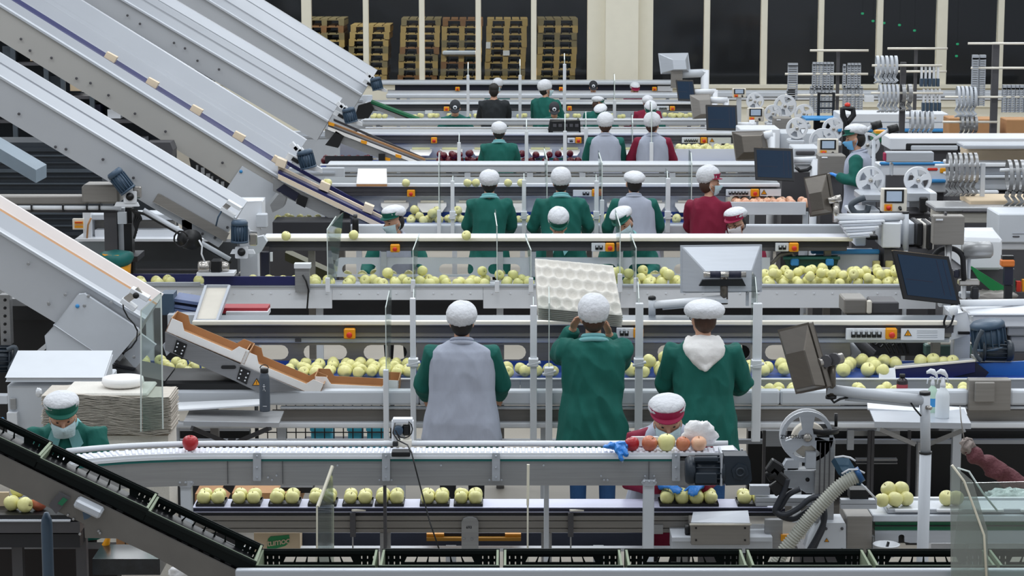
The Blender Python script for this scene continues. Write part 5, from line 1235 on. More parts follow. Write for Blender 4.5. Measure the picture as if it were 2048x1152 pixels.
rod(W(1475, 250, 31.6), W(1512, 250, 31.6), .04, WHITE, 'arm', t); rod(W(1504, 240, 31.6), Vector((W(1504, 240, 31.6).x, 31.6, 0)), .04, WHITE, 'arm_post', t)
t, o, u, v, n = monitor('tan stainless monitor back above the fourth line trough', (1464, 264), (1530, 262), (1472, 320), (27.0, 26.9, 26.9), True, BRONZE, .10, (.3, .2, .9, .8))
rod(W(1525, 272, 26.9), W(1545, 268, 26.9), .05, WHITE, 'arm', t); rod(W(1543, 266, 26.9), Vector((W(1543, 266, 26.9).x, 26.9, 0)), .045, WHITE, 'arm_post', t)
t, o, u, v, n = monitor('small blue screen monitor in front of the dark window', (1352, 160), (1386, 161), (1357, 200), (36, 36, 35.9))
rod(W(1387, 184, 36), W(1432, 183, 36), .045, WHITE, 'arm', t); rod(W(1430, 180, 36), Vector((W(1430, 180, 36).x, 36, 0)), .045, WHITE, 'arm_post', t)
t, o, u, v, n = monitor('grey monitor back between the two small far screens', (1380, 190), (1420, 188), (1386, 237), (34, 34, 33.9), True, WARM, .1, (.4, .3, .95, .9))
rod(W(1418, 200, 34), W(1455, 201, 34), .05, WHITE, 'arm', t); rod(W(1452, 198, 34), Vector((W(1452, 198, 34).x, 34, 0)), .045, WHITE, 'arm_post', t)
t, o, u, v, n = monitor('pale pyramid monitor back high in front of the dark window', (1317, 107), (1376, 106), (1322, 147), (38.5, 38.5, 38.4), True, PALE, .18, (.42, .45, .85, .95))
rod(W(1345, 128, 38.3), W(1371, 127, 38.3), .03, CHROME, 'hinge', t); rod(W(1360, 148, 38.4), W(1410, 146, 38.4), .07, LIGHT, 'arm', t); rod(W(1410, 140, 38.4), Vector((W(1410, 140, 38.4).x, 38.4, 0)), .07, WHITE, 'arm_post', t)
MB().pbox(1342, 138, 1365, 176, 38.3, .05).build('dark_panel', WARM, t)

# pulp tray stack carried by the middle worker
def pulp_tray(label, off, top=False, nx=7, ny=5):
    a, b, c = W(1070, 517, 16.62), W(1226, 531, 16.62), W(1076, 614, 16.22); u, v = b-a, c-a; v = v*1.02; n = u.cross(v).normalized()
    if n.z < 0: n = -n
    m = MB(); gx, gy = (nx*8, ny*8) if top else (10, 4); g = []
    for j in range(gy+1):
        for i in range(gx+1):
            s, t = i/gx, j/gy; h = 0
            if top:
                e = min(s, 1-s, t*1.0, 1-t); e = min(1, e/.04)
                row = t*ny; sh = .5 if int(row) % 2 else 0
                fx = (s*nx+sh) % 1-.5; fy = row % 1-.5; d = math.hypot(fx, fy)
                h = e*(.022-.034*max(0, 1-(d/.5)**2))
            sk = (1+.06*t)
            g.append(a+u*(s*sk)+v*t+n*h+off)
    N = len(g); w = gx+1; fs = [(j*w+i, (j+1)*w+i, (j+1)*w+i+1, j*w+i+1) for j in range(gy) for i in range(gx)]
    th = n*-.006; bk = [tuple(reversed([k+N for k in f])) for f in fs]
    edge = [i for i in range(w)]+[j*w+gx for j in range(1, gy+1)]+[gy*w+i for i in range(gx-1, -1, -1)]+[j*w for j in range(gy-1, 0, -1)]
    sd = [(edge[k], edge[(k+1) % len(edge)], edge[(k+1) % len(edge)]+N, edge[k]+N) for k in range(len(edge))]
    m.add(g+[p+th for p in g], fs+bk, 0, True); m.add(g+[p+th for p in g], sd)
    return tag(m.build('pulp_tray', PULP), label, 'tray', None if top else 'pulp trays in the carried stack')
pulp_tray('topmost white moulded pulp tray with rows of apple cups, held up by the middle worker', Vector(), True)
for k in range(1, 7): pulp_tray('pulp tray in the carried stack, %s below the topmost one' % ORD[k-1], Vector((.004*(k % 2), .016*k, -.016*k)))

# small steel tables with bottles
def side_table(label, poly, Y0, lipy, label_cat='table'):
    pass
st = thing('side_table', 'small steel side table carrying the grey flask, left of the grey vest worker', 'table', W(467, 852, 15.4))
A_, B_, C_, D_ = W(367, 843, 15.25), W(558, 846, 15.25), W(568, 822, 15.75), W(380, 818, 15.75)
m = MB(); sheet(m, [A_, B_, C_, D_], -.012); m.build('top', STEEL, st); MB().bar(A_-Vector((0, 0, .012)), B_-Vector((0, 0, .012)), .012, .03).build('lip', PALE, st)
for x0, y0, x1, y1 in ((384, 856, 455, 886), (540, 856, 470, 886)): MB().bar(W(x0, y0, 15.5), W(x1, y1, 15.7), .03, .03).build('strut', DSTEEL, st)
MB().box(W(455, 880, 15.7).x, W(470, 880, 15.7).x, 15.7, 15.76, 0, W(460, 880, 15.7).z).build('leg', DSTEEL, st)
m = MB(); sheet(m, [W(345, 823, 15.5), W(520, 812, 15.5), W(535, 800, 15.85), W(340, 808, 15.85)], .01); tag(m.build('white_board', WHITE), 'white board lying behind the small steel table at left', 'board')
fl = thing('flask', 'dark grey insulated flask with a black looped lid on the small steel table', 'bottle', W(530, 822, 15.5))
c = W(530, 822, 15.5); k = 1/scale_at(15.5)
MB().lathe([(.001, 0), (10.5*k, 0), (10.8*k, 3*k), (10.8*k, 66*k), (9.5*k, 72*k), (7.8*k, 76*k), (7.6*k, 79*k)], 20, c).build('body', mat('flask_grey', '#4d5560', .45), fl)
MB().lathe([(7.9*k, 79*k), (8.2*k, 80*k), (8.2*k, 87*k), (7*k, 88*k)], 18, c).build('lid', BLACK, fl)
MB().tube([c+Vector((8.5*k*math.cos(a), 0, (88+7*math.sin(a))*k)) for a in [math.pi*i/10 for i in range(11)]], 1.0*k, 6).build('loop', BLACK, fl)
m = MB(); e = lambda x, z: c+Vector((x*k, -10.6*k-.002, z*k))
m.tube([e(-2.5, 53), e(2.5, 53)], .6*k, 5).tube([e(-2, 44), e(0, 49), e(2, 44)], .6*k, 5).tube([e(0, 49), e(0, 53)], .6*k, 5).tube([e(-1, 56), e(1, 56)], .8*k, 5).tube([e(2, 44), e(3, 43)], .5*k, 5); m.build('emblem', WHITE, fl)
MB().tube([e(-3, 12), e(5, 12)], .5*k, 5).build('mark', WHITE, fl)
st = thing('side_table', 'small steel side table with spray bottles at the right of the near table', 'table', W(1840, 860, 15.4))
A_, B_, C_, D_ = W(1749, 843, 15.25), W(1942, 846, 15.25), W(1928, 818, 15.75), W(1736, 812, 15.75)
m = MB(); sheet(m, [A_, B_, C_, D_], -.012); m.build('top', PALE, st); MB().bar(A_-Vector((0, 0, .02)), B_-Vector((0, 0, .02)), .014, .04).build('lip', PALE, st)
for x0, y0, x1, y1 in ((1757, 858, 1828, 888), (1928, 860, 1858, 888)): MB().bar(W(x0, y0, 15.4), W(x1, y1, 15.6), .03, .03).build('strut', STEEL, st)
MB().box(W(1836, 885, 15.6).x, W(1850, 885, 15.6).x, 15.6, 15.66, 0, W(1840, 885, 15.6).z).build('leg', STEEL, st)
m = MB(); sheet(m, [W(1735, 820, 15.62), W(1934, 831, 15.62), W(1930, 818, 15.8), W(1734, 806, 15.8)], .012); tag(m.build('white_board', WHITE), 'white board on the small steel table behind the spray bottle', 'board')
def bottle(label, px, y0, y1, Y, r, m, cap=None, spray=False, label_m=None, tr=None):
    c = W(px, y1, Y); h = W(px, y0, Y).z-c.z; t = thing('bottle', label, 'bottle', c); bh = h*(.62 if spray else .82)
    MB().lathe([(.001, 0), (r*.95, 0), (r, .01), (r, bh*.72), (r*.8, bh*.86), (r*.38, bh*.97), (r*.36, bh)], 18, c).build('body', m, t)
    if label_m: MB().lathe([(r*1.01, bh*.25), (r*1.01, bh*.55)], 18, c, caps=False).build('label', label_m, t)
    if spray:
        MB().lathe([(r*.4, bh), (r*.42, bh+.02), (r*.3, bh+.03), (r*.25, h*.8)], 12, c).build('neck', cap, t)
        p = c+Vector((0, 0, h*.84)); MB().loft([ering(p+Vector((x, 0, z)), ry, .014, 8, Vector((0, 0, 1)), Vector((0, 1, 0))) for x, z, ry in ((.035, -.05, .008), (.03, -.01, .018), (.01, .02, .022), (-.02, .03, .018), (-.045, .02, .010))]).build('spray_head', cap, t)
        MB().tube([p+Vector((-.01, 0, -.01)), p+Vector((-.035, 0, -.03)), p+Vector((-.04, 0, -.06))], .005, 6).build('trigger', cap, t)
    else: MB().lathe([(r*.5, bh), (r*.5, h), (r*.45, h)], 14, c).build('cap', cap, t)
    return t
FROST = mat('frosted_plastic', '#dfe6ec', .35, var=.03); AQG = mat('pale_green_plastic', '#bfdcc9', .3, var=.05)
bottle('white translucent spray bottle on the small steel table at right', 1884, 735, 836, 15.42, .048, FROST, WHITE, True)
bottle('pale green spray bottle standing behind the white one', 1864, 736, 826, 15.62, .036, AQG, WHITE, True, SKY)
bottle('small dark bottle with black cap and red label behind the near rail at right', 1804, 748, 784, 16.1, .040, mat('dark_glass', '#2a2226', .25), BLACK, False, mat('red_label', '#b04a55', .6))
# steel guides at the right end of the near belt
gd = thing('belt_guide', 'navy sided steel guide tray with apples at the right end of the near belt', 'guide', W(1860, 758, 16.6))
MB().ppoly([(1788, 738), (1950, 723), (1950, 744), (1893, 757), (1788, 757)], 16.55, .01).build('navy_side', BELTN, gd); MB().bar(W(1788, 736, 16.55), W(1950, 721, 16.55), .03, .012).build('rim', CREAMLIP, gd)
m = MB(); sheet(m, [W(1788, 738, 16.56), W(1950, 723, 16.56), W(1955, 715, 17.0), W(1790, 728, 17.0)], -.01); m.build('floor', PALE, gd)
MB().ppoly([(1950, 723), (1978, 745), (1968, 757), (1893, 757)], 16.56, .01).build('navy_end', NAVY, gd)
m = MB(); sheet(m, [W(1758, 738, 16.5), W(1790, 735, 16.5), W(1792, 757, 16.45), W(1758, 757, 16.45)], .02); m.build('white_stop', WHITE, gd)
# ---------------------------------------------------------------- tape machine at the lower right
tm_ = thing('tape_machine', 'grey tape machine with spoked reel, hand wheel and thick ribbed hose', 'machine', W(1650, 1110, 12.8))
def spoked(parent, px, py, rpx, Y, th, m, spokes=4, rim=.16, hub=.28, a0=0.5, name='reel', gap=.16):
    c = W(px, py, Y); r = rpx/scale_at(Y)
    circ = lambda rr, n=36: [c+Vector((rr*math.cos(2*math.pi*i/n), 0, rr*math.sin(2*math.pi*i/n))) for i in range(n)]
    holes = []
    for k in range(spokes):
        b0 = a0+2*math.pi*(k+gap)/spokes; b1 = a0+2*math.pi*(k+1-gap)/spokes; ri, ro = r*(hub+.06), r*(1-rim)
        b0i = a0+2*math.pi*(k+.27)/spokes; b1i = a0+2*math.pi*(k+.73)/spokes
        holes.append([c+Vector((ro*math.cos(b0+(b1-b0)*i/7), 0, ro*math.sin(b0+(b1-b0)*i/7))) for i in range(8)]+[c+Vector((ri*math.cos(b1i+(b0i-b1i)*i/3), 0, ri*math.sin(b1i+(b0i-b1i)*i/3))) for i in range(4)])
    MB().prism(circ(r), (0, th, 0), holes).build(name, m, parent); MB().lathe([(r*hub*.55, 0), (r*hub*.55, .02), (r*hub*.3, .025)], 16, c, (0, -1, 0)).build('hub', CHROME, parent)
spoked(tm_, 1614.6, 874.5, 53, 12.62, .018, PALE, 3, .15, .3, math.pi/2, 'reel_flange'); spoked(tm_, 1612, 870, 54, 12.74, .012, WHITE, 3, .12, .3, math.pi/2, 'reel_flange')
MB().lathe([(.098, 0), (.098, .07)], 30, W(1616, 876, 12.715), (0, -1, 0)).lathe([(.1, 0)]*2, 4, W(1616, 876, 12.7)).build('tape_roll', mat('tape_roll', '#d6cec0', .6), tm_)
text('ZYTORUD', W(1586, 874, 12.61), .030, DARK, tm_)
MB().pbox(1612, 905, 1632, 938, 12.6, .05).build('reel_arm', PALE, tm_)
MB().pbox(1630, 880, 1669, 1046, 12.62, .11).build('profile_post', STEEL, tm_, bevel=.004)
for x in (1640, 1649.5, 1659): MB().pbox(x-1, 886, x+1, 990, 12.612, .01).build('groove', DSTEEL, tm_)
MB().pbox(1630, 875, 1669, 881, 12.62, .11).build('post_cap', PALE, tm_); MB().pbox(1636, 872, 1662, 877, 12.63, .08).build('bearing', BLACK, tm_)
c = W(1648, 862, 12.67); MB().lathe([(.055, 0), (.083, .004), (.086, .03), (.078, .034), (.074, .014), (.02, .012)], 26, c-Vector((0, 0, .01))).build('hand_wheel', BLACK, tm_); MB().tube([W(1672, 853, 12.67), W(1672, 827, 12.67)], [.009, .011], 10).build('crank_handle', BLACK, tm_)
m = MB().ppoly([(1570, 942), (1630, 942), (1630, 986), (1612, 986), (1600, 978), (1570, 975)], 12.66, .02); m.build('frame_plate', PALE, tm_, bevel=.003); m = MB(); m.lathe([(.012, 0), (.012, .006)], 10, W(1615, 959, 12.66), (0, -1, 0)); m.build('hole', BLACK, tm_)
MB().ppoly([(1574, 922), (1598, 922), (1595, 938), (1575, 940), (1566, 934)], 12.6, .06).build('tension_block', PALE, tm_, bevel=.004); MB().pbox(1575, 937, 1632, 940, 12.6, .06).build('plate_edge', WHITE, tm_)
m = MB().obox(W(1549, 935, 12.5), Vector((.032, 0, -.020)), Vector((0, .03, 0)), Vector((.02, 0, .032))); m.obox(W(1557, 952, 12.5), Vector((.045, 0, -.04)), Vector((0, .03, 0)), Vector((.018, 0, .02))); m.lathe([(.03, -.03), (.034, .03)], 14, W(1543, 950, 12.5), (1, 0, .6)); m.obox(W(1555, 975, 12.5), Vector((.02, 0, -.03)), Vector((0, .02, 0)), Vector((.03, 0, .02))); m.build('nozzle_head', BLACK, tm_, bevel=.006)
Z = lambda x, y: (1500+x/3.49, 780+y/3.49)
def hose(pts, r, m, name, Y, n=10, dY=0.0):
    P3 = [W(*p, Y+dY*i) for i, p in enumerate(pts)]; out = []
    for i in range(len(P3)-1):
        p0 = P3[max(0, i-1)]; p1, p2 = P3[i], P3[i+1]; p3 = P3[min(len(P3)-1, i+2)]
        for k in range(6):
            t = k/6; out.append(.5*((2*p1)+(p2-p0)*t+(2*p0-5*p1+4*p2-p3)*t*t+(3*p1-p0-3*p2+p3)*t*t*t))
    out.append(P3[-1]); return out
HOSED = mat('dark_hose', '#2b2f38', .45, var=.1)
MB().tube(hose([Z(262, 620), Z(240, 700), Z(200, 780), Z(175, 845), Z(240, 870), Z(330, 830), Z(420, 760), Z(500, 745)], 0, 0, '', 12.48), .0165, 10).build('hose', HOSED, tm_)
MB().tube(hose([Z(350, 690), Z(270, 730), Z(225, 800), Z(190, 860), Z(300, 900), Z(420, 830), Z(500, 800), Z(520, 900), Z(470, 1020), Z(400, 1140)], 0, 0, '', 12.52), .0165, 10).build('hose', HOSED, tm_)
MB().tube(hose([Z(510, 880), Z(510, 960), Z(470, 1050), Z(430, 1140)], 0, 0, '', 12.55), .016, 10).build('hose', HOSED, tm_)
hp = hose([Z(745, 600), Z(640, 660), Z(525, 770), Z(425, 880), Z(330, 1000), Z(240, 1120), Z(160, 1240)], 0, 0, '', 12.42)
rp_ = []; L = 0; pts = []
for i in range(len(hp)-1):
    k = max(1, int((hp[i+1]-hp[i]).length/.0034))
    for j in range(k): pts.append(hp[i].lerp(hp[i+1], j/k))
MB().tube(pts, [.036+(.0042 if (i//2) % 2 else -.002) for i in range(len(pts))], 14).build('ribbed_hose', mat('cream_hose', '#b1b2a8', .5, var=.04), tm_)
MB().tube([hp[0], hp[0]-(hp[1]-hp[0]).normalized()*.03], .044, 16).build('hose_clamp', mat('clamp_blue', '#2d5a8c', .3, .3), tm_)
m = MB(); sheet(m, [W(*Z(590, 470), 12.5), W(*Z(690, 475), 12.5), W(*Z(790, 640), 12.45), W(*Z(690, 600), 12.42), W(*Z(640, 560), 12.45)], .05); m.build('suction_hood', mat('hood_blue', '#22465c', .3), tm_)
MB().tube([W(*Z(x, y), 12.44) for x, y in ((590, 470), (650, 462), (700, 472), (735, 495))], .006, 6).build('hood_rim', WHITE, tm_); MB().tube([W(*Z(x, y), 12.4) for x, y in ((640, 585), (690, 555), (750, 555), (800, 580))], .006, 6).build('hood_rim', WHITE, tm_)
m = MB().ppoly([(1643, 1046), (1690, 1046), (1692, 1049), (1692, 1106), (1615, 1106), (1622, 1085)], 12.55, .2); m.build('control_box', LIGHT, tm_, bevel=.006)
m = MB(); bolts(m, [(1684, 1057), (1684, 1099), (1652, 1057)], 12.55, .009); m.build('bolt', DSTEEL, tm_); tri_sign(None, 1653.5, 1080, 8, 12.55, tm_)
MB().pbox(1693, 1033, 1744, 1106, 12.62, .3).build('side_cabinet', WARM, tm_, bevel=.004); MB().pbox(1682, 1000, 1754, 1008, 12.6, .05).pbox(1682, 1009, 1754, 1018, 12.6, .05).build('slide', PALE, tm_); MB().pbox(1700, 980, 1737, 999, 12.62, .1).build('black_block', BLACK, tm_)
MB().tube([W(1722, 968, 12.5), W(1735, 980, 12.5), W(1752, 998, 12.55)], .007, 6).build('white_cable', WHITE, tm_)
MB().pbox(1530, 1040, 1565, 1106, 12.7, .05).build('plate', STEEL, tm_); MB().pbox(1562, 1070, 1580, 1082, 12.68, .03).build('yellow_mark', YEL, tm_)
MB().box(W(1600, 1106, 12.65).x, W(1740, 1106, 12.65).x, 12.65, 12.95, .02, W(1650, 1106, 12.65).z).build('base_cabinet', DSTEEL, tm_)
MB().pbox(1512, 996, 1633, 1004, 12.75, .08).pbox(1512, 1005, 1633, 1012, 12.75, .08).pbox(1500, 972, 1540, 990, 12.78, .05).build('rail', PALE, tm_)
# hinged steel cover at the end of the lower belt
hc = thing('machine_cover', 'brushed steel hinged cover at the end of the lower apple belt', 'cover', W(1440, 1090, 12.6))
m = MB(); sheet(m, [W(1386, 1027, 12.75), W(1496, 1024, 12.75), W(1500, 1049, 12.6), W(1382, 1048, 12.6)], -.01); m.build('lid', PALE, hc); MB().pbox(1382, 1050, 1500, 1090, 12.6, .22).build('front', WARM, hc, bevel=.004)
MB().tube([W(1379, 1049, 12.59), W(1503, 1049, 12.59)], .006, 8).build('hinge', CREAMLIP, hc); m = MB(); bolts(m, [(1392, 1056), (1490, 1056), (1392, 1080), (1490, 1080)], 12.6, .006); m.build('bolt', BLACK, hc)
MB().pbox(1344, 1075, 1545, 1083, 12.62, .3).pbox(1344, 1083, 1545, 1106, 12.66, .2).build('base_rail', LIGHT, hc); MB().lathe([(.035, 0), (.035, .03)], 14, W(1370, 1060, 12.7), (1, 0, 0)).build('roller', BLACK, hc)
MB().box(W(1400, 1106, 12.7).x, W(1520, 1106, 12.7).x, 12.68, 12.85, 0, W(1450, 1106, 12.7).z).build('pedestal', DSTEEL, hc)
# right packing belt
rb = thing('packing_belt', 'right hand packing belt with a green stripe behind the thick white post', 'conveyor', (W(1900, 1050, 12.8).x, 12.8, 0))
MB().pbox(1812, 996, 2200, 1013, 12.95, .03).build('back_guard', WHITE, rb); MB().pbox(1775, 1018, 2200, 1027, 12.72, .2).build('belt', PALE, rb, bevel=.004)
for i, x in enumerate(range(1790, 2060, 84)): MB().pbox(x, 1019, x+50, 1024, 12.70, .02).build('belt_slat', WHITE, rb, bevel=.003)
MB().pbox(1745, 1030, 2200, 1044, 12.7, .25).build('upper_beam', LIGHT, rb, bevel=.006); MB().pbox(1750, 1044, 2200, 1062, 12.73, .2).build('green_stripe', BELTG, rb); MB().pbox(1750, 1051, 2200, 1053, 12.72, .02).build('stripe_groove', DARK, rb)
kh = [(1797, 1084), (1797, 1073), (1799, 1070), (1803, 1069), (1807, 1070), (1809, 1073), (1809, 1084)]
MB().ppoly([(1750, 1062), (2200, 1062), (2200, 1086), (1820, 1086), (1809, 1084)]+[p for p in reversed(kh[:-1])]+[(1750, 1084)], 12.71, .02).build('side_plate', PALE, rb)
MB().pbox(1750, 1063, 2200, 1086, 12.76, .15).build('beam_core', BLACK, rb)
legs(rb, 12.75, zp-.15, (1766, 1960, 2100))
MB().pbox(1862, 1087, 2060, 1112, 12.9, .3).build('white_drawer', WHITE, rb); MB().pbox(1812, 1080, 1842, 1090, 12.9, .1).build('dark_gap', BLACK, rb)
zr_ = W(1900, 1018, 12.72).z
for i, (px, yy, dz, k) in enumerate(((1764, 12.76, 0, 1.0), (1790, 12.77, 0, 1.05), (1813, 12.80, 0, 1.0), (1777, 12.84, .04, 1.05), (1802, 12.85, .04, 1.05))): apple('yellow', Vector((W(px, 1007, yy).x, yy, zr_+.041*k+dz)), '%s from left of the yellow green apples beside the thick white post' % ORD[i], 'apples on the right hand belt', .95*k)
for px in (1893, 1912): apple('yellow', Vector((W(px, 1007, 12.8).x, 12.80, zr_+.043)), 'yellow apple %s the edge of the hazy clear panel' % ('left of' if px < 1900 else 'just behind'), 'apples behind the hazy panel', 1.0)
bk = thing('bucket', 'white bucket rim standing under the right hand belt', 'bucket', W(1772, 1110, 12.55)); c = W(1772, 1110, 12.55)
MB().lathe([(.06, 0), (.072, .06), (.078, .063), (.07, .066), (.064, .02), (.001, .012)], 24, c).build('pail', WHITE, bk); MB().bar(c+Vector((.0, 0, .03)), c+Vector((.012, .0, .075)), .02, .012).build('dark_strap', BLACK, bk)
# black panels added to darken the space below the near table
uc = thing('dark_backdrop', 'black backdrop added to darken the space below the right part of the near table', 'cabinet', (W(1800, 900, 16.9).x, 16.9, 0))
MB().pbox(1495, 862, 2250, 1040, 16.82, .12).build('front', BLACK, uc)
for x in (1525, 1735, 1742, 1815): MB().pbox(x, 862, x+6, 990, 16.3, .03).build('hanger', DSTEEL, uc)
MB().pbox(1712, 918, 1795, 922, 16.5, .05).pbox(1712, 926, 1795, 928, 16.5, .05).pbox(1700, 862, 1800, 872, 16.4, .05).build('shelf_bar', STEEL, uc); MB().pbox(1695, 860, 1708, 900, 16.2, .04).build('bracket', PALE, uc)
MB().ppoly([(1525, 862), (1575, 862), (1572, 893), (1530, 893)], 16.5, .05).build('bright_duct', PALE, uc)
uc2 = tag(MB().pbox(330, 862, 500, 1000, 17.4, .1).build('dark_backdrop', BLACK), 'black backdrop added to darken the space below the left part of the near table', 'cabinet')
# twisted red netting hanging at the right edge
NET = mat('red_netting', '#4a1620', .8, var=.25, vscale=30, bump=.6, bscale=60, col2='#74464c')
nt_ = thing('netting_bundle', 'twisted bundle of red netting tied with a pale knot at the right edge', 'netting', W(1980, 960, 14.2))
m = MB().tube(hose([(1936, 895), (1955, 915), (1985, 935), (2015, 955), (2060, 990)], 0, 0, '', 14.2), [.03+.02*math.sin(i*.35)**2+.0012*i for i in range(25)], 14)
for i, q in enumerate(m.v): m.v[i] = q+Vector((noise.noise(q*14), noise.noise(q*14+Vector((9, 0, 0))), noise.noise(q*14+Vector((0, 9, 0)))))*.03
m.build('bundle', NET, nt_); m = MB(); ellip(m, W(1934, 893, 14.2), .045, .04, .055, None, 18, 12)
for i, q in enumerate(m.v): m.v[i] = q+Vector((noise.noise(q*30), noise.noise(q*30+Vector((9, 0, 0))), noise.noise(q*30+Vector((0, 9, 0)))))*.03
m.build('knot', mat('pale_net', '#a79a94', .8, var=.3, vscale=40), nt_); MB().tube([W(1929, 884, 14.2), W(1922, 840, 14.25), W(1920, 812, 14.3)], .004, 6).build('string', WARM, nt_)
WRAPG = mat('clear_wrap', '#8fa5a0', .15, var=.3, vscale=12, col2='#e5ecec', bump=.5, bscale=20)
lump('plastic_wrap', W(2022, 1018, 13.3), .17, .10, .055, 12, WRAPG, 'crumpled clear plastic wrap heap behind the hazy panel', 'wrap', .35, 4)
tag(MB().pbox(1925, 1018, 2200, 1026, 13.2, .3).build('shelf', DSTEEL), 'dark shelf holding the crumpled plastic wrap at the right edge', 'shelf')
# wire cage and aqua bins behind the near table
wc = thing('wire_cage', 'black wire mesh panel seen under the left part of the near table', 'mesh panel', (W(640, 870, 17.6).x, 17.6, 0))
for i in range(15): x = 515+19*i; MB().tube([W(x, 800, 17.6), Vector((W(x, 800, 17.6).x, 17.6, .05))], .005, 5).build('wire', BLACK, wc)
for i in range(10): z = .06+.085*i; MB().tube([(W(512, 850, 17.6).x, 17.61, z), (W(785, 850, 17.6).x, 17.61, z)], .005, 5).build('wire', BLACK, wc)
for x in (512, 785): MB().tube([W(x, 790, 17.6), Vector((W(x, 790, 17.6).x, 17.6, 0))], .015, 6).build('post', BLACK, wc)
for x0, x1, lb in ((622, 663, 'left'), (696, 722, 'middle'), (734, 772, 'right')):
    b = thing('aqua_bin', 'bright aqua plastic bin behind the wire mesh, %s one of the three' % lb, 'bin', W((x0+x1)/2, 905, 18.0)); m = MB().pbox(x0, 857, x1, 905, 18.0, .35); m.build('body', AQUA, b, bevel=.01); MB().pbox(x0-2, 856, x1+2, 862, 17.98, .39).build('rim', AQUA, b)
tag(MB().pbox(600, 900, 790, 960, 18.0, .5).build('bin_rack', DSTEEL), 'dark rack carrying the three aqua bins', 'rack')
tag(MB().pbox(1225, 862, 1262, 905, 17.5, .3).build('wire_basket', WARM), 'small basket of rods between the two green coats', 'basket')
for px, py, nm in ((0, 0, 0),): pass
# ---------------------------------------------------------------- left side: slides, motors and machinery around the chutes
def slab(mb, x0, y0, x1, y1, h, Y, d, m=0): return mb.ppoly([(x0, y0), (x1, y1), (x1, y1+h), (x0, y0+h)], Y, d, (), m)
# chute details
def bearing(parent, px, py, s, Y):
    MB().ppoly(rrect(px-s, py-s*.8, px+s, py+s*1.0, s*.2), Y, .02).build('bearing_plate', WHITE, parent); r = s*.42/scale_at(Y)
    MB().lathe([(r*1.5, 0), (r*1.4, .02), (r, .02), (r, .028)], 14, W(px, py, Y), (0, -1, 0)).build('bearing', BLACK, parent)
mb = MB(); bolts(mb, [(57, 527), (98, 608), (131, 589), (222, 605)], 16.17, .014); mb.build('bolt', STEEL, ch1)
hood = thing('chute_hood', 'angular white hood plates at the lower end of the nearest chute', 'hood', W(190, 727, 16.08))
MB().ppoly([(156, 591), (168, 589), (275, 659), (277, 664), (225, 726), (108, 650)], 16.10, .06).build('upper_plate', LIGHT, hood, bevel=.006); MB().ppoly([(108, 651), (224, 727), (160, 727), (94, 712), (91, 672)], 16.12, .05).build('lower_plate', LIGHT, hood, bevel=.006)
MB().ppoly([(243, 706), (282, 668), (312, 690), (270, 737)], 16.2, .04).build('back_plate', LIGHT, hood); MB().ppoly([(226, 727), (270, 737), (262, 752), (228, 752)], 16.15, .03).build('dark_plate', DARK, hood)
m = MB(); m.lathe([(.014, 0), (.014, .01), (.006, .014)], 12, W(155, 612, 16.1), (0, -1, 0)); m.build('blue_knob', SKY, hood); m = MB(); bolts(m, [(169, 611), (177, 592), (268, 714), (97, 606)], 16.1, .012); m.build('bolt', STEEL, hood)
br = thing('sensor_bracket', 'shiny open sensor bracket with a black cable at the end of the nearest chute', 'bracket', W(268, 620, 16.0))
for (x0, y0), (x1, y1) in (((262, 578), (298, 598)), ((244, 598), (272, 618))): MB().bar(W(x0, y0, 16.0), W(x1, y1, 16.0), .10, .035).build('bar', WHITE, br, bevel=.004)
MB().bar(W(252, 600, 15.98), W(280, 580, 15.98), .03, .05).build('web', CHROME, br); MB().lathe([(.022, 0), (.022, .03)], 12, W(273, 590, 15.97), (0, -1, 0)).build('lens', BLACK, br)
MB().tube([W(x, y, 15.96) for x, y in ((246, 606), (247, 618), (256, 635), (268, 648), (275, 662))], .006, 6).build('cable', BLACK, br); MB().tube([W(x, y, 15.98) for x, y in ((275, 662), (273, 680), (262, 695), (246, 706))], .006, 6).build('cable', BLACK, br)
# chute 2 fittings
pl_ = MB().ppoly([(316, 389), (322, 391), (457, 468), (450, 482), (306, 404)], 20.24, .05); pl_.build('grey_cover', WARM, ch2, bevel=.006)
mb = MB(); bolts(mb, [(x, ly2(x)+o) for x, o in ((38, 48), (132, 62), (111, 70), (206, 38), (267, 38), (320, 60), (405, 67), (296, 88), (455, 24), (430, 110-50))], 20.28, .014); mb.build('bolt', DSTEEL, ch2)
for px, py, c0, c1 in ((248, 375, (226, 342), (262, 388)), (480, 470, (479, 440), (479, 492))):
    g = thing('gear_motor', 'blue grey motor with bearing plate %s' % ('high on the second chute' if px < 300 else 'at the lower end of the second chute'), 'motor', W(px, py+20, 20.1))
    a = W(*c0, 20.08); b = W(*c1, 20.08); gear_motor('', '', a, (b-a).length*1.45, .075, MOTORB, (b-a), g); bearing(g, px+12 if px < 300 else 483, py+18 if px < 300 else 504, 13, 20.05)
    MB().ppoly([(px-16, py+30), (px+26, py+30), (px+30, py+38), (px-20, py+38)], 20.06, .05).build('foot', WHITE, g); MB().pbox(px+18, py-2, px+34, py+22, 20.12, .06).build('steel_hub', CHROME, g, bevel=.01)
MB().tube([W(287, 420, 20.2), W(460, 519, 20.2)], .022, 10).build('pipe', LIGHT, ch2); MB().tube([W(270, 424, 20.2), W(290, 428, 20.2), W(462, 526, 20.2)], .014, 8).build('pipe', BLACK, ch2)
br = thing('sensor_bracket', 'white open sensor frame on top of the second chute end', 'bracket', W(460, 432, 20.1))
for (x0, y0), (x1, y1) in (((455, 402), (482, 418)), ((443, 416), (470, 432))): MB().bar(W(x0, y0, 20.1), W(x1, y1, 20.1), .1, .03).build('bar', WHITE, br)
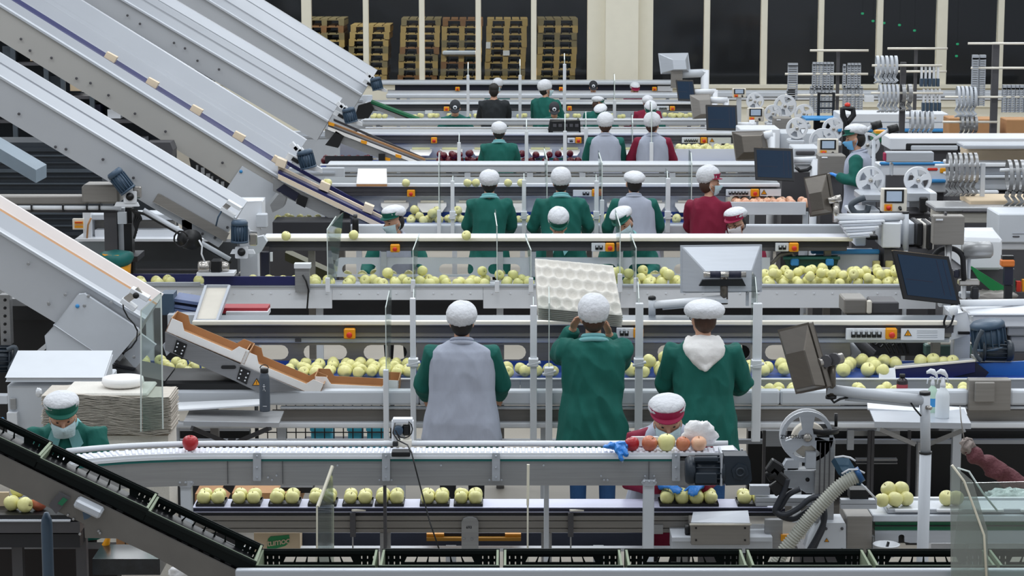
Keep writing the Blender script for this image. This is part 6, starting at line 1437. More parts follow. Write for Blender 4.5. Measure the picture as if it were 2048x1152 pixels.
MB().bar(W(446, 420, 20.1), W(462, 404, 20.1), .03, .05).build('web', CHROME, br); MB().tube([W(444, 420, 20.08), W(436, 435, 20.08), W(432, 452, 20.1)], .008, 6).build('cable', MOTORB, br)
fm = thing('fan_motor', 'black fan motor hanging below the second chute', 'motor', W(370, 500, 20.3)); MB().lathe([(.085, 0), (.09, .03), (.09, .18)], 16, W(372, 478, 20.25), (.5, -1, .1)).build('body', BLACK, fm); MB().tube([W(362+14*math.cos(a), 478+16*math.sin(a), 20.0) for a in [i*.5 for i in range(13)]], .008, 6).build('guard', BLACK, fm); MB().pbox(364, 440, 384, 468, 20.3, .05).build('hanger', DARK, fm)
sm_ = thing('small_motor', 'small silver and black motor beside the blue belt guard', 'motor', W(430, 548, 19.9)); MB().lathe([(.05, 0), (.055, .02), (.055, .1)], 14, W(397, 534, 19.85), (1, 0, 0)).build('silver_body', CHROME, sm_); MB().pbox(421, 521, 442, 546, 19.8, .14).build('black_body', BLACK, sm_, bevel=.01); MB().lathe([(.06, 0), (.045, .06), (.03, .07)], 14, W(442, 534, 19.87), (1, 0, 0)).build('nose', CHROME, sm_); MB().pbox(393, 546, 468, 552, 19.78, .2).build('bracket', WHITE, sm_)
MB().tube([W(x, y, 19.8) for x, y in ((398, 480), (404, 492), (403, 508), (410, 525))], .008, 6).build('cable', WHITE, sm_)
# chute 3 fittings: slot, blocks, dark opening, access plate
for x in (222, 305, 393, 478, 556):
    o_ = at3(x, -37, .14); tag(MB().obox(o_, Vector((.055, 0, -.03)), Vector((0, .05, 0)), Vector((.02, 0, .032))).build('card_block', mat('cream_card', '#ecd9bd', .7)), 'small cream card block lying in the slot of the long middle chute', 'card', 'card blocks in the slot of the middle chute')
MB().ppoly([(378, 316), (460, 368), (449, 385), (384, 345)], 24.975, .03).build('opening', BLACK, ch3)
m = MB()
for i in range(6): x = 392+10*i; y = 332+6.2*i; m.pbox(x, y+R.uniform(-3, 3), x+R.uniform(4, 8), y+R.uniform(6, 12), 24.955, .02)
m.build('inner_gear', STEEL, ch3)
MB().ppoly([(484, 332), (560, 376), (520, 424), (448, 385)], 24.965, .02).build('access_plate', LIGHT, ch3); m = MB(); m.lathe([(.018, 0), (.018, .01)], 10, W(482, 343, 24.965), (0, -1, 0)); m.build('blue_knob', SKY, ch3)
MB().ppoly([(292, 285), (340, 285), (346, 300), (342, 320), (300, 296)], 24.6, .3).build('dark_hood', DSTEEL, ch3)
mb = MB(); bolts(mb, [(x, ly3(x)+o) for x, o in ((42, 38), (60, 50), (103, 38), (153, 48), (181, 40), (217, 42), (270, 46), (331, 44), (445, 36))], 24.98, .016); mb.build('bolt', DSTEEL, ch3)
m = MB()
for i in range(9): m.ppoly([(22+11*i, 0+7*i), (34+11*i, 6+7*i), (33+11*i, 10+7*i), (20+11*i, 4+7*i)], 25.1, .03)
tag(m.build('apple_stream', mat('orange_fruit', '#a8653a', .6, var=.3, vscale=40, col2='#c9b39c')), 'narrow stream of reddish fruit high in the long middle chute', 'fruit', kind='stuff')
# black strip put in for the shaded gap between third and fourth chute
m = MB(); slab(m, 150, -6, 492, 203, 8, 30.9, .05); tag(m.build('gap_shade', BLACK), 'black strip standing in for the shaded gap between the third and fourth chutes', 'beam')
mb = MB(); bolts(mb, [(x, ly4(x)+o) for x, o in ((255, 22), (280, 24), (348, 22), (370, 20), (438, 22), (395, 30))], 30.97, .018); mb.build('bolt', DSTEEL, ch4)
def end_gear(label, x, y, Y, k):
    t = thing('end_bracket', label, 'bracket', W(x, y, Y)); s = k
    for j in range(3): MB().bar(W(x-14*s+9*s*j, y-22*s+6*s*j, Y), W(x-2*s+9*s*j, y-8*s+6*s*j, Y), .12, .05).build('bar', WHITE, t)
    MB().ppoly([(x-20*s, y-2*s), (x+26*s, y+22*s), (x+20*s, y+32*s), (x-26*s, y+8*s)], Y, .06).build('plate', WHITE, t); MB().ppoly([(x-10*s, y+6*s), (x+4*s, y+14*s), (x, y+20*s), (x-14*s, y+12*s)], Y-.02, .03).build('gap', BLACK, t)
    a = W(x+12*s, y-8*s, Y-.05); gear_motor('', '', a, .26*1.3, .09, MOTORB, (.25, 0, -1), t)
    MB().ppoly([(x+20*s, y+14*s), (x+48*s, y+30*s), (x+48*s, y+38*s), (x+14*s, y+30*s)], Y+.02, .05).build('white_guard', WHITE, t)
    return t
end_gear('white brackets and small blue motor at the end of the long middle chute', 596, 308, 24.94, 1.0); end_gear('white brackets and small blue motor at the end of the fourth chute', 686, 222, 30.92, .8); end_gear('white brackets and small blue motor at the end of the farthest chute', 742, 160, 36.9, .65)
# card box slides
def carton_proto():
    L, D, H = .60, .30, .105; t = thing('open_carton', '', 'carton', (0, 0, 0))
    prof = [(0, 0), (L, 0), (L, H), (L-.085, H), (L-.105, H-.03), (L-.12, .055), (.12, .055), (.105, H-.03), (.085, H), (0, H)]
    MB().prism([(x, 0, z) for x, z in prof], (0, .004, 0)).build('front_side', CARDW, t); MB().prism([(x, .004, z) for x, z in prof], (0, .003, 0)).build('front_lining', CARD, t)
    MB().prism([(x, D, z+.0) for x, z in prof], (0, .006, 0)).build('back_lining', CARD, t)
    MB().box(0, L, 0, D, 0, .004).build('bottom', CARD, t)
    for x, nm in ((0, 'end_panel'), (L-.006, 'end_panel')): MB().box(x, x+.006, 0, D, 0, H).build(nm, CARD, t)
    return t
cp = carton_proto(); a_ = math.atan(.43)
bs = thing('box_slide', 'grey steel box slide carrying white and brown open cartons down to the near table', 'conveyor', W(430, 775, 15.95))
m = MB().ppoly([(330, 664), (352, 674), (600, 781), (520, 786), (470, 762), (330, 700)], 15.93, .02); m.build('side_plate', mat('slide_steel', '#86878a', .4, .35, var=.08, stretch=(.4, 1, 10)), bs); 
m = MB().ppoly([(330, 672), (604, 790), (560, 790), (330, 695)], 15.98, .36); m.build('bed', DSTEEL, bs)
for x, y in ((361, 697), (488, 751)):
    MB().ppoly([(x-8, y-17), (x+13, y-8), (x+5, y+18), (x-15, y+8)], 15.92, .01).build('black_plate', BLACK, bs); m = MB(); bolts(m, [(x-5, y-10), (x+8, y-4), (x-10, y+5), (x+2, y+10), (x-7, y-3), (x+4, y+4)], 15.92, .006); m.build('bolt', WHITE, bs)
MB().ppoly(stadium(442, 731, 472, 738), 15.925, .006).build('slot', BLACK, bs); tri_sign(None, 513, 764, 15, 15.925, bs)
MB().ppoly([(325, 690), (352, 672), (345, 700), (333, 712)], 15.94, .3).build('tail_roller', PALE, bs)
for i, (px, py, ang, lb) in enumerate(((331, 663, a_, 'upper open carton, white outside and brown inside, on the steel box slide'), (480, 729, a_, 'lower open carton, white outside and brown inside, on the steel box slide'), (628, 782, .05, 'flat open carton at the foot of the steel box slide'))):
    p = W(px, py, 15.955 if i < 2 else 16.06)
    if i == 0: cp.location = p; cp.rotation_euler = (0, ang, 0); cp['label'] = lb; cp['group'] = 'open cartons on the box slide'
    else: copy_tree(cp, p, (0, ang, 0), lb, 'open cartons on the box slide')
def far_slide(label, pts, Y, side, rim, s, belt=None):
    """card slide further back: side plate, card strips with lips, belt"""
    (x0, y0), (x1, y1) = pts; t = thing('card_slide', label, 'conveyor', W(x1, y1, Y)); k = s
    m = MB(); slab(m, x0-10*k, y0+10*k, x1, y1+14*k, 26*k, Y+.05, .04); m.build('side_plate', STEEL, t)
    m = MB(); slab(m, x0, y0+2*k, x1, y1+2*k, 10*k, Y, .05); m.build('near_card', side, t)
    m = MB(); slab(m, x0, y0-4*k, x1, y1-4*k, 6*k, Y+.02, .4); m.build('belt', belt or BELTN, t)
    m = MB(); slab(m, x0, y0-15*k, x1, y1-15*k, 11*k, Y+.2, .05); m.build('far_card', rim, t)
    m = MB(); slab(m, x0+18*k, y0-24*k, x1, y1-18*k, 8*k, Y+.42, .04); m.build('back_belt', belt or BELTN, t)
    return t
CC = mat('cream_card_strip', '#ead9c2', .7, var=.03)
fs1 = far_slide('cream card strips on a navy slide running down to the third table', ((556, 346), (770, 450)), 24.7, CC, CC, 1.0)
for x, y in ((563, 325), (650, 372), (737, 416)): m = MB().obox(W(x, y, 24.85), Vector((.05, 0, -.02)), Vector((0, .08, 0)), Vector((.012, 0, .04))); tag(m.build('card_block', CC), 'cream card block lying on the navy slide above the third table', 'card', 'card blocks on the navy slide')
apple('yellow', W(656, 366, 24.9), 'yellow apple perched beside a card block on the navy slide', None, 1.0)
for x, y in ((606, 402), (690, 436)): MB().ppoly([(x-9, y-14), (x+10, y-6), (x+4, y+14), (x-14, y+5)], 24.72, .02).build('black_plate', BLACK, fs1)
tri_sign(None, 702, 450, 10, 24.7, fs1); MB().ppoly([(540, 410), (560, 385), (572, 395), (566, 415), (545, 425)], 24.7, .3).build('tail_roller', STEEL, fs1); MB().ppoly([(552, 380), (568, 368), (600, 388), (590, 402)], 24.74, .1).build('navy_block', NAVY, fs1)
fs2 = far_slide('white card strip with brown rim and yellow marks sliding to the fourth table', ((656, 252), (850, 327)), 31.0, CARDW, CARD, .62, DSTEEL)
for x, y in ((663, 248), (728, 284), (797, 312), (775, 318)): m = MB().ppoly([(x-6, y-4), (x+6, y-1), (x+5, y+5), (x-6, y+2)], 30.98, .02); m.build('yellow_mark', YEL, fs2)
MB().ppoly([(650, 290), (672, 262), (688, 272), (676, 296)], 31.0, .3).build('dark_block', BLACK, fs2); MB().pbox(757, 308, 770, 324, 30.95, .05).build('black_plate', BLACK, fs2)
gs = thing('green_slide', 'narrow green belt slide at the end of the farthest chute', 'conveyor', W(835, 240, 37.2)); m = MB(); slab(m, 742, 202, 838, 238, 5, 37.2, .3); m.build('green_belt', BELTG, gs); m = MB(); slab(m, 740, 207, 822, 240, 8, 37.22, .3); m.build('side_plate', STEEL, gs); MB().ppoly([(716, 212), (740, 205), (748, 218), (736, 238), (708, 238)], 37.1, .2).build('dark_block', BLACK, gs)
# black crate and small apparatus on the back lines
bc_ = thing('crate', 'black plastic crate standing on the fourth overhead conveyor', 'crate', W(1127, 268, 32.1)); MB().ppoly([(1097, 262), (1103, 246), (1158, 244), (1161, 262), (1160, 270), (1097, 269)], 32.0, .4).build('body', BLACK, bc_, bevel=.02)
m = MB()
for i in range(5): m.pbox(1106+11*i, 248, 1113+11*i, 254, 31.98, .03)
m.build('opening', DSTEEL, bc_); MB().pbox(1106, 263, 1158, 268, 31.97, .03).build('label_strip', STEEL, bc_)
lf = thing('bottle', 'small dark bottle standing on the third table beside the yellow triangle', 'bottle', W(711, 466, 24.35)); c = W(711, 466, 24.35); MB().lathe([(.035, 0), (.035, .14), (.02, .17)], 12, c).build('body', BLACK, lf); MB().lathe([(.022, .17), (.022, .20)], 10, c).build('cap', DSTEEL, lf)
# machinery under and between chutes one and two
GB = mat('blue_grey_machine', '#49525b', .5, .1, var=.1); GBD = mat('blue_grey_dark', '#2a323b', .55, var=.15)
mh = thing('machine_housing', 'dark blue grey machine housing with horizontal ribs between the two nearest chutes', 'machine', W(60, 480, 23))
MB().pbox(-120, 285, 205, 480, 23.0, .6).build('housing', GBD, mh)
for i, y in enumerate(range(296, 478, 14)): MB().pbox(-120, y, 205, y+(3 if i % 3 else 7), 22.97, .04).build('rib', GB if i % 2 else GBD, mh)
MB().box(-9.8, W(200, 480, 23).x, 23.05, 23.5, 0, W(100, 480, 23).z).build('plinth', DARK, mh)
m = MB(); slab(m, -60, 262, 72, 340, 26, 21.6, .5); o_ = m.build('short_chute', mat('dull_blue_grey', '#8493a0', .45)); tag(o_, 'short pale chute sloping behind the second chute at the left edge', 'conveyor')
sr = thing('steel_beam', 'brownish steel beam with a box shaped head and white pipe below the second chute', 'beam', W(120, 420, 20.4))
MB().pbox(-80, 393, 170, 409, 20.5, .2).build('beam', WARM, sr, bevel=.01); MB().pbox(163, 370, 238, 408, 20.42, .3).build('head_box', WARM, sr, bevel=.02); MB().tube([W(-80, 415, 20.45), W(242, 416, 20.45)], .020, 10).build('pipe', WHITE, sr); MB().tube([W(-80, 421, 20.5), W(235, 423, 20.5)], .012, 8).build('pipe', DSTEEL, sr)
for x in (62, 125, 173, 198): MB().pbox(x-1, 410, x+2, 424, 20.41, .06).build('strap', BLACK, sr)
cl = thing('column_cluster', 'cluster of steel columns and black cables carrying the second chute', 'column', W(238, 540, 20.6))
for x0, x1, m_, dy in ((209, 234, DSTEEL, 0), (237, 250, LIGHT, .05), (251, 265, BLACK, .1)): MB().box(W(x0, 480, 20.5+dy).x, W(x1, 480, 20.5+dy).x, 20.5+dy, 20.62+dy, 0, W(240, 418, 20.5).z).build('column', m_, cl)
MB().pbox(205, 513, 275, 524, 20.45, .4).build('base_beam', DARK, cl); MB().pbox(235, 425, 252, 448, 20.4, .05).build('joint_box', LIGHT, cl); MB().pbox(248, 448, 264, 512, 20.44, .05).build('black_box', BLACK, cl)
for k in range(4): MB().tube(hose([(262+3*k, 418), (270+4*k, 428+3*k), (268+3*k, 445), (274-2*k, 462+5*k)], 0, 0, '', 20.35), .012, 6).build('cable', BLACK, cl)
wm = thing('white_machine', 'white machine frame with a yellow label box behind the steel columns', 'machine', W(260, 480, 21.6))
MB().pbox(166, 424, 182, 480, 21.6, .2).build('upright', WHITE, wm); MB().pbox(182, 428, 350, 440, 21.65, .3).build('top_beam', LIGHT, wm, bevel=.01); MB().pbox(190, 460, 350, 478, 21.65, .3).build('lower_panel', WHITE, wm); MB().pbox(150, 478, 440, 483, 21.5, .5).build('ledge', WHITE, wm); MB().pbox(190, 441, 350, 459, 21.8, .1).build('shade_panel', WARM, wm)
MB().pbox(145, 438, 167, 459, 21.55, .06).build('label_box', CREAMLIP, wm); MB().pbox(149, 443, 166, 449, 21.54, .02).build('label_stripe', YEL, wm); MB().pbox(149, 451, 166, 456, 21.54, .02).build('label_stripe', YEL, wm); MB().pbox(150, 444, 164, 446, 21.535, .02).build('label_stripe', RED, wm)
MB().pbox(120, 484, 212, 560, 21.75, .2).build('grey_panel', mat('mid_grey', '#8d979f', .5), wm); MB().pbox(262, 484, 475, 548, 21.7, .2).build('dark_panel', mat('slate_panel', '#3b3e42', .5), wm); MB().tube([W(265, 539, 21.6), W(400, 540, 21.6)], .015, 8).build('rail', DSTEEL, wm)
MB().box(W(130, 500, 21.8).x, W(470, 500, 21.8).x, 21.8, 22.2, 0, W(200, 560, 21.75).z).build('base', DARK, wm); MB().tube([W(182, 436, 21.55), W(176, 450, 21.55), W(174, 476, 21.55)], .01, 6).build('cable', CARD, wm)
tb = thing('waste_bin', 'yellow bin lined with a teal bag between the two nearest chutes', 'bin', W(235, 575, 20.2)); MB().lathe([(.10, 0), (.13, .42)], 18, W(236, 600, 20.2)).build('body', YEL, tb); m = MB().lathe([(.133, .33), (.15, .37), (.145, .42), (.12, .43)], 18, W(236, 600, 20.2)); 
for i, q in enumerate(m.v): m.v[i] = q+Vector((0, 0, .03*noise.noise(q*9)))
m.build('bag', TEAL, tb); MB().box(W(236, 600, 20.2).x-.15, W(236, 600, 20.2).x+.15, 20.05, 20.35, 0, W(236, 600, 20.2).z).build('stand', DARK, tb)
wp_ = thing('machine_shroud', 'white machine cover plate left of the cream card slide', 'cover', W(490, 460, 22.0)); MB().ppoly([(470, 404), (522, 404), (524, 432), (520, 462), (500, 462), (486, 440), (470, 436)], 22.0, .3).build('cover', WHITE, wp_, bevel=.01); MB().pbox(512, 428, 534, 456, 21.9, .1).build('side_box', LIGHT, wp_, bevel=.01)
MB().box(W(480, 450, 22.1).x, W(515, 450, 22.1).x, 22.05, 22.25, 0, W(490, 462, 22.0).z).build('column', LIGHT, wp_)
hd = thing('gear_head_plate', 'steel head plate with black gear at the left end of the second overhead conveyor', 'bracket', W(525, 545, 20.3)); MB().ppoly([(498, 478), (526, 472), (534, 484), (522, 504), (500, 516)], 20.35, .1).build('plate', LIGHT, hd); MB().pbox(522, 505, 538, 560, 20.4, .1).build('black_column', NAVY, hd); MB().pbox(540, 505, 545, 523, 20.38, .03).build('white_tag', WHITE, hd); MB().pbox(590, 530, 619, 585, 19.9, .06).build('switch_box', STEEL, hd); MB().pbox(588, 528, 621, 537, 19.88, .1).build('switch_hood', WHITE, hd); MB().tube([W(605, 550, 19.88), W(612, 562, 19.88), W(617, 580, 19.88), W(614, 620, 19.9)], .008, 6).build('cable', BLACK, hd)
m = MB(); slab(m, 570, 505, 665, 548, 16, 20.9, .25); tag(m.build('olive_tray', mat('olive_sheet', '#4b4a2d', .5)), 'dark olive tray slanting under the second overhead conveyor', 'tray')
# dark machinery at the left edge below chute one
dm = thing('dark_machine', 'dark machine with a perforated grey column below the nearest chute at the left edge', 'machine', W(30, 850, 16.6))
MB().pbox(-120, 590, 100, 640, 16.9, .4).pbox(-120, 640, 200, 870, 17.0, .3).build('housing', BLACK, dm); MB().pbox(0, 590, 20, 690, 16.5, .1).build('column', STEEL, dm); m = MB(); bolts(m, [(10, y) for y in range(600, 690, 16)], 16.5, .012); m.build('bolt', BLACK, dm)
gear_motor('', '', W(-20, 718, 16.3), .28, .10, MOTORD, (1, 0, .0), dm); MB().tube(hose([(15, 700), (30, 695), (32, 715), (20, 735), (28, 750)], 0, 0, '', 16.2), .018, 8).build('hose', GB, dm); MB().pbox(20, 598, 60, 612, 16.7, .1).build('bright_box', STEEL, dm); MB().bar(W(76, 705, 16.4), W(94, 690, 16.4), .05, .03).build('strut', WHITE, dm); MB().pbox(-60, 792, 14, 808, 16.0, .1).build('rail', LIGHT, dm)
# white cabinet
ca = thing('cabinet', 'white metal cabinet with a sloping lid behind the pulp tray pile at left', 'cabinet', W(115, 900, 14.8))
x0, x1 = W(15, 800, 14.75).x, W(206, 800, 14.75).x; zt_ = W(110, 766, 14.75).z
MB().box(x0, x1, 14.75, 15.3, 0, zt_-.012).build('body', LIGHT, ca, bevel=.008)
q = [W(13, 763, 14.72), W(206, 763, 14.72), W(224, 710, 15.15), W(38, 710, 15.15)]; m = MB(); sheet(m, q, .03); m.build('lid', LIGHT, ca, bevel=.006); m = MB(); ellip(m, W(139, 756, 14.78), .022, .012, .012, None, 10, 6); m.build('lid_knob', NAVY, ca)
m = MB().prism([q[1], q[2], Vector((q[2].x, 15.15, zt_-.02)), Vector((q[1].x, 14.75, zt_-.02))], (-.02, 0, 0)); m.build('side_wedge', LIGHT, ca); MB().pbox(20, 797, 32, 820, 14.73, .02).build('handle', STEEL, ca, bevel=.004); MB().pbox(14, 826, 34, 870, 14.70, .05).build('white_box', WHITE, ca); m = MB(); m.lathe([(.012, 0), (.012, .01)], 10, W(5, 838, 14.7), (0, -1, 0)); m.build('blue_knob', SKY, ca)
# pile of pulp trays
pile = thing('tray_pile', 'tall pile of brownish white pulp trays behind the person in green at left', 'tray pile', W(215, 900, 14.2))
xa, xb = W(85, 850, 14.2).x, W(340, 850, 14.2).x; z0 = W(200, 868, 14.2).z; z1 = W(200, 792, 14.2).z; n = 44
lay = MB(); 
for i in range(n):
    z = z0+(z1-z0)*i/n; j = R.uniform(-.012, .012); xs_ = [xa+(xb-xa)*k/24 for k in range(25)]
    wv = [.003*math.sin(k*.9+i*.2)+.010*math.sin(k*.25)+R.uniform(-.0015, .0015) for k in range(25)]; h = (z1-z0)/n*.55
    pts = [Vector((x+j, 14.2+R.uniform(0, .012), z+w)) for x, w in zip(xs_, wv)]
    v = pts+[p+Vector((0, 0, h)) for p in pts]+[p+Vector((0, .34, 0)) for p in pts]+[p+Vector((0, .34, h)) for p in pts]; fs = []
    for k in range(24): fs += [(k, k+1, 26+k, 25+k), (25+k, 26+k, 76+k, 75+k), (50+k, 75+k, 76+k, 51+k)]
    fs += [(0, 25, 75, 50), (24, 74, 99, 49)]; lay.add(v, fs, 0)
tag(lay.build('tray_layer', mat('pulp_brown', '#cbc3b8', .9, var=.08, vscale=25), pile), kind='stuff')
zt2 = W(200, 790, 14.2).z; MB().box(xa+.12, xb-.14, 14.22, 14.62, zt2-.02, zt2+.005).build('top_tray', PULP, pile, bevel=.01)
MB().box(xa+.02, xb-.02, 14.24, 14.6, 0, z0-.02).build('pallet_box', PULP, pile)
rl = MB().lathe([(.001, .0), (.12, 0), (.135, .02), (.13, .05), (.06, .055), (.001, .05)], 24, W(246, 770, 14.45)-Vector((0, 0, .0))); tag(rl.build('white_bowl', CARDW), 'white upturned pulp bowl on top of the tray pile', 'bowl')
lump('paper_scrap', W(78, 795, 14.4), .02, .02, .03, 3, WHITE, 'white paper scrap at the left end of the tray pile', 'paper')
ap = thing('acrylic_screen', 'tall clear plastic strip in front of the tray pile, with a slanted top', 'screen', W(304, 862, 14.9)); MB().ppoly([(282, 621), (322, 585), (326, 858), (286, 863)], 14.05, .006).build('sheet', CLEAR, ap)
for (x0, y0), (x1, y1) in (((282, 863), (282, 621)), ((282, 621), (322, 586)), ((322, 586), (326, 858))): MB().bar(W(x0, y0, 14.04), W(x1, y1, 14.04), .008, .008).build('edge', EDGE, ap)
# pieces on the near overhead conveyor at left
tr = thing('steel_tray', 'tilted steel tray with pale bottom leaning at the left end of the near overhead conveyor', 'tray', W(420, 645, 17.1)); q = [W(389, 644, 17.0), W(434, 644, 17.0), W(459, 574, 17.5), W(412, 574, 17.5)]; m = MB(); sheet(m, q, -.01); m.build('bottom', mat('tray_bottom', '#cfc9bd', .5), tr)
for i in range(4): MB().bar(q[i], q[(i+1) % 4], .02, .035).build('rim', PALE, tr)
MB().pbox(322, 588, 347, 630, 17.3, .2).build('blue_box', MOTORB)
tag(bpy.data.objects['blue_box'], 'blue grey box at the left end of the near overhead conveyor', 'box')
for k, (y0, y1) in enumerate(((597, 606), (609, 614), (617, 622), (625, 630))): m = MB(); slab(m, 347, y0, 405, y0+9, 6, 17.35, .3); tag(m.build('blue_strip', mat('slat_blue', '#5d6c92', .5)), 'slate blue strip in the small pile beside the blue grey box', 'strip', 'slate blue strips')
tag(MB().pbox(440, 616, 535, 627, 17.5, .2).build('red_crate', mat('red_plastic', '#a3222e', .5)), 'red plastic crate edge behind the left end of the near overhead conveyor', 'crate')
tag(MB().pbox(452, 624, 536, 632, 17.45, .2).build('white_cover', WHITE), 'white cover lying before the red crate edge', 'cover')
tag(MB().pbox(335, 630, 400, 652, 17.2, .3).build('white_ramp', LIGHT), 'white ramp plate left of the tilted steel tray', 'plate')
# pale end plates and dark shelving seen between the chutes
for x0, y0, x1, y1, Y, m_, lb in ((560, 262, 700, 345, 33.4, LIGHT, 'pale machine side plate under the end of the fourth chute'), (650, 190, 745, 262, 39.9, LIGHT, 'pale machine side plate under the farthest chute'), (500, 335, 690, 480, 27.0, LIGHT, 'pale machine side plate left of the white carton lid')):
    a, b = W(x0, y1, Y), W(x1, y1, Y); t = thing('side_guard', lb, 'guard', Vector(((a.x+b.x)/2, Y, 0))); MB().pbox(x0, y0, x1, y1, Y, .05).build('sheet', m_, t, bevel=.01); MB().pbox(x0+20, y0+10, x1-20, y0+14, Y-.02, .03).build('seam', PALE, t); MB().box(a.x, b.x, Y+.01, Y+.04, 0, a.z).build('skirt', DSTEEL, t)
sh_ = thing('storage_shelf', 'dark storage shelving with blue and grey items between the second and middle chutes', 'shelf', (W(60, 200, 30).x, 30, 0))
a, b = W(-160, 300, 30), W(340, 300, 30); c_ = W(150, 300, 30); MB().box(a.x, c_.x, 30.5, 30.6, 0, W(0, 60, 30).z).build('back_board', GBD, sh_); MB().box(c_.x, b.x, 30.5, 30.6, 0, W(0, 190, 30).z).build('back_board', GBD, sh_)
for y in (70, 125, 192, 240, 295): MB().box(a.x, b.x if y > 190 else c_.x, 30.0, 30.5, W(0, y, 30).z-.04, W(0, y, 30).z).build('shelf_board', DSTEEL, sh_)
for x in (-100, 30, 95, 128, 185, 330): MB().box(W(x, 200, 30).x-.03, W(x, 200, 30).x+.03, 29.95, 30.0, 0, W(0, 62 if x < 150 else 192, 30).z).build('upright', GB, sh_)
for x, y, w_, h_, m_, nm in ((5, 122, 22, 30, GB, 'blue_grey_box'), (60, 122, 26, 26, CARDL, 'pale_box'), (100, 182, 20, 30, GBD, 'dark_box'), (140, 182, 22, 24, CARDL, 'pale_box'), (187, 237, 14, 28, NAVY, 'blue_canister'), (215, 237, 26, 18, WHITE, 'white_box'), (250, 292, 40, 16, PALE, 'steel_box')):
    o_ = MB().pbox(x, y-h_, x+w_, y, 30.1, .3).build(nm, m_); tag(o_, '%s on the dark shelving, at the %s' % (nm.replace('_', ' '), {5: 'left picture edge', 60: 'upper board', 100: 'second board', 140: 'second board right', 187: 'third board', 215: 'third board right', 250: 'lowest board'}[x]), 'box')
# ---------------------------------------------------------------- pallets behind the windows
WOODS = [mat('pallet_wood_%s' % n, a, .8, var=.15, vscale=9, stretch=(3, 3, 12), col2=b) for n, a, b in (('tan', '#cdb070', '#9a7a45'), ('grey', '#9c8b62', '#6f6040'), ('red', '#a3764a', '#6f4a2a'))]
def pallet_proto(w, tone):
    t = thing('pallet', 'weathered wooden pallet', 'pallet', (0, 0, 0)); d = 1.1
    for x in (-w/2, -.055, w/2-.11): MB().box(x, x+.11, 0, d, .022, .105).build('block', WOODS[tone], t)
    MB().box(-w/2, w/2, 0, .12, .105, .122).build('cross_board', WOODS[tone], t)
    for i in range(5): x = -w/2+i*(w-.14)/4; MB().box(x, x+.14, 0, d, .122, .144).build('deck_board', WOODS[tone], t)
    for x in (-w/2, -.05, w/2-.1): MB().box(x, x+.1, 0, d, 0, .022).build('bottom_board', WOODS[tone], t)
    return t
YP_ = 47.0
protos = {}
def pallet(cx, z, w, tone, yy, label, group):
    k = (round(w, 2), tone); p = Vector((cx, yy, z)); rot = (0, 0, R.uniform(-.02, .02))
    if k not in protos: o = protos[k] = pallet_proto(w, tone); o.location = p; o.rotation_euler = rot; o['label'] = label; o['group'] = group
    else: copy_tree(protos[k], p, rot, label, group)
stacks = [(648, 37, .8, 'first from the left'), (729, 50, .8, 'second from the left'), (826, 37, .8, 'third from the left'), (915, 38, .82, 'fourth from the left'), (1004, 38, .82, 'fifth from the left'), (1107, 37, .8, 'rightmost, next to the pillar')]
for px, top, w_, nm in stacks:
    zt = W(px, top, YP_).z; n = int(zt/.144); lean = R.uniform(-.012, .012)
    for i in range(n):
        z = zt-.144*(n-i)
        if z < .9: continue
        pallet(W(px, 90, YP_).x+lean*i+R.uniform(-.012, .012), z, w_, R.choice((0, 0, 0, 1, 1, 2)), YP_, '%s pallet from the top of the dark stack behind glass, %s' % (ORD[n-1-i], nm), 'pallets in the stack '+nm)
    z0 = zt-.144*n; k = [j for j in range(n) if zt-.144*(n-j) >= .9][0]; zb_ = zt-.144*(n-k)
    tag(MB().box(W(px, 90, YP_).x-.4, W(px, 90, YP_).x+.4, YP_+.05, YP_+1.05, 0, zb_).build('pallet_pile', WOODS[1]), 'lower part of the pallet stack behind the glass, %s' % nm, 'pallet pile')
wr = MB(); wr.box(W(885, 100, 47).x, W(962, 100, 47).x, 46.95, 47.0, W(900, 110, 47).z, W(900, 101, 47).z); tag(wr.build('white_film', WHITE, bevel=.04), 'white film wrapped round one pallet of the fourth stack', 'film')
tag(MB().pbox(1006, 101, 1019, 111, 46.985, .01).build('paper_label', CARDW), 'white paper label on a pallet of the fifth stack', 'label'); tag(MB().pbox(972, 84, 981, 97, 46.985, .01).build('paper_label', CARDW), 'white paper slip on a pallet at the left of the fifth stack', 'label')
GREENGLOW = mat('green_glow', '#0a3a22', .4, emit='#25d07a', estr=1.2)  # glowing dots imitate lamp reflections in the window glass
for x, y in ((1725, 27), (1746, 42), (1768, 46), (1799, 50), (1829, 61), (1915, 88), (1913, 112)):
    c = W(x, y, 50.5); t = MB().tube([c, c+Vector((0, 0, 7-c.z))], .012, 5); t2 = thing('green_reflection', 'small glowing green dot standing in for a lamp reflection on the right windows', 'reflection', c, 'green reflections in the right windows'); t.build('rod', DN, t2); m = MB(); ellip(m, c, .035, .035, .03, None, 8, 5); m.build('glow_dot', GREENGLOW, t2)
